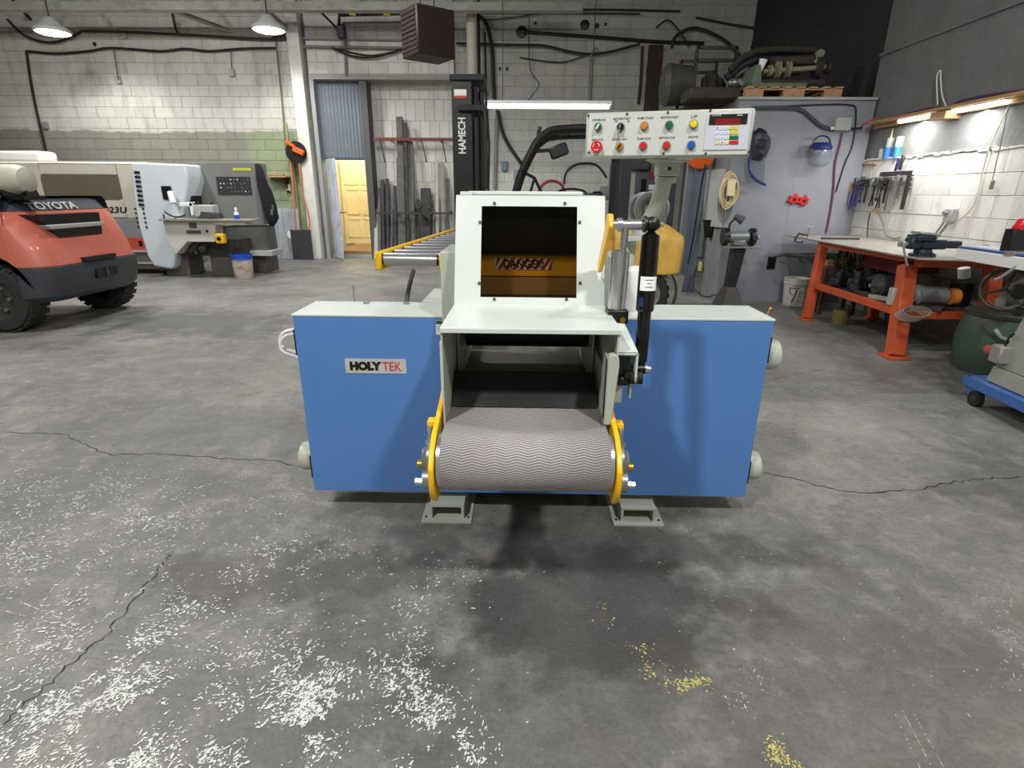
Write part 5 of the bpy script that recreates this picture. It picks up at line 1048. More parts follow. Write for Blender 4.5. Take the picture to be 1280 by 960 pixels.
# fluorescent tube fixture
a, b_ = A(603, 133, Y=9.0), A(764, 134, Y=9.0); tf = thing('tube_light', 'long glowing tube light hung across the back of the hall', 'lamp', ((a.x + b_.x) / 2, 9.0, a.z))
MB().box(a.x, b_.x, 8.95, 9.06, a.z + 0.03, a.z + 0.075).build('housing', WHITEP, tf)
MB().cyl((a.x + 0.03, 9.0, a.z), (b_.x - 0.03, 9.0, a.z), 0.026, n=12).build('tube', mat('tube_glow', (245, 250, 255), 0.3, emit=9), tf)
for x in (a.x + 0.3, b_.x - 0.3): MB().cyl((x, 9.0, a.z + 0.07), (x, 9.0, 5.6), 0.006, n=6).build('hanger', CABLE, tf)
area(((a.x + b_.x) / 2, 9.0, a.z - 0.04), 2.0, 55, ((a.x + b_.x) / 2, 9.6, 0), (0.95, 0.98, 1), 0.05)
# small things on the rear wall
q = A(631, 208, Y=12.28); mbx = MB().cb(q, (0.12, 0.1, 0.2), None, 0.02).solo('blue_socket', mat('socket_blue', (90, 110, 130), 0.5), 'small blue grey socket box on the rear wall beside the mast', 'socket')
q = A(646, 219, Y=12.28); MB().cb(q, (0.12, 0.05, 0.2), None, 0.01).solo('socket_box', GREY, 'grey outlet right of the blue grey socket box', 'socket')
q = A(690, 236, Y=12.2); MB().tube([(q.x + 0.28 * math.cos(t), 12.28, q.z - 0.12 + 0.28 * math.sin(t)) for t in [2 * PI * i / 28 for i in range(28)]], 0.025, 8, closed=True).solo('red_hose_ring', mat('dull_red', (150, 40, 40), 0.5), 'red hose ring just above the hood of the resaw', 'hose')
for x0, y0, x1, y1, m, lab in ((764, 205, 778, 232, GREY, 'grey electrical box left of the black guard pillar'), (752, 233, 762, 246, GREY, 'low grey electrical box behind the hood'), (797, 215, 822, 252, mat('panel_box_grey', (86, 90, 92), 0.5), 'dark grey breaker panel behind the control arm'), (788, 195, 812, 212, DGREY, 'upper dark grey box under the control panel')):
    p, q = A(x0, y0, Y=12.1), A(x1, y1, Y=12.1); e = thing('electrical_box', lab, 'electrical box', ((p.x + q.x) / 2, 12.2, q.z)); MB().box(p.x, q.x, 12.1, 12.3, q.z, p.z).build('enclosure', m, e, 0.01); MB().box(p.x + 0.03, q.x - 0.03, 12.09, 12.1, q.z + 0.03, p.z - 0.03).build('cover', m, e, 0.004)
    if x0 == 797:
        for k, mm in ((0, mat('dull_red', (0, 0, 0))), (1, WHITEP)): u = A(815, 219 + k * 15, Y=12.08); MB().cb(u, (0.14, 0.01, 0.1), None).build('sticker', mm, e)
        u = A(804, 235, Y=12.08); MB().cb(u, (0.1, 0.01, 0.35), None).build('breaker_row', BLACK, e)
ex = thing('fire_extinguisher', 'extinguisher with black body and bright labels, behind the lift shaft', 'extinguisher', A(768, 290, Y=12.1)); q = A(767, 280, Y=12.1)
MB().lathe([(0.12, 0), (0.13, 0.03), (0.13, 0.55), (0.09, 0.66), (0.04, 0.7)], q, 'z', 20).build('body', BLACK, ex); MB().cb(q + Vector((0, 0, 0.76)), (0.08, 0.08, 0.12), None, 0.01).build('valve', ZINC, ex)
for k, (m, h0, h1) in enumerate(((WHITEP, 0.42, 0.56), (mat('label_yellow', (0, 0, 0)), 0.30, 0.42), (RED, 0.18, 0.30))): MB().lathe([(0.132, h0), (0.132, h1)], q, 'z', 20).build('label', m, ex)
# rusty post and pale panels at the rear right
p, q = A(812, 56, Y=12.2), A(823, 135, Y=12.2); MB().box(p.x, q.x, 12.2, 12.30, 2.4, p.z).solo('rusty_post', mat('post_rust', (66, 46, 36), 0.9, var=0.3), 'rust brown steel post on the rear wall', 'post')
for x0, x1, lab in ((826, 863, 'left'), (874, 900, 'right')):
    p, q = A(x0, 64, Y=12.2), A(x1, 130, Y=12.2); MB().box(p.x, q.x, 12.22, 12.28, 0.1, p.z).solo('pale_sheet', mat('pale_sheet_paint', (150, 150, 140), 0.7, var=0.08), 'pale sheet panel on the rear wall, ' + lab + ' one beside the rusty post', 'panel')
q = A(1002, 45, Y=12.2); p, q = A(993, 30, Y=12.2), A(1013, 80, Y=12.2); MB().box(p.x, q.x, 12.2, 12.28, q.z, p.z).solo('cream_sheet', mat('cream_sheet_paint', (150, 142, 122), 0.7), 'cream sheet high on the rear wall in the dark corner', 'panel')
# ------------------------------------------------------------------ storage on the partition
pal = thing('pallet', 'bare wooden pallet on top of the partition', 'pallet', (3.3, 7.9, 2.53)); x0, x1 = A(933, 120, Y=7.6).x, A(1054, 120, Y=7.6).x
zt = 2.53
for y in (7.64, 8.1, 8.6):
    for cx_, l in ((x0 + 0.11, 0.22), ((x0 + x1) / 2, 0.26), (x1 - 0.11, 0.22)): MB().box(cx_ - l / 2, cx_ + l / 2, y, y + 0.09, zt, zt + 0.085).build('block', WOOD, pal)
    MB().box(x0, x1, y, y + 0.09, zt + 0.085, zt + 0.105).build('stringer', WOOD, pal)
for k in range(8): xx = x0 + (x1 - x0 - 0.09) * k / 7; MB().box(xx, xx + 0.09, 7.62, 8.72, zt + 0.105, zt + 0.122).build('slat', WOOD, pal)
JNK = mat('junk_iron', (64, 60, 54), 0.7, 0.3, var=0.35, vscale=15); JG = mat('junk_green', (98, 112, 92), 0.6, var=0.15); JC = mat('junk_cream', (140, 132, 108), 0.6, var=0.2)
zb = zt + 0.125
t = thing('roller_assembly', 'old iron roller assembly with pulleys lying on the pallet', 'machine part', (3.4, 7.8, zb)); 
p, q = A(938, 108, Y=7.75), A(1005, 117, Y=7.75); MB().box(p.x, q.x, 7.70, 8.2, zb, zb + 0.05).build('green_base', JG, t, 0.006)
q = A(945, 100, Y=7.75); MB().prism([(q.x - 0.06, zb + 0.05), (q.x + 0.06, zb + 0.05), (q.x + 0.03, zb + 0.25), (q.x - 0.03, zb + 0.25)], 'y', 7.72, 8.1).build('green_stand', JG, t)
a, b_ = A(950, 104, Y=7.78), A(1030, 104, Y=7.78); MB().cyl(a, b_, 0.045, n=14).build('lower_roller', JNK, t)
a, b_ = A(944, 90, Y=7.85), A(1034, 84, Y=7.85); MB().cyl(a, b_, 0.03, n=12).build('shaft', JC, t)
for px, r in ((950, 0.08), (962, 0.07), (971, 0.11), (984, 0.10), (1022, 0.13), (1034, 0.07)):
    q = A(px, 90 - (px - 944) * 0.06, Y=7.85); MB().lathe([(0.03, -0.03), (r * 0.9, -0.025), (r, -0.02), (r * 0.8, 0), (r, 0.02), (r * 0.9, 0.025), (0.03, 0.03)], q, 'x', 18).build('pulley', JC if px in (971, 984, 962) else JNK, t)
a, b_ = A(965, 77, Y=7.9), A(1022, 75, Y=7.9); MB().cyl(a, b_, 0.06, n=14).build('upper_roller', JNK, t)
q = A(1022, 72, Y=7.9); MB().cb(q, (0.08, 0.12, 0.16), Matrix.Rotation(0.4, 3, 'Y'), 0.01).build('end_lug', JC, t)
q = A(950, 84, Y=7.75); MB().cyl(q + Vector((0.03, 0, 0.08)), q - Vector((0.0, 0, 0.06)), 0.05, 0.02, n=12).build('white_cup', WHITEP, t)
for i, (P, r, lab, m) in enumerate((([(912, 88), (945, 64), (1020, 63)], 0.04, 'long bent dark bar lying topmost on the pallet load', JNK), ([(908, 98), (944, 74), (1020, 66)], 0.05, 'long dark tube lying below the topmost bar', mat('junk_blue', (50, 54, 66), 0.6)), ([(905, 122), (920, 108), (948, 96), (1000, 90)], 0.035, 'curved dark tube hanging over the partition edge', JNK), ([(915, 104), (950, 82), (1005, 76)], 0.03, 'third long tube across the pallet load', JNK))):
    pipe([(x, y, 8.1 + 0.12 * i) for x, y in P], r, m, 'scrap_tube', lab, 'tube', k=3)
q = A(918, 104, Y=7.9); MB().sph(q, 0.09, 12, (1, 0.8, 0.7)).cb(q + Vector((0.05, -0.05, 0)), (0.08, 0.05, 0.05), Matrix.Rotation(0.5, 3, 'Y')).solo('metal_crank', mat('bright_scrap', (130, 132, 134), 0.35, 0.7), 'bright metal crank on the partition beside the pallet', 'machine part')
st_ = thing('steel_rack', 'black steel frame rack with scrap on the partition, left of the pallet', 'rack', A(885, 125, Y=8.4)); p, q = A(873, 57, Y=8.4), A(914, 124, Y=8.4)
for x in (p.x, q.x):
    for y in (8.4, 9.2): MB().box(x - 0.02, x + 0.02, y, y + 0.04, zt, p.z).build('upright', BLACK, st_)
for y in (8.4, 9.2):
    for z in (p.z - 0.04, q.z + 0.45, zt + 0.12): MB().box(p.x, q.x, y, y + 0.04, z, z + 0.04).build('cross_bar', BLACK, st_)
MB().box(p.x, q.x, 8.44, 9.2, zt + 0.12, zt + 0.14).build('shelf', JNK, st_)
for i, (px, py, w_, h_, m, lab) in enumerate(((890, 90, 0.22, 0.35, JNK, 'dark cast iron motor in the black rack'), (902, 96, 0.12, 0.25, BLACK, 'small black casting in the black rack, right side'))):
    c = A(px, py, Y=8.7); c.z = zt + 0.14 + h_ / 2; MB().lathe([(w_ * 0.3, -h_ / 2), (w_ / 2, -h_ * 0.4), (w_ / 2, h_ * 0.25), (w_ * 0.2, h_ / 2)], c, 'z', 14).cb(c + Vector((0, 0, 0)), (w_ * 1.1, w_ * 0.5, h_ * 0.5)).solo('cast_motor', m, lab, 'motor')
c = A(850, 116, Y=8.6); c.z = zt + 0.29; MB().cyl(c - Vector((0.2, 0, 0)), c + Vector((0.12, 0, 0)), 0.27, 0.24, n=24).cyl(c - Vector((0.26, 0, 0)), c - Vector((0.2, 0, 0)), 0.2, 0.27, n=24).solo('steel_drum', mat('drum_dark', (66, 66, 58), 0.6, var=0.25), 'dark drum lying on the partition left of the black rack', 'drum', loc=Vector((c.x, c.y, zt)))
MB().cb((A(890, 118, Y=7.9).x, 8.0, zt + 0.07), (0.62, 0.5, 0.13), None, 0.01).solo('metal_trough', JNK, 'low dark trough in front of the black rack', 'box')
# ------------------------------------------------------------------ things on the partition face
Yp = 7.6
jb = thing('junction_box', 'pale square junction box on the grey partition', 'junction box', A(1052, 160, Y=Yp)); p, q = A(1046, 147, Y=7.52), A(1062, 163, Y=7.52); MB().box(p.x, q.x, 7.5, 7.6, q.z, p.z).build('box', LGREY, jb, 0.004); MB().cyl((p.x, 7.55, q.z + 0.03), (p.x - 0.04, 7.55, q.z + 0.02), 0.02, n=8).build('cable_gland', WHITEP, jb)
pipe([(940, 135, 7.57), (985, 135, 7.57), (1003, 138, 7.57), (1016, 149, 7.57), (1028, 158, 7.56), (1042, 162, 7.56)], 0.022, mat('conduit_dark', (70, 72, 76), 0.6), 'flexible_conduit', 'grey flexible conduit running to the junction box', 'cable', k=4)
pipe([(960, 134, 7.58), (1020, 131, 7.58), (1062, 131, 7.58), (1070, 140, 7.58), (1066, 180, 7.58), (1056, 205, 7.58), (1045, 240, 7.58)], 0.008, CABLE, 'thin_cable', 'thin black cable looping over the partition top right', 'cable', k=4)
pipe([(1053, 166, 7.58), (1050, 180, 7.58), (1044, 205, 7.58), (1042, 235, 7.58), (1038, 265, 7.58), (1033, 290, 7.58)], 0.012, mat('maroon_cable', (110, 50, 70), 0.5), 'maroon_cable', 'maroon cable hanging down the partition from the junction box', 'cable', k=4)
pipe([(1062, 161, 7.56), (1078, 160, 7.56)], 0.012, CABLE, 'short_cable', 'short black cable right of the junction box', 'cable')
pipe([(1076, 158, 7.4), (1090, 150, 7.3), (1096, 147, 7.3)], 0.012, mat('red_cable', (150, 60, 60), 0.5), 'red_cable', 'short red cable between partition corner and wooden lamp board', 'cable')
# welding mask with blue visor under it
hm = thing('welding_mask', 'dark welding mask with a blue edged visor hanging on the partition', 'mask', A(948, 200, Y=7.45)); 
P0 = [(941, 172), (944, 163), (950, 161), (957, 166), (962, 172), (962, 184), (956, 198), (949, 202), (941, 198), (940, 185)]
Qm = [A(x, y, Y=7.5) for x, y in P0]; cxy = sum(Qm, Vector()) / len(Qm)
MB().loft([[(q.x, 7.58, q.z) for q in Qm], [(cxy.x + (q.x - cxy.x) * 0.95, 7.46, cxy.z + (q.z - cxy.z) * 0.95) for q in Qm], [(cxy.x + (q.x - cxy.x) * 0.6, 7.36, cxy.z + (q.z - cxy.z) * 0.65) for q in Qm]], True).build('mask_shell', mat('mask_grey', (52, 54, 66), 0.35), hm)
MB().cb(A(952, 180, Y=7.35), (0.12, 0.02, 0.1), Matrix.Rotation(0.2, 3, 'Y'), 0.008).build('mask_window', BLACK, hm)
MB().tube(smooth_pts([A(943, 172, Y=7.5), A(948, 161, Y=7.42), A(957, 165, Y=7.45), A(960, 174, Y=7.5)], 4), 0.012, 6).build('head_band', BLACK, hm)
shm = bpy.data.materials.new('clear_visor'); shm.use_nodes = True; b_ = shm.node_tree.nodes['Principled BSDF']; b_.inputs['Base Color'].default_value = srgb(120, 125, 140); b_.inputs['Alpha'].default_value = 0.45; b_.inputs['Roughness'].default_value = 0.15
vz2 = [A(x, y, Y=7.47) for x, y in ((940, 200), (958, 200), (956, 228), (948, 226), (939, 222))]
MB().loft([[(q.x, 7.50, q.z) for q in vz2], [(q.x, 7.495, q.z) for q in vz2]]).build('visor', shm, hm)
MB().tube(smooth_pts([A(937, 196, Y=7.48), A(937, 212, Y=7.48), A(942, 222, Y=7.46), A(950, 228, Y=7.46), A(957, 231, Y=7.47)], 4), 0.018, 8).build('blue_edge', NAVY, hm)
fs = thing('face_shield', 'clear face shield with a purple headband hanging on the partition', 'mask', A(1026, 205, Y=7.45)); c = A(1026, 184, Y=7.45)
MB().lathe([(0.10, -0.035), (0.125, -0.03), (0.13, 0.01), (0.09, 0.05), (0.075, 0.05)], c, 'z', 24).build('headband', NAVY, fs)
MB().tube([c + Vector((0.11 * math.cos(t), 0, 0.03 + 0.10 * math.sin(t))) for t in [PI * i / 12 for i in range(13)]], 0.01, 6).build('strap', BLACK, fs)
vv_ = MB(); n_ = 14
for j, (rr_, z) in enumerate(((0.135, -0.03), (0.14, -0.12), (0.13, -0.20))): pass
vs = [c + Vector((r * math.cos(PI + PI * i / n_), r * math.sin(PI + PI * i / n_) * 0.75, z)) for r, z in ((0.13, -0.02), (0.15, -0.10), (0.13, -0.19), (0.06, -0.23)) for i in range(n_ + 1)]
vv_.add(vs, [(j * (n_ + 1) + i, j * (n_ + 1) + i + 1, (j + 1) * (n_ + 1) + i + 1, (j + 1) * (n_ + 1) + i) for j in range(3) for i in range(n_)], True); vv_.build('clear_visor', shm, fs)
for px, py, s_ in ((993, 249, 'left'), (1005, 251, 'right')):
    t = thing('red_clamp', 'red star-shaped magnet clamp on the partition, ' + s_ + ' one of two', 'clamp', A(px, py + 6, Y=7.58), 'red clamps on the partition'); c = A(px, py, Y=7.56); pts = []
    for k in range(12):
        r = (0.075, 0.05)[k % 2] * (1.2 if k in (1, 2, 6, 7) else 1); pts.append((c.x + r * math.cos(k * PI / 6 + 0.3), c.z + r * math.sin(k * PI / 6 + 0.3) * 0.85))
    MB().prism(pts, 'y', 7.555, 7.598).build('body', RED, t, 0.004); MB().cyl((c.x, 7.555, c.z), (c.x, 7.545, c.z), 0.02, n=12).build('hub', BLACK, t)
cc = thing('cord_coil', 'coiled cream extension cord hanging at the left end of the partition', 'cord', A(912, 270, Y=7.55)); c = A(912, 235, Y=7.54); cm_ = mat('cream_cord', (216, 200, 160), 0.5); tb_ = MB()
for k in range(9):
    rx, rz = 0.09 + random.uniform(-0.02, 0.03), 0.16 + random.uniform(-0.02, 0.05); ox, oz = random.uniform(-0.02, 0.02), -k * 0.012
    tb_.tube([(c.x + ox + rx * math.cos(2 * PI * i / 20), 7.58 - 0.012 * (k % 5) - 0.01, c.z + oz + rz * math.sin(2 * PI * i / 20)) for i in range(20)], 0.009, 6, closed=True)
tb_.build('loops', cm_, cc)
t2_ = MB()
for k in range(4):
    rx, rz = 0.07 + k * 0.012, 0.22 + k * 0.03; t2_.tube([(c.x - 0.01 + rx * math.cos(2 * PI * i / 20), 7.585, c.z - 0.12 + rz * math.sin(2 * PI * i / 20)) for i in range(20)], 0.005, 6, closed=True)
t2_.build('thin_loops', mat('grey_cord', (120, 118, 112), 0.5), cc); MB().cb(c + Vector((0.0, -0.055, 0.0)), (0.10, 0.03, 0.2), None, 0.01).build('plug_block', mat('cream_plug', (232, 216, 170), 0.5), cc)
# outlet plate and cord low on the partition
p, q = A(961, 321, Y=7.58), A(968, 336, Y=7.58); MB().box(p.x, q.x, 7.57, 7.6, q.z, p.z).solo('black_outlet', BLACK, 'black outlet box low on the partition', 'socket')
pipe([(968, 320, 7.57), (980, 318, 7.57), (1010, 320, 7.5), (1032, 318, 7.4)], 0.012, mat('grey_cord', (0, 0, 0)), 'extension_cord', 'grey cord running from the black outlet to the bench', 'cable', k=4)
# bench grinder on pedestal
g = thing('bench_grinder', 'bench grinder with lamp on a black pedestal in front of the partition', 'grinder', (A(912, 374, Y=7.3).x, 7.2, 0)); gc = A(923, 296, Y=7.2); gx_ = gc.x
gm = MB().cyl((gx_ - 0.12, 7.2, gc.z), (gx_ + 0.12, 7.2, gc.z), 0.07, n=20); gm.cb((gx_, 7.2, gc.z - 0.07), (0.16, 0.16, 0.06), None, 0.01); gm.build('motor', ZINC, g)
for s in (-1, 1):
    MB().lathe([(0.05, -0.03), (0.105, -0.03), (0.11, -0.02), (0.11, 0.02), (0.105, 0.03), (0.05, 0.03)], (gx_ + s * 0.17, 7.2, gc.z), 'x', 22).build('wheel_guard', BLACK, g); MB().box(gx_ + s * 0.17 - 0.03, gx_ + s * 0.17 + 0.03, 7.07, 7.1, gc.z - 0.03, gc.z + 0.0).build('tool_rest', DSTEEL, g)
MB().cyl((gx_ + 0.2, 7.2, gc.z), (gx_ + 0.27, 7.2, gc.z), 0.014, n=10).build('spindle', STEEL, g); MB().box(gx_ - 0.2, gx_ + 0.22, 7.05, 7.35, gc.z - 0.13, gc.z - 0.11).build('top_plate', ZINC, g, 0.004)
MB().loft([[(gx_ - 0.09, 7.1, 0.25), (gx_ + 0.02, 7.1, 0.25), (gx_ + 0.02, 7.25, 0.25), (gx_ - 0.09, 7.25, 0.25)], [(gx_ - 0.06, 7.12, gc.z - 0.13), (gx_ + 0.09, 7.12, gc.z - 0.13), (gx_ + 0.09, 7.28, gc.z - 0.13), (gx_ - 0.06, 7.28, gc.z - 0.13)]]).build('pedestal', mat('pedestal_black', (28, 28, 30), 0.5), g, 0.006)
MB().loft([[(gx_ - 0.16, 7.0, 0.0), (gx_ + 0.14, 7.0, 0.0), (gx_ + 0.14, 7.4, 0.0), (gx_ - 0.16, 7.4, 0.0)], [(gx_ - 0.09, 7.08, 0.27), (gx_ + 0.03, 7.08, 0.27), (gx_ + 0.03, 7.27, 0.27), (gx_ - 0.09, 7.27, 0.27)]]).build('foot_casting', mat('pedestal_grey', (72, 70, 70), 0.5), g)
MB().tube(smooth_pts([(gx_ - 0.12, 7.2, gc.z + 0.06), (gx_ - 0.13, 7.2, gc.z + 0.15), (gx_ - 0.08, 7.18, gc.z + 0.22)], 4), 0.012, 6).build('lamp_stalk', BLACK, g)
q = A(923, 274, Y=7.15); MB().cyl(q + Vector((-0.05, 0, 0.04)), q + Vector((0.05, -0.03, -0.02)), 0.03, 0.055, n=16).build('lamp_shade', DGREY, g)
# white pail with print
pl_ = bucket(Vector((A(984, 378, Z=0).x, 7.36, 0)), 0.155, 0.36, mat('white_pail', (205, 203, 196), 0.5, var=0.05, dirt=(150, 145, 135)), mat('white_pail', (0, 0, 0)), 'white_pail', 'white printed pail standing on the floor by the partition')
pc_ = Vector((A(984, 378, Z=0).x, 7.36, 0))
def wrap(mb, c, r, pts, w_):
    mb.tube([Vector((c.x + r(z) * math.cos(a), c.y + r(z) * math.sin(a), z)) for a, z in pts], w_, 5)
rf = lambda z: 0.155 * (0.86 + 0.12 * z / 0.29) + 0.001
pr = MB(); wrap(pr, pc_, rf, [(-2.5 + i * 0.16, 0.24) for i in range(6)], 0.006); wrap(pr, pc_, rf, [(-2.5, 0.24), (-2.45, 0.17), (-2.2, 0.15)], 0.006); wrap(pr, pc_, rf, [(-1.9, 0.22), (-2.05, 0.12), (-2.2, 0.05)], 0.008); wrap(pr, pc_, rf, [(-1.7, 0.19), (-1.5, 0.2), (-1.35, 0.16), (-1.5, 0.11), (-1.7, 0.14), (-1.65, 0.19)], 0.004); wrap(pr, pc_, rf, [(-1.9, 0.06), (-1.6, 0.08), (-1.3, 0.06)], 0.003)
pr.build('black_print', mat('print_dark', (50, 60, 75), 0.6), pl_)
for zz in (0.275, 0.265):
    pr = MB(); wrap(pr, pc_, rf, [(-2.3 + i * 0.15, zz) for i in range(9)], 0.002); pr.build('print_line', DGREY, pl_)
# things on the partition's left return
def sidebox(x0, y0, x1, y1, Yb, name, m, lab, cat, th=0.05):
    p, q = A(x0, y0, Y=Yb), A(x1, y1, Y=Yb); return MB().box(p.x, q.x, Yb - th, Yb, q.z, p.z)
P1, P2 = A(880, 212, X=2.61), A(906, 212, X=2.61)
bd = MB().add([A(881, 213, X=2.61), A(904, 211, X=2.61), A(899, 284, X=2.61), A(879, 282, X=2.61)] + [Vector((p.x + 0.045, p.y, p.z)) for p in (A(881, 213, X=2.61), A(904, 211, X=2.61), A(899, 284, X=2.61), A(879, 282, X=2.61))], [(0, 1, 2, 3), (7, 6, 5, 4), (0, 4, 5, 1), (1, 5, 6, 2), (2, 6, 7, 3), (3, 7, 4, 0)]); bd.fixn = True
bd.solo('paper_bin', mat('bin_grey', (172, 172, 168), 0.6, var=0.05), 'tall pale grey holder hung on the dark side of the partition', 'holder')
c = A(888, 286, X=2.64); MB().lathe([(0.07, -0.12), (0.11, 0.1), (0.13, 0.12)], c, 'z', 4).solo('black_bin', BLACK, 'small black bin under the tall pale holder', 'bin')
c = A(873, 196, X=2.5); MB().lathe([(0.14, -0.02), (0.20, -0.015), (0.21, 0.0), (0.20, 0.015), (0.14, 0.02)], (A(876, 193, Y=8.2).x, 8.2, A(876, 193, Y=8.2).z + 0.02), 'y', 28).solo('orange_reel', mat('reel_orange', (0, 0, 0)), 'orange reel half hidden under the control panel', 'reel')
c = A(875, 333, X=2.613); MB().cb(c, (0.04, 0.09, 0.13), None, 0.005).solo('yellow_outlet', mat('outlet_yellow', (205, 200, 130), 0.5), 'yellowish outlet low on the side of the partition', 'socket')
P = smooth_pts([A(871, 333, X=2.61), A(868, 345, X=2.48), A(869, 362, X=2.4), A(882, 371, X=2.35), A(895, 368, X=2.45)], 5); MB().tube(P, 0.008, 6).solo('extension_cord', CABLE, 'black cord drooping from the yellowish outlet to the floor', 'cable')
P = smooth_pts([A(882, 205, X=2.4), A(877, 230, X=2.4), A(872, 262, X=2.4), A(866, 300, X=2.4), A(860, 330, X=2.4)], 4); MB().tube(P, 0.012, 6).solo('hanging_cable', CABLE, 'black cable hanging in front of the tall pale holder', 'cable')
for x0, x1, Yb, m, lab in ((858, 867, 8.32, mat('door_bluegrey', (112, 124, 132), 0.5), 'narrow blue grey door edge left of the partition'), (868, 883, 8.28, mat('door_steel', (98, 112, 124), 0.5), 'wide blue grey steel door standing open left of the partition'), (838, 846, 9.7, DGREY, 'dark grey upright behind the hose coil')):
    p, q = A(x0, 225, Y=Yb), A(x1, 225, Y=Yb); MB().box(p.x, q.x, Yb, Yb + 0.05, 0, 2.49).solo('door_panel', m, lab, 'door', bevel=0.006)
# ------------------------------------------------------------------ lamp board on the right wall
lbd = thing('strip_lamp', 'wooden board with two glowing strip lamps on the right wall', 'lamp', (4.2, 6.0, 2.2))
LW = mat('lamp_wood', (176, 140, 96), 0.7, var=0.15)
MB().box(4.22, 4.36, 4.2, 7.5, 2.215, 2.245).build('board', LW, lbd); MB().box(4.30, 4.36, 4.2, 7.5, 2.17, 2.215).build('backing', LW, lbd)
def laen(p0, p1): return p0
EMS = mat('strip_glow', (250, 252, 255), 0.3, emit=16)
ya, yb_, yc, yd = A(1128, 150, X=4.3).y, A(1176, 140, X=4.3).y, A(1196, 136, X=4.3).y, A(1262, 125, X=4.3).y
for y0, y1 in ((yb_, ya), (yd, yc)):
    MB().cyl((4.27, y0, 2.19), (4.27, y1, 2.19), 0.018, n=10).build('lamp_tube', EMS, lbd)
    MB().box(4.25, 4.29, y0 - 0.02, y1 + 0.02, 2.203, 2.215).build('lamp_base', WHITEP, lbd)
    area((4.26, (y0 + y1) / 2, 2.165), 0.04, 24, (4.1, (y0 + y1) / 2, 0), (1, 0.99, 0.96), abs(y1 - y0))
    bpy.context.scene.collection.objects[-1] if False else None
MB().box(4.2, 4.36, yc - 0.0, yb_ - 0.0, 2.13, 2.2).build('joint_block', LW, lbd)
MB().tube(smooth_pts([A(x, y, X=4.28) for x, y in ((1095, 151), (1130, 144), (1160, 136), (1180, 135), (1200, 127), (1225, 121), (1250, 117), (1285, 112))], 4), 0.012, 6).solo('purple_cable', mat('purple_cable', (84, 50, 90), 0.5), 'purple cable lying along the lamp board', 'cable')
WC = mat('white_cord', (215, 208, 195), 0.5)
MB().tube(smooth_pts([A(x, y, X=4.33) for x, y in ((1172, 131), (1171, 100), (1173, 90), (1175, 88))], 4), 0.007, 6).tube(smooth_pts([A(x, y, X=4.33) for x, y in ((1184, 136), (1178, 120), (1176, 100), (1176, 88))], 4), 0.007, 6).solo('power_cord', WC, 'white cord loop rising above the lamp board', 'cord')
MB().tube(smooth_pts([A(x, y, X=4.32) for x, y in ((1265, 126), (1245, 165), (1235, 190), (1228, 215), (1224, 236), (1215, 260), (1195, 278), (1188, 285))], 4), 0.008, 6).tube(smooth_pts([A(x, y, X=4.32) for x, y in ((1224, 236), (1222, 250), (1212, 280), (1203, 300))], 4), 0.005, 6).solo('long_cord', WC, 'long white cord hanging from the lamp to the outlet box', 'cord')
MB().tube(smooth_pts([A(x, y, X=4.31) for x, y in ((1262, 128), (1256, 155), (1250, 185), (1246, 200), (1243, 215), (1240, 228))], 4), 0.005, 6).cb(A(1240, 231, X=4.31), (0.03, 0.03, 0.08), None, 0.006).solo('pull_cord', mat('grey_cord', (0, 0, 0)), 'thin grey cord ending in a small plug on the right wall', 'cord')
# blue tubes on the ledge
for k, (px, lab) in enumerate(((1108, 'blue and white sealant tube with a nozzle, left one on the wall ledge'), (1120, 'blue and white sealant tube, right one on the wall ledge'))):
    c = A(px, 199 - k * 0.6, X=4.34); t = thing('sealant_tube', lab, 'tube', c, 'sealant tubes on the wall ledge'); tl = Vector((0, -0.03 * k, 0)); H_ = 0.235
    MB().cyl(c, c + Vector((0, 0, H_ * 0.55)), 0.038, n=18).build('blue_sleeve', mat('tube_blue', (50, 120, 205), 0.4), t)
    MB().cyl(c + Vector((0, 0, H_ * 0.55)), c + Vector((0, 0, H_)), 0.038, n=18).build('white_sleeve', WHITEP if k else LGREY, t)
    if not k: MB().cyl(c + Vector((0, 0, H_)), c + Vector((0, 0, H_ + 0.10)), 0.012, 0.005, n=10).build('nozzle', mat('nozzle_cream', (210, 195, 160), 0.5), t)
c = A(1101, 200, X=4.36); MB().cb(c + Vector((0, 0, 0.06)), (0.06, 0.05, 0.13), None, 0.005).solo('cream_box', mat('cream_carton', (206, 200, 186), 0.7), 'small cream carton left of the sealant tubes', 'box')
MB().cb(A(1087, 205, X=4.35), (0.08, 0.35, 0.02), Matrix.Rotation(0.05, 3, 'X'), 0.004).solo('wood_strip', WOOD, 'thin wooden strip on the ledge above the tool rack', 'wood')
# tool rack
rk2 = thing('tool_rack', 'metal tool rack of slotted bars on the right wall', 'rack', A(1090, 235, X=4.32)); ytl, ytr = 7.55, A(1138, 222, X=4.3).y
zz0 = A(1130, 222, X=4.3).z
for k in range(3): MB().box(4.26, 4.33, ytr, ytl, zz0 - k * 0.055, zz0 - k * 0.055 + 0.012).build('slotted_bar', mat('rack_grey', (170, 170, 165), 0.5), rk2)
for y in (ytr + 0.03, (ytr + ytl) / 2, ytl - 0.03): MB().box(4.29, 4.35, y - 0.01, y + 0.01, zz0 - 0.13, zz0 + 0.03).build('rack_strap', DSTEEL, rk2)
sq = thing('carpenter_square', 'large dark steel square hung over the right end of the tool rack', 'square', A(1140, 260, X=4.25)); za_ = A(1142, 215, X=4.24).z
p, q, r_ = A(1100, 219, X=4.24), A(1141, 213, X=4.24), A(1131, 262, X=4.24)
MB().box(4.235, 4.243, q.y, p.y, q.z - 0.05, q.z).build('tongue', DSTEEL, sq); MB().box(4.235, 4.243, q.y, q.y + 0.07, r_.z, q.z - 0.05).build('blade', DSTEEL, sq)
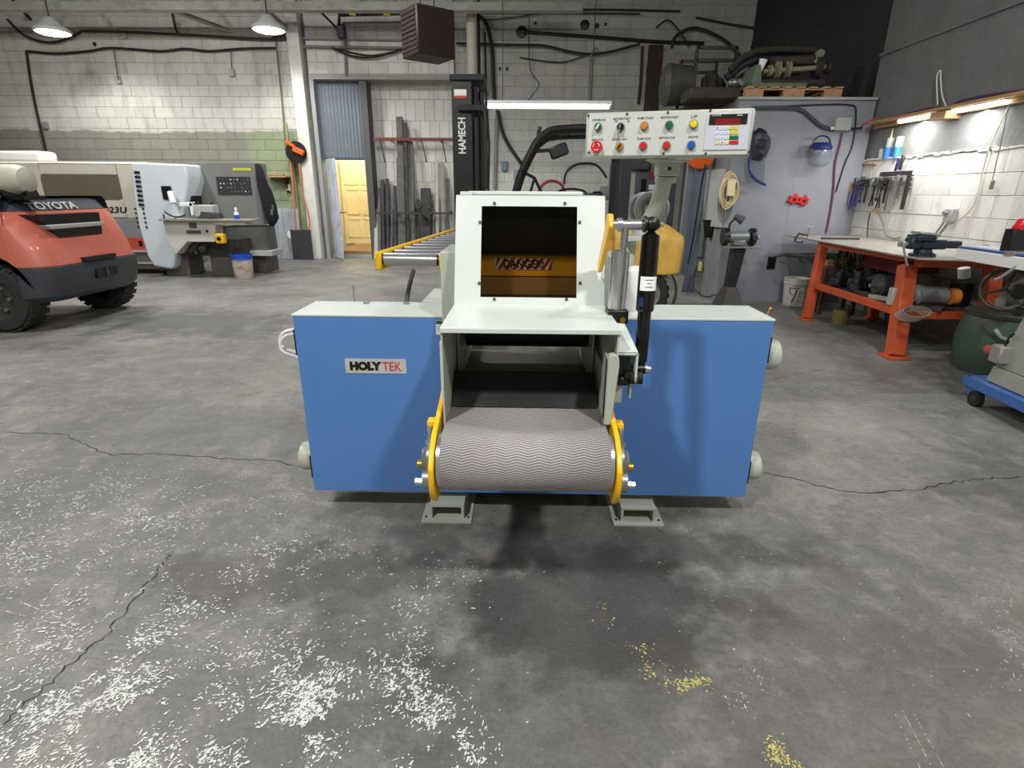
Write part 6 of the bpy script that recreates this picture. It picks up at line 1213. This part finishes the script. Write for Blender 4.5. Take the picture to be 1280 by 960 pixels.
TC = [BLACK, NAVY, DSTEEL, STEEL, mat('tool_tan', (170, 140, 90), 0.5), IRON]
TL = [(1052, 232, 30, 0, 'pliers'), (1058, 230, 26, 5, 'pliers'), (1064, 228, 34, 4, 'file'), (1069, 226, 40, 1, 'pliers'), (1074, 228, 34, 1, 'clamp'), (1079, 228, 26, 1, 'wrench'), (1085, 226, 30, 0, 'hammer'), (1090, 228, 30, 3, 'wrench'), (1095, 226, 34, 0, 'pliers'), (1100, 226, 24, 2, 'wrench'), (1104, 226, 36, 5, 'snips'), (1110, 225, 30, 0, 'hammer'), (1114, 226, 38, 2, 'chisel'), (1122, 222, 44, 3, 'spanner'), (1127, 222, 26, 2, 'driver')]
ORD = ['first', 'second', 'third', 'fourth', 'fifth', 'sixth', 'seventh', 'eighth', 'ninth', 'tenth', 'eleventh', 'twelfth', 'thirteenth', 'fourteenth', 'fifteenth']
CN = ['black', 'navy', 'dark steel', 'bright steel', 'tan', 'dark iron']
for i, (px, py, ln, ci, kd) in enumerate(TL):
    c = A(px, py, X=4.22); h = ln * 0.0085; mb = MB(); d = Vector((0, random.uniform(-0.02, 0.02), -1)).normalized(); e = Vector((0, 1, 0))
    t = thing(kd if kd != 'driver' else 'screwdriver', CN[ci] + ' ' + kd + ' hanging on the tool rack, ' + ORD[i] + ' from its left end', 'tool', c + d * h, 'tools on the wall rack')
    if kd in ('pliers', 'snips', 'clamp'):
        mb.tube([c, c + d * 0.06 + e * 0.012, c + d * h - e * 0.03], 0.009, 6); mb.tube([c + e * 0.01, c + d * 0.06 - e * 0.012, c + d * h + e * 0.03], 0.009, 6); mb.build('handles', TC[ci], t); MB().cyl(c + d * 0.05 - Vector((0.02, 0, 0)), c + d * 0.05 + Vector((0.02, 0, 0)), 0.018, n=10).cb(c + d * 0.0, (0.02, 0.03, 0.07), None, 0.004).build('jaw', DSTEEL, t)
    elif kd == 'hammer':
        mb.tube([c, c + d * h], 0.013, 8); mb.build('handle', TC[ci], t); MB().cb(c + d * 0.0, (0.035, 0.11, 0.035), None, 0.006).build('head', IRON, t)
    elif kd in ('wrench', 'spanner'):
        mb.tube([c + d * 0.03, c + d * (h - 0.03)], 0.01, 6); mb.cyl(c - Vector((0.008, 0, 0)), c + Vector((0.008, 0, 0)), 0.03, n=12); mb.cyl(c + d * h - Vector((0.008, 0, 0)), c + d * h + Vector((0.008, 0, 0)), 0.024, n=12); mb.build('shaft', TC[ci], t)
    else:
        MB().tube([c, c + d * h * 0.4], 0.015, 8).build('handle', TC[4] if kd == 'file' else TC[ci], t); MB().tube([c + d * h * 0.4, c + d * h], 0.006, 6).build('blade', DSTEEL, t)
pt_ = thing('putty_knife', 'wide bladed knife hanging above the tool rack', 'tool', A(1125, 215, X=4.3)); c = A(1127, 203, X=4.28); MB().cb(c, (0.02, 0.05, 0.16), Matrix.Rotation(0.15, 3, 'X'), 0.004).build('blade', DSTEEL, pt_); MB().cb(c + Vector((0, 0.07, -0.02)), (0.02, 0.03, 0.14), Matrix.Rotation(0.15, 3, 'X'), 0.004).build('handle', NAVY, pt_)
# outlet, cords on right wall
ob = thing('outlet_box', 'grey outlet box with thick cables on the right wall above the bench', 'socket', A(1188, 278, X=4.3)); p = A(1188, 269, X=4.3); MB().cb(p, (0.07, 0.11, 0.13), None, 0.01).build('box', LGREY, ob); MB().cyl(p + Vector((-0.03, 0.01, 0.02)), p + Vector((-0.07, 0.01, 0.02)), 0.02, n=10).build('plug', GREY, ob)
P = smooth_pts([A(1186, 277, X=4.27), A(1178, 288, X=4.26), A(1168, 300, X=4.22), A(1158, 306, X=4.1)], 4); MB().tube(P, 0.014, 8).tube([q + Vector((-0.03, 0.02, 0.0)) for q in P], 0.010, 8).build('cables', mat('cable_grey', (130, 128, 120), 0.5), ob)
q = A(1095, 264, X=4.28); MB().cb(q, (0.04, 0.12, 0.035), Matrix.Rotation(0.3, 3, 'X'), 0.006).solo('cord_splitter', mat('splitter_cream', (190, 165, 120), 0.5), 'cream cord splitter under the tool rack', 'socket')
MB().tube(smooth_pts([A(x, y, X=4.28) for x, y in ((1098, 267), (1104, 280), (1108, 294), (1118, 298), (1125, 297))], 4), 0.010, 6).solo('extension_cord', MATS['cable_grey'], 'grey cord running from the splitter to the vise', 'cord')
MB().tube(smooth_pts([A(x, y, X=4.3) for x, y in ((1088, 266), (1085, 280), (1084, 298))], 4), 0.008, 6).solo('grey_cable', DSTEEL, 'dark cord hanging down behind the bench top', 'cord')
# ------------------------------------------------------------------ workbench
wb = thing('workbench', 'steel topped workbench on orange legs along the right wall', 'workbench', (3.8, 5.9, 0))
BT = mat('bench_steel', (158, 154, 144), 0.42, 0.3, var=0.15, vscale=6, dirt=(120, 112, 100), dscale=3)
top = [(3.42, 7.0), (3.33, 4.75), (3.75, 4.65), (4.3, 4.65), (4.3, 7.45), (3.42, 7.45)]
MB().prism(top, 'z', 0.885, 0.9).build('bench_top', BT, wb, 0.003)
def leg(p0, p1, s, name='leg', foot=True):
    d = (Vector(p1) - Vector(p0)); L_ = d.length; d.normalize(); x = Vector((1, 0, 0)); y = d.cross(x).normalized(); x = y.cross(d); M = Matrix((x, y, d)).transposed()
    lg = MB().cb((Vector(p0) + Vector(p1)) / 2, (s, s, L_), M, 0.006).build(name, ORANGE, wb)
    if foot: MB().cb((p0[0], p0[1], 0.012), (s * 1.6, s * 1.6, 0.024), None, 0.004).build('foot_plate', ORANGE, lg)
leg((3.36, 6.42, 0.02), (3.50, 6.62, 0.885), 0.09); leg((3.40, 4.86, 0.02), (3.50, 5.12, 0.80), 0.12)
leg((4.18, 6.5, 0.02), (4.18, 6.65, 0.885), 0.09); leg((4.17, 4.86, 0.02), (4.12, 4.95, 0.885), 0.11)
MB().box(3.46, 3.54, 5.1, 6.65, 0.83, 0.885).build('top_rail', ORANGE, wb); MB().box(3.5, 4.2, 4.95, 5.05, 0.80, 0.885).build('top_rail', ORANGE, wb)
MB().cb((3.42, 5.68, 0.40), (0.05, 1.55, 0.07), None, 0.004).build('shelf_rail', ORANGE, wb); MB().cb((3.8, 4.94, 0.38), (0.75, 0.05, 0.07), None, 0.004).build('shelf_rail', ORANGE, wb)
MB().box(3.44, 4.2, 4.95, 6.5, 0.405, 0.42).build('lower_shelf', mat('shelf_dark', (62, 50, 44), 0.8, var=0.2), wb)
# vise
vi = thing('bench_vise', 'dark blue bench vise bolted on the near corner of the workbench', 'vise', (3.5, 5.05, 0.9)); VB = mat('vise_blue', (44, 50, 66), 0.45, 0.3, var=0.1)
vc = Vector((3.47, 4.93, 0.9))
MB().lathe([(0.10, 0), (0.10, 0.02), (0.07, 0.035), (0.065, 0.06)], vc, 'z', 18).build('swivel_base', VB, vi)
MB().cb(vc + Vector((0.06, 0, 0.10)), (0.22, 0.10, 0.08), None, 0.015).cb(vc + Vector((0.22, 0, 0.10)), (0.16, 0.07, 0.06), None, 0.01).build('fixed_body', VB, vi)
MB().cb(vc + Vector((-0.04, 0, 0.155)), (0.16, 0.16, 0.05), None, 0.01).cb(vc + Vector((-0.1, 0, 0.11)), (0.10, 0.11, 0.10), None, 0.015).build('moving_jaw', VB, vi)
MB().prism([(-0.0, 0), (0.14, 0), (0.17, 0.035), (0.04, 0.05)], 'y', 0, 0.15).build('x', VB, vi) if False else None
MB().cb(vc + Vector((-0.01, 0, 0.19)), (0.18, 0.14, 0.022), Matrix.Rotation(0.08, 3, 'Y'), 0.006).build('anvil', STEEL, vi)
MB().cyl(vc + Vector((-0.22, 0, 0.10)), vc + Vector((-0.14, 0, 0.10)), 0.022, n=14).build('screw', STEEL, vi); MB().cyl(vc + Vector((-0.22, -0.03, 0.13)), vc + Vector((-0.14, -0.06, -0.08)), 0.009, n=8).build('handle_bar', STEEL, vi)
gcl = thing('g_clamp', 'grey screw clamp gripping the far corner of the workbench', 'clamp', A(1000, 300, Y=6.98)); c = Vector((3.45, 6.96, 0.9)); gm_ = MB()
gm_.tube([c + Vector((0.02, 0, 0.035)), c + Vector((-0.09, 0, 0.05)), c + Vector((-0.12, 0, 0.0)), c + Vector((-0.12, 0, -0.04)), c + Vector((-0.03, 0, -0.05))], 0.016, 6); gm_.build('frame', DSTEEL, gcl); MB().cyl(c + Vector((0.02, 0, 0.0)), c + Vector((0.02, 0, 0.13)), 0.008, n=8).cyl(c + Vector((-0.03, 0, 0.13)), c + Vector((0.07, 0, 0.13)), 0.005, n=6).build('screw', ZINC, gcl)
MB().cb((3.75, 6.75, 0.91), (0.42, 0.05, 0.02), Matrix.Rotation(-0.1, 3, 'Z'), 0.004).solo('pry_bar', DSTEEL, 'flat dark bar lying on the far end of the bench top', 'bar')
# lower shelf contents
zs = 0.42
def motor(c, L_, r, lab, m=IRON, ax='y', tip=None):
    t = thing('electric_motor', lab, 'motor', (c[0], c[1], c[2] - r)); d = Vector((0, 1, 0)) if ax == 'y' else Vector((1, 0, 0)); c = Vector(c); mb = MB()
    mb.cyl(c - d * L_ / 2, c + d * L_ / 2, r, n=22); mb.cyl(c - d * (L_ / 2 + 0.04), c - d * L_ / 2, r * 0.75, r, n=22)
    for k in range(10): a = 2 * PI * k / 10; pass
    mb.build('housing', m, t); MB().lathe([(r * 0.98, -0.02), (r * 1.15, -0.02), (r * 1.15, 0.02), (r * 0.98, 0.02)], c - d * L_ * 0.5, ax, 22).build('flange', m, t); MB().cyl(c - d * (L_ / 2 + 0.1), c - d * (L_ / 2 + 0.03), r * 0.2, n=10).build('shaft', STEEL if tip is None else tip, t)
    return t
DM = mat('motor_grey', (70, 74, 76), 0.5, 0.2, var=0.15)
motor((3.74, 5.62, zs + 0.115), 0.26, 0.10, 'dark grey electric motor in the middle of the bench shelf', DM, 'x')
motor((3.80, 5.16, zs + 0.10), 0.24, 0.085, 'grey motor with an orange collar, near end of the bench shelf', GREY, 'x', None)
MB().lathe([(0.05, -0.03), (0.075, -0.03), (0.075, 0.03), (0.05, 0.03)], (3.98, 5.12, zs + 0.10), 'x', 18).solo('orange_collar', mat('collar_orange', (220, 140, 50), 0.5), 'orange ring beside the near motor on the shelf', 'ring')
MB().cyl((4.1, 5.2, zs), (4.1, 5.2, zs + 0.22), 0.09, n=20).solo('black_canister', BLACK, 'black canister on the shelf near the wall', 'canister')
jar = thing('glass_jar', 'squat grey jar near the wall behind the barrel', 'jar', (4.12, 4.98, zs)); MB().lathe([(0.07, 0), (0.08, 0.03), (0.08, 0.12), (0.06, 0.15), (0.065, 0.18), (0.0001, 0.19)], (4.2, 4.92, zs), 'z', 18).build('body', GREY, jar)
for i, (x, y, a, s, lab) in enumerate(((3.55, 6.25, 0.3, 1.0, 'black iron casting at the far end of the bench shelf'), (3.66, 6.08, -0.5, 1.2, 'hunched black gearbox next to the far casting on the shelf'), (3.55, 5.90, 0.8, 0.9, 'black iron elbow in front of the gearbox'), (3.85, 6.2, 0.2, 1.3, 'large black casting at the back of the shelf'))):
    t = thing('iron_casting', lab, 'machine part', (x, y, zs)); M = Matrix.Rotation(a, 3, 'Z'); c = Vector((x, y, zs + 0.055 * s))
    MB().cb(c, (0.16 * s, 0.12 * s, 0.10 * s), M, 0.02).cyl(c + M @ Vector((0.05, 0, 0.02)), c + M @ Vector((0.14, 0, 0.07)) * s, 0.04 * s, n=12).build('body', IRON, t); MB().cyl(c + Vector((0, 0, 0.05 * s)), c + Vector((0, 0, 0.11 * s)), 0.035 * s, n=12).build('boss', DSTEEL, t)
cord = MB()
for k in range(7):
    R_ = [(3.62 + 0.03 * k + 0.02 * math.sin(9 * t + k), 6.40 + 0.06 * math.sin(k) + 0.10 * math.cos(t), 0.68 + 0.16 * math.sin(t)) for t in [2 * PI * i / 18 for i in range(18)]]; cord.tube(R_, 0.009, 5, closed=True)
cord.solo('cable_bundle', CABLE, 'bundle of black cables hanging under the far end of the bench top', 'cable')
MB().box(3.75, 4.15, 5.6, 6.2, 0.66, 0.82).solo('red_box', mat('deep_red', (110, 24, 24), 0.5), 'dark red box slung under the bench top', 'box')
for i, (x, y, w_, l_, a, m, lab) in enumerate(((3.56, 5.42, 0.05, 0.30, 0.5, PB, 'pale wooden batten lying on the bench shelf, front one'), (3.70, 5.36, 0.06, 0.24, -0.3, GREY, 'grey metal block on the bench shelf behind the batten'), (3.53, 5.70, 0.035, 0.30, 0.2, DSTEEL, 'steel bar lying along the front edge of the bench shelf'), (3.60, 5.20, 0.08, 0.14, 0.1, LGREY, 'small light grey block by the near leg on the shelf'), (3.7, 5.0, 0.12, 0.22, 0.7, DSTEEL, 'dark angle plate at the near end of the shelf'))):
    MB().cb((x, y, zs + 0.02), (w_, l_, 0.04), Matrix.Rotation(a, 3, 'Z'), 0.004).solo('shelf_item', m, lab, 'scrap')
cb_ = MB()
for k in range(4): cb_.tube([(3.40 + 0.12 * math.cos(t) + 0.02 * k, 4.80 + 0.04 * math.sin(t) - 0.0 + 0.0 * k, 0.40 + 0.04 * math.sin(t) + 0.012 * k) for t in [2 * PI * i / 20 for i in range(20)]], 0.007, 6, closed=True)
cb_.solo('wound_cable', mat('cable_grey', (0, 0, 0)), 'grey cable wound around the near orange leg', 'cable')
br_ = thing('breaker_switch', 'grey switch box strapped to the near orange leg', 'switch', (3.38, 4.98, 0.5)); MB().cb((3.40, 5.08, 0.52), (0.05, 0.07, 0.16), None, 0.008).build('box', LGREY, br_)
sc2 = thing('scrap_stand', 'low rusty stand with wood offcuts behind the far orange leg', 'stand', (3.55, 7.1, 0))
MB().box(3.64, 4.1, 6.72, 7.0, 0.42, 0.45).build('shelf_board', RUST, sc2); MB().box(3.64, 4.1, 6.72, 7.0, 0.56, 0.585).build('shelf_board', mat('board_orange', (140, 84, 56), 0.7), sc2)
for x in (3.65, 4.05):
    for y in (6.73, 6.95): MB().box(x, x + 0.04, y, y + 0.04, 0, 0.56).build('post', RUST, sc2)
for i, (x, y, h, lab) in enumerate(((3.74, 6.86, 0.06, 'tan wooden offcut on the low stand, left one'), (3.94, 6.86, 0.10, 'tan wooden offcut on the low stand, right one'))): MB().cb((x, y, 0.585 + h / 2), (0.13, 0.16, h), Matrix.Rotation(0.4 * i, 3, 'Z'), 0.004).solo('wood_offcut', WOOD, lab, 'wood')
yb2 = thing('yellow_can', 'small dull yellow can on the floor under the bench', 'can', (3.66, 6.2, 0)); MB().cyl((3.66, 6.25, 0), (3.66, 6.25, 0.16), 0.09, n=18).build('body', mat('can_yellow', (120, 108, 60), 0.6, var=0.2), yb2); MB().tube([(3.58, 6.25, 0.15), (3.60, 6.2, 0.22), (3.70, 6.2, 0.22), (3.74, 6.25, 0.15)], 0.006, 6).build('handle', DSTEEL, yb2)
# ------------------------------------------------------------------ green barrel
ba = thing('green_barrel', 'worn green barrel standing between bench and cart', 'barrel', (3.98, 4.62, 0)); bc = Vector((3.97, 4.52, 0))
GBm = mat('barrel_green', (58, 84, 70), 0.5, var=0.1, dirt=(92, 60, 52), dscale=4, damt=0.6)
MB().lathe([(0.24, 0), (0.26, 0.03), (0.282, 0.20), (0.282, 0.31), (0.262, 0.43), (0.25, 0.465), (0.258, 0.475), (0.258, 0.50), (0.24, 0.505), (0.232, 0.485), (0.0001, 0.48)], bc, 'z', 36).build('body', GBm, ba)
MB().lathe([(0.258, 0.472), (0.265, 0.475), (0.265, 0.498), (0.258, 0.502)], bc, 'z', 36).build('lid_ring', DSTEEL, ba)
hp = bc + Vector((-0.14, -0.235, 0.38)); MB().tube(smooth_pts([hp + Vector((-0.08, 0.02, 0.02)), hp + Vector((-0.06, -0.03, -0.03)), hp + Vector((0.0, -0.04, -0.045)), hp + Vector((0.06, -0.06, -0.03)), hp + Vector((0.08, -0.04, 0.02))], 4), 0.014, 8).build('handle', LGREY, ba)
MB().cb(bc + Vector((0.1, 0.0, 0.51)), (0.22, 0.16, 0.03), Matrix.Rotation(0.4, 3, 'Z'), 0.006).solo('lid_scrap', RUST, 'rusty plate lying on top of the green barrel', 'scrap')
# ------------------------------------------------------------------ grey machine on the blue cart at the right edge
ct = thing('blue_cart', 'blue steel cart on castors under the grey machine at the right edge', 'cart', (3.8, 3.6, 0)); 
c0 = A(1205, 468, Z=0.19); c1 = A(1280, 502, Z=0.19)   # front edge direction
d_ = (c1 - c0).normalized(); n_ = Vector((-d_.y, d_.x, 0)); n_ = n_ if n_.x > 0 else -n_; MQ = Matrix((d_, n_, Vector((0, 0, 1)))).transposed()
def cq(u, v, z): return c0 + d_ * u + n_ * v + Vector((0, 0, z - 0.19))
CBL = mat('cart_blue', (62, 104, 168), 0.45, var=0.06, dirt=(50, 60, 80))
MB().cb(cq(0.6, 0.02, 0.155), (1.2, 0.04, 0.07), MQ, 0.005).build('frame_rail', CBL, ct); MB().cb(cq(0.6, 0.80, 0.155), (1.2, 0.04, 0.07), MQ, 0.005).build('frame_rail', CBL, ct); MB().cb(cq(0.02, 0.41, 0.155), (0.04, 0.8, 0.07), MQ, 0.005).build('frame_rail', CBL, ct); MB().cb(cq(0.6, 0.41, 0.18), (1.18, 0.8, 0.012), MQ).build('deck_plate', CBL, ct)
for u, v in ((0.07, 0.05), (0.07, 0.75), (1.1, 0.05)):
    lg_ = MB().prism([(0, 0)], 'y', 0, 0) if False else MB()
    a_ = cq(u, v, 0.12); lg_.loft([[a_ + d_ * -0.06 + n_ * -0.03, a_ + d_ * 0.08 + n_ * -0.03, a_ + d_ * 0.08 + n_ * 0.03, a_ + d_ * -0.06 + n_ * 0.03], [a_ + d_ * 0.0 + n_ * -0.03 - Vector((0, 0, 0.08)), a_ + d_ * 0.05 + n_ * -0.03 - Vector((0, 0, 0.08)), a_ + d_ * 0.05 + n_ * 0.03 - Vector((0, 0, 0.08)), a_ + d_ * 0.0 + n_ * 0.03 - Vector((0, 0, 0.08))]]); fk = lg_.build('castor_fork', CBL, ct)
    w0 = cq(u + 0.06, v - 0.02, 0.055); MB().cyl(w0 - n_ * 0.02, w0 + n_ * 0.02, 0.055, n=24).build('castor_wheel', RUBBER, fk); MB().cyl(w0 - n_ * 0.023, w0 + n_ * 0.023, 0.025, n=14).build('castor_hub', DSTEEL, fk)
mg = thing('grey_machine', 'light grey woodworking machine with blue edged table, cut off by the right edge', 'machine', (3.9, 3.7, 0.19))
SG = mat('stone_grey', (150, 152, 140), 0.5, var=0.05)
b0 = [cq(0.10, 0.06, 0.195), cq(1.1, 0.06, 0.195), cq(1.1, 0.75, 0.195), cq(0.10, 0.75, 0.195)]; t0 = [cq(0.16, 0.1, 0.34), cq(1.1, 0.1, 0.34), cq(1.1, 0.72, 0.34), cq(0.16, 0.72, 0.34)]
MB().loft([[cq(0.12, 0.06, 0.191), cq(1.1, 0.06, 0.191), cq(1.1, 0.75, 0.191), cq(0.12, 0.75, 0.191)], [cq(0.14, 0.07, 0.30), cq(1.1, 0.07, 0.30), cq(1.1, 0.72, 0.30), cq(0.14, 0.72, 0.30)]]).build('base', SG, mg, 0.006)
MB().loft([[cq(0.15, 0.075, 0.303), cq(1.1, 0.075, 0.303), cq(1.1, 0.72, 0.303), cq(0.15, 0.72, 0.303)], [cq(0.30, 0.10, 0.98), cq(1.1, 0.10, 0.98), cq(1.1, 0.66, 0.98), cq(0.30, 0.66, 0.98)]]).build('cabinet', SG, mg, 0.006)
k0 = cq(0.16, 0.05, 0.40); MB().cb(k0 + d_ * 0.04, (0.10, 0.09, 0.12), MQ, 0.01).build('plug_socket', mat('socket_grey', (140, 136, 128), 0.5), mg); MB().cyl(k0, k0 - d_ * 0.09, 0.035, 0.028, n=16).build('plug_inlet', mat('inlet_red', (170, 80, 66), 0.5, var=0.2), mg)
MB().tube(smooth_pts([k0 + d_ * 0.05 + Vector((0, 0, 0.06)), k0 + d_ * 0.06 + Vector((0, 0, 0.12)), k0 + d_ * 0.09 + Vector((0, 0, 0.15))], 4), 0.007, 6).build('inlet_cord', BLACK, mg)
for px, py, r in ((1277, 365, 0.05), (1275, 390, 0.03)):
    q = A(px, py, Y=3.55); MB().cyl(q, q + Vector((0, 0.03, 0)), r, n=18).build('black_knob', BLACK, mg)
q = A(1271, 391, Y=3.5); MB().cyl(q, A(1280, 390, Y=3.5), 0.010, n=8).build('knob_lever', BLACK, mg)
hwc = A(1257, 362, Y=3.95); HR = 0.14; hwn = Vector((-0.75, -0.6, 0.1)).normalized(); u_ = hwn.orthogonal().normalized(); v_ = hwn.cross(u_)
hw = MB().tube([hwc + u_ * HR * math.cos(t) + v_ * HR * math.sin(t) for t in [2 * PI * i / 28 for i in range(28)]], 0.014, 8, closed=True).build('handwheel', DSTEEL, mg)
for k in range(3): MB().cyl(hwc, hwc + u_ * HR * math.cos(k * 2.1) + v_ * HR * math.sin(k * 2.1), 0.009, n=6).build('spoke', DSTEEL, hw)
MB().cyl(hwc, hwc - hwn * 0.25, 0.015, n=8).build('wheel_shaft', DSTEEL, hw)
t1 = [A(1193, 322, Z=1.0), A(1290, 334, Z=1.0), A(1290, 316, Z=1.0), A(1192, 308, Z=1.0)]
t1 = [Vector((3.17, 4.15, 0)), Vector((3.42, 3.35, 0)), Vector((4.2, 3.5, 0)), Vector((4.0, 4.5, 0))]
ptl = A(1194, 322, Y=4.1); ptr = A(1282, 332, Y=3.45); zt_ = ptl.z
FL = [Vector((ptl.x, 4.1, 0)), Vector((ptr.x, 3.45, 0)), Vector((ptr.x + 0.6, 3.7, 0)), Vector((ptl.x + 0.45, 4.45, 0))]
MB().loft([[p + Vector((0, 0, 0.985)) for p in FL], [p + Vector((0, 0, 1.035)) for p in FL]]).build('table', mat('table_cast', (205, 208, 210), 0.35, 0.2), mg, 0.003)
e0, e1 = FL[0] + Vector((0, 0, 1.035)), FL[1] + Vector((0, 0, 1.035)); ed = (e1 - e0).normalized(); en = Vector((-ed.y, ed.x, 0)); en = en if en.x > 0 else -en; ME = Matrix((ed, en, Vector((0, 0, 1)))).transposed()
MB().cb((e0 + e1) / 2 + en * 0.03 + Vector((0, 0, 0.012)), ((e1 - e0).length, 0.06, 0.024), ME).build('blue_edge', mat('edge_blue', (60, 96, 150), 0.4), mg); MB().cb((e0 + e1) / 2 + en * 0.01 + Vector((0, 0, -0.03)), ((e1 - e0).length, 0.03, 0.075), ME, 0.004).build('table_front', WHITEP, mg)
q = A(1272, 300, Y=3.75); MB().box(q.x - 0.06, q.x + 0.12, 3.72, 3.8, 1.05, q.z + 0.07).build('fence_block', BLACK, mg, 0.006); MB().cb(A(1278, 283, Y=3.75), (0.08, 0.06, 0.08), Matrix.Rotation(0.5, 3, 'Y'), 0.01).build('red_guard', RED, mg)
MB().cyl(A(1250, 347, Y=3.6), A(1276, 330, Y=3.5), 0.010, n=8).cyl(A(1250, 347, Y=3.6), A(1243, 350, Y=3.6), 0.010, n=8).build('lock_lever', STEEL, mg)
MB().box(A(1262, 315, Y=3.6).x, A(1290, 315, Y=3.6).x, 3.56, 3.64, 1.036, 1.07).build('steel_slide', STEEL, mg, 0.003)
MB().cyl(A(1205, 335, Y=4.4), A(1205, 347, Y=4.4), 0.04, n=14).build('table_boss', LGREY, mg)
rs = A(1235, 309, Y=4.5); MB().cb((4.0, 4.75, 0.908), (0.28, 0.05, 0.016), Matrix.Rotation(-0.3, 3, 'Z')).solo('small_bar', RUST, 'small rusty bar on the bench behind the blue edged table', 'bar'); q = A(1236, 303, X=4.2); MB().cyl((4.16, q.y, 0.94), (4.20, q.y, 0.94), 0.04, n=16).solo('grinding_wheel', DSTEEL, 'small dark wheel lying on the bench near the wall', 'wheel')
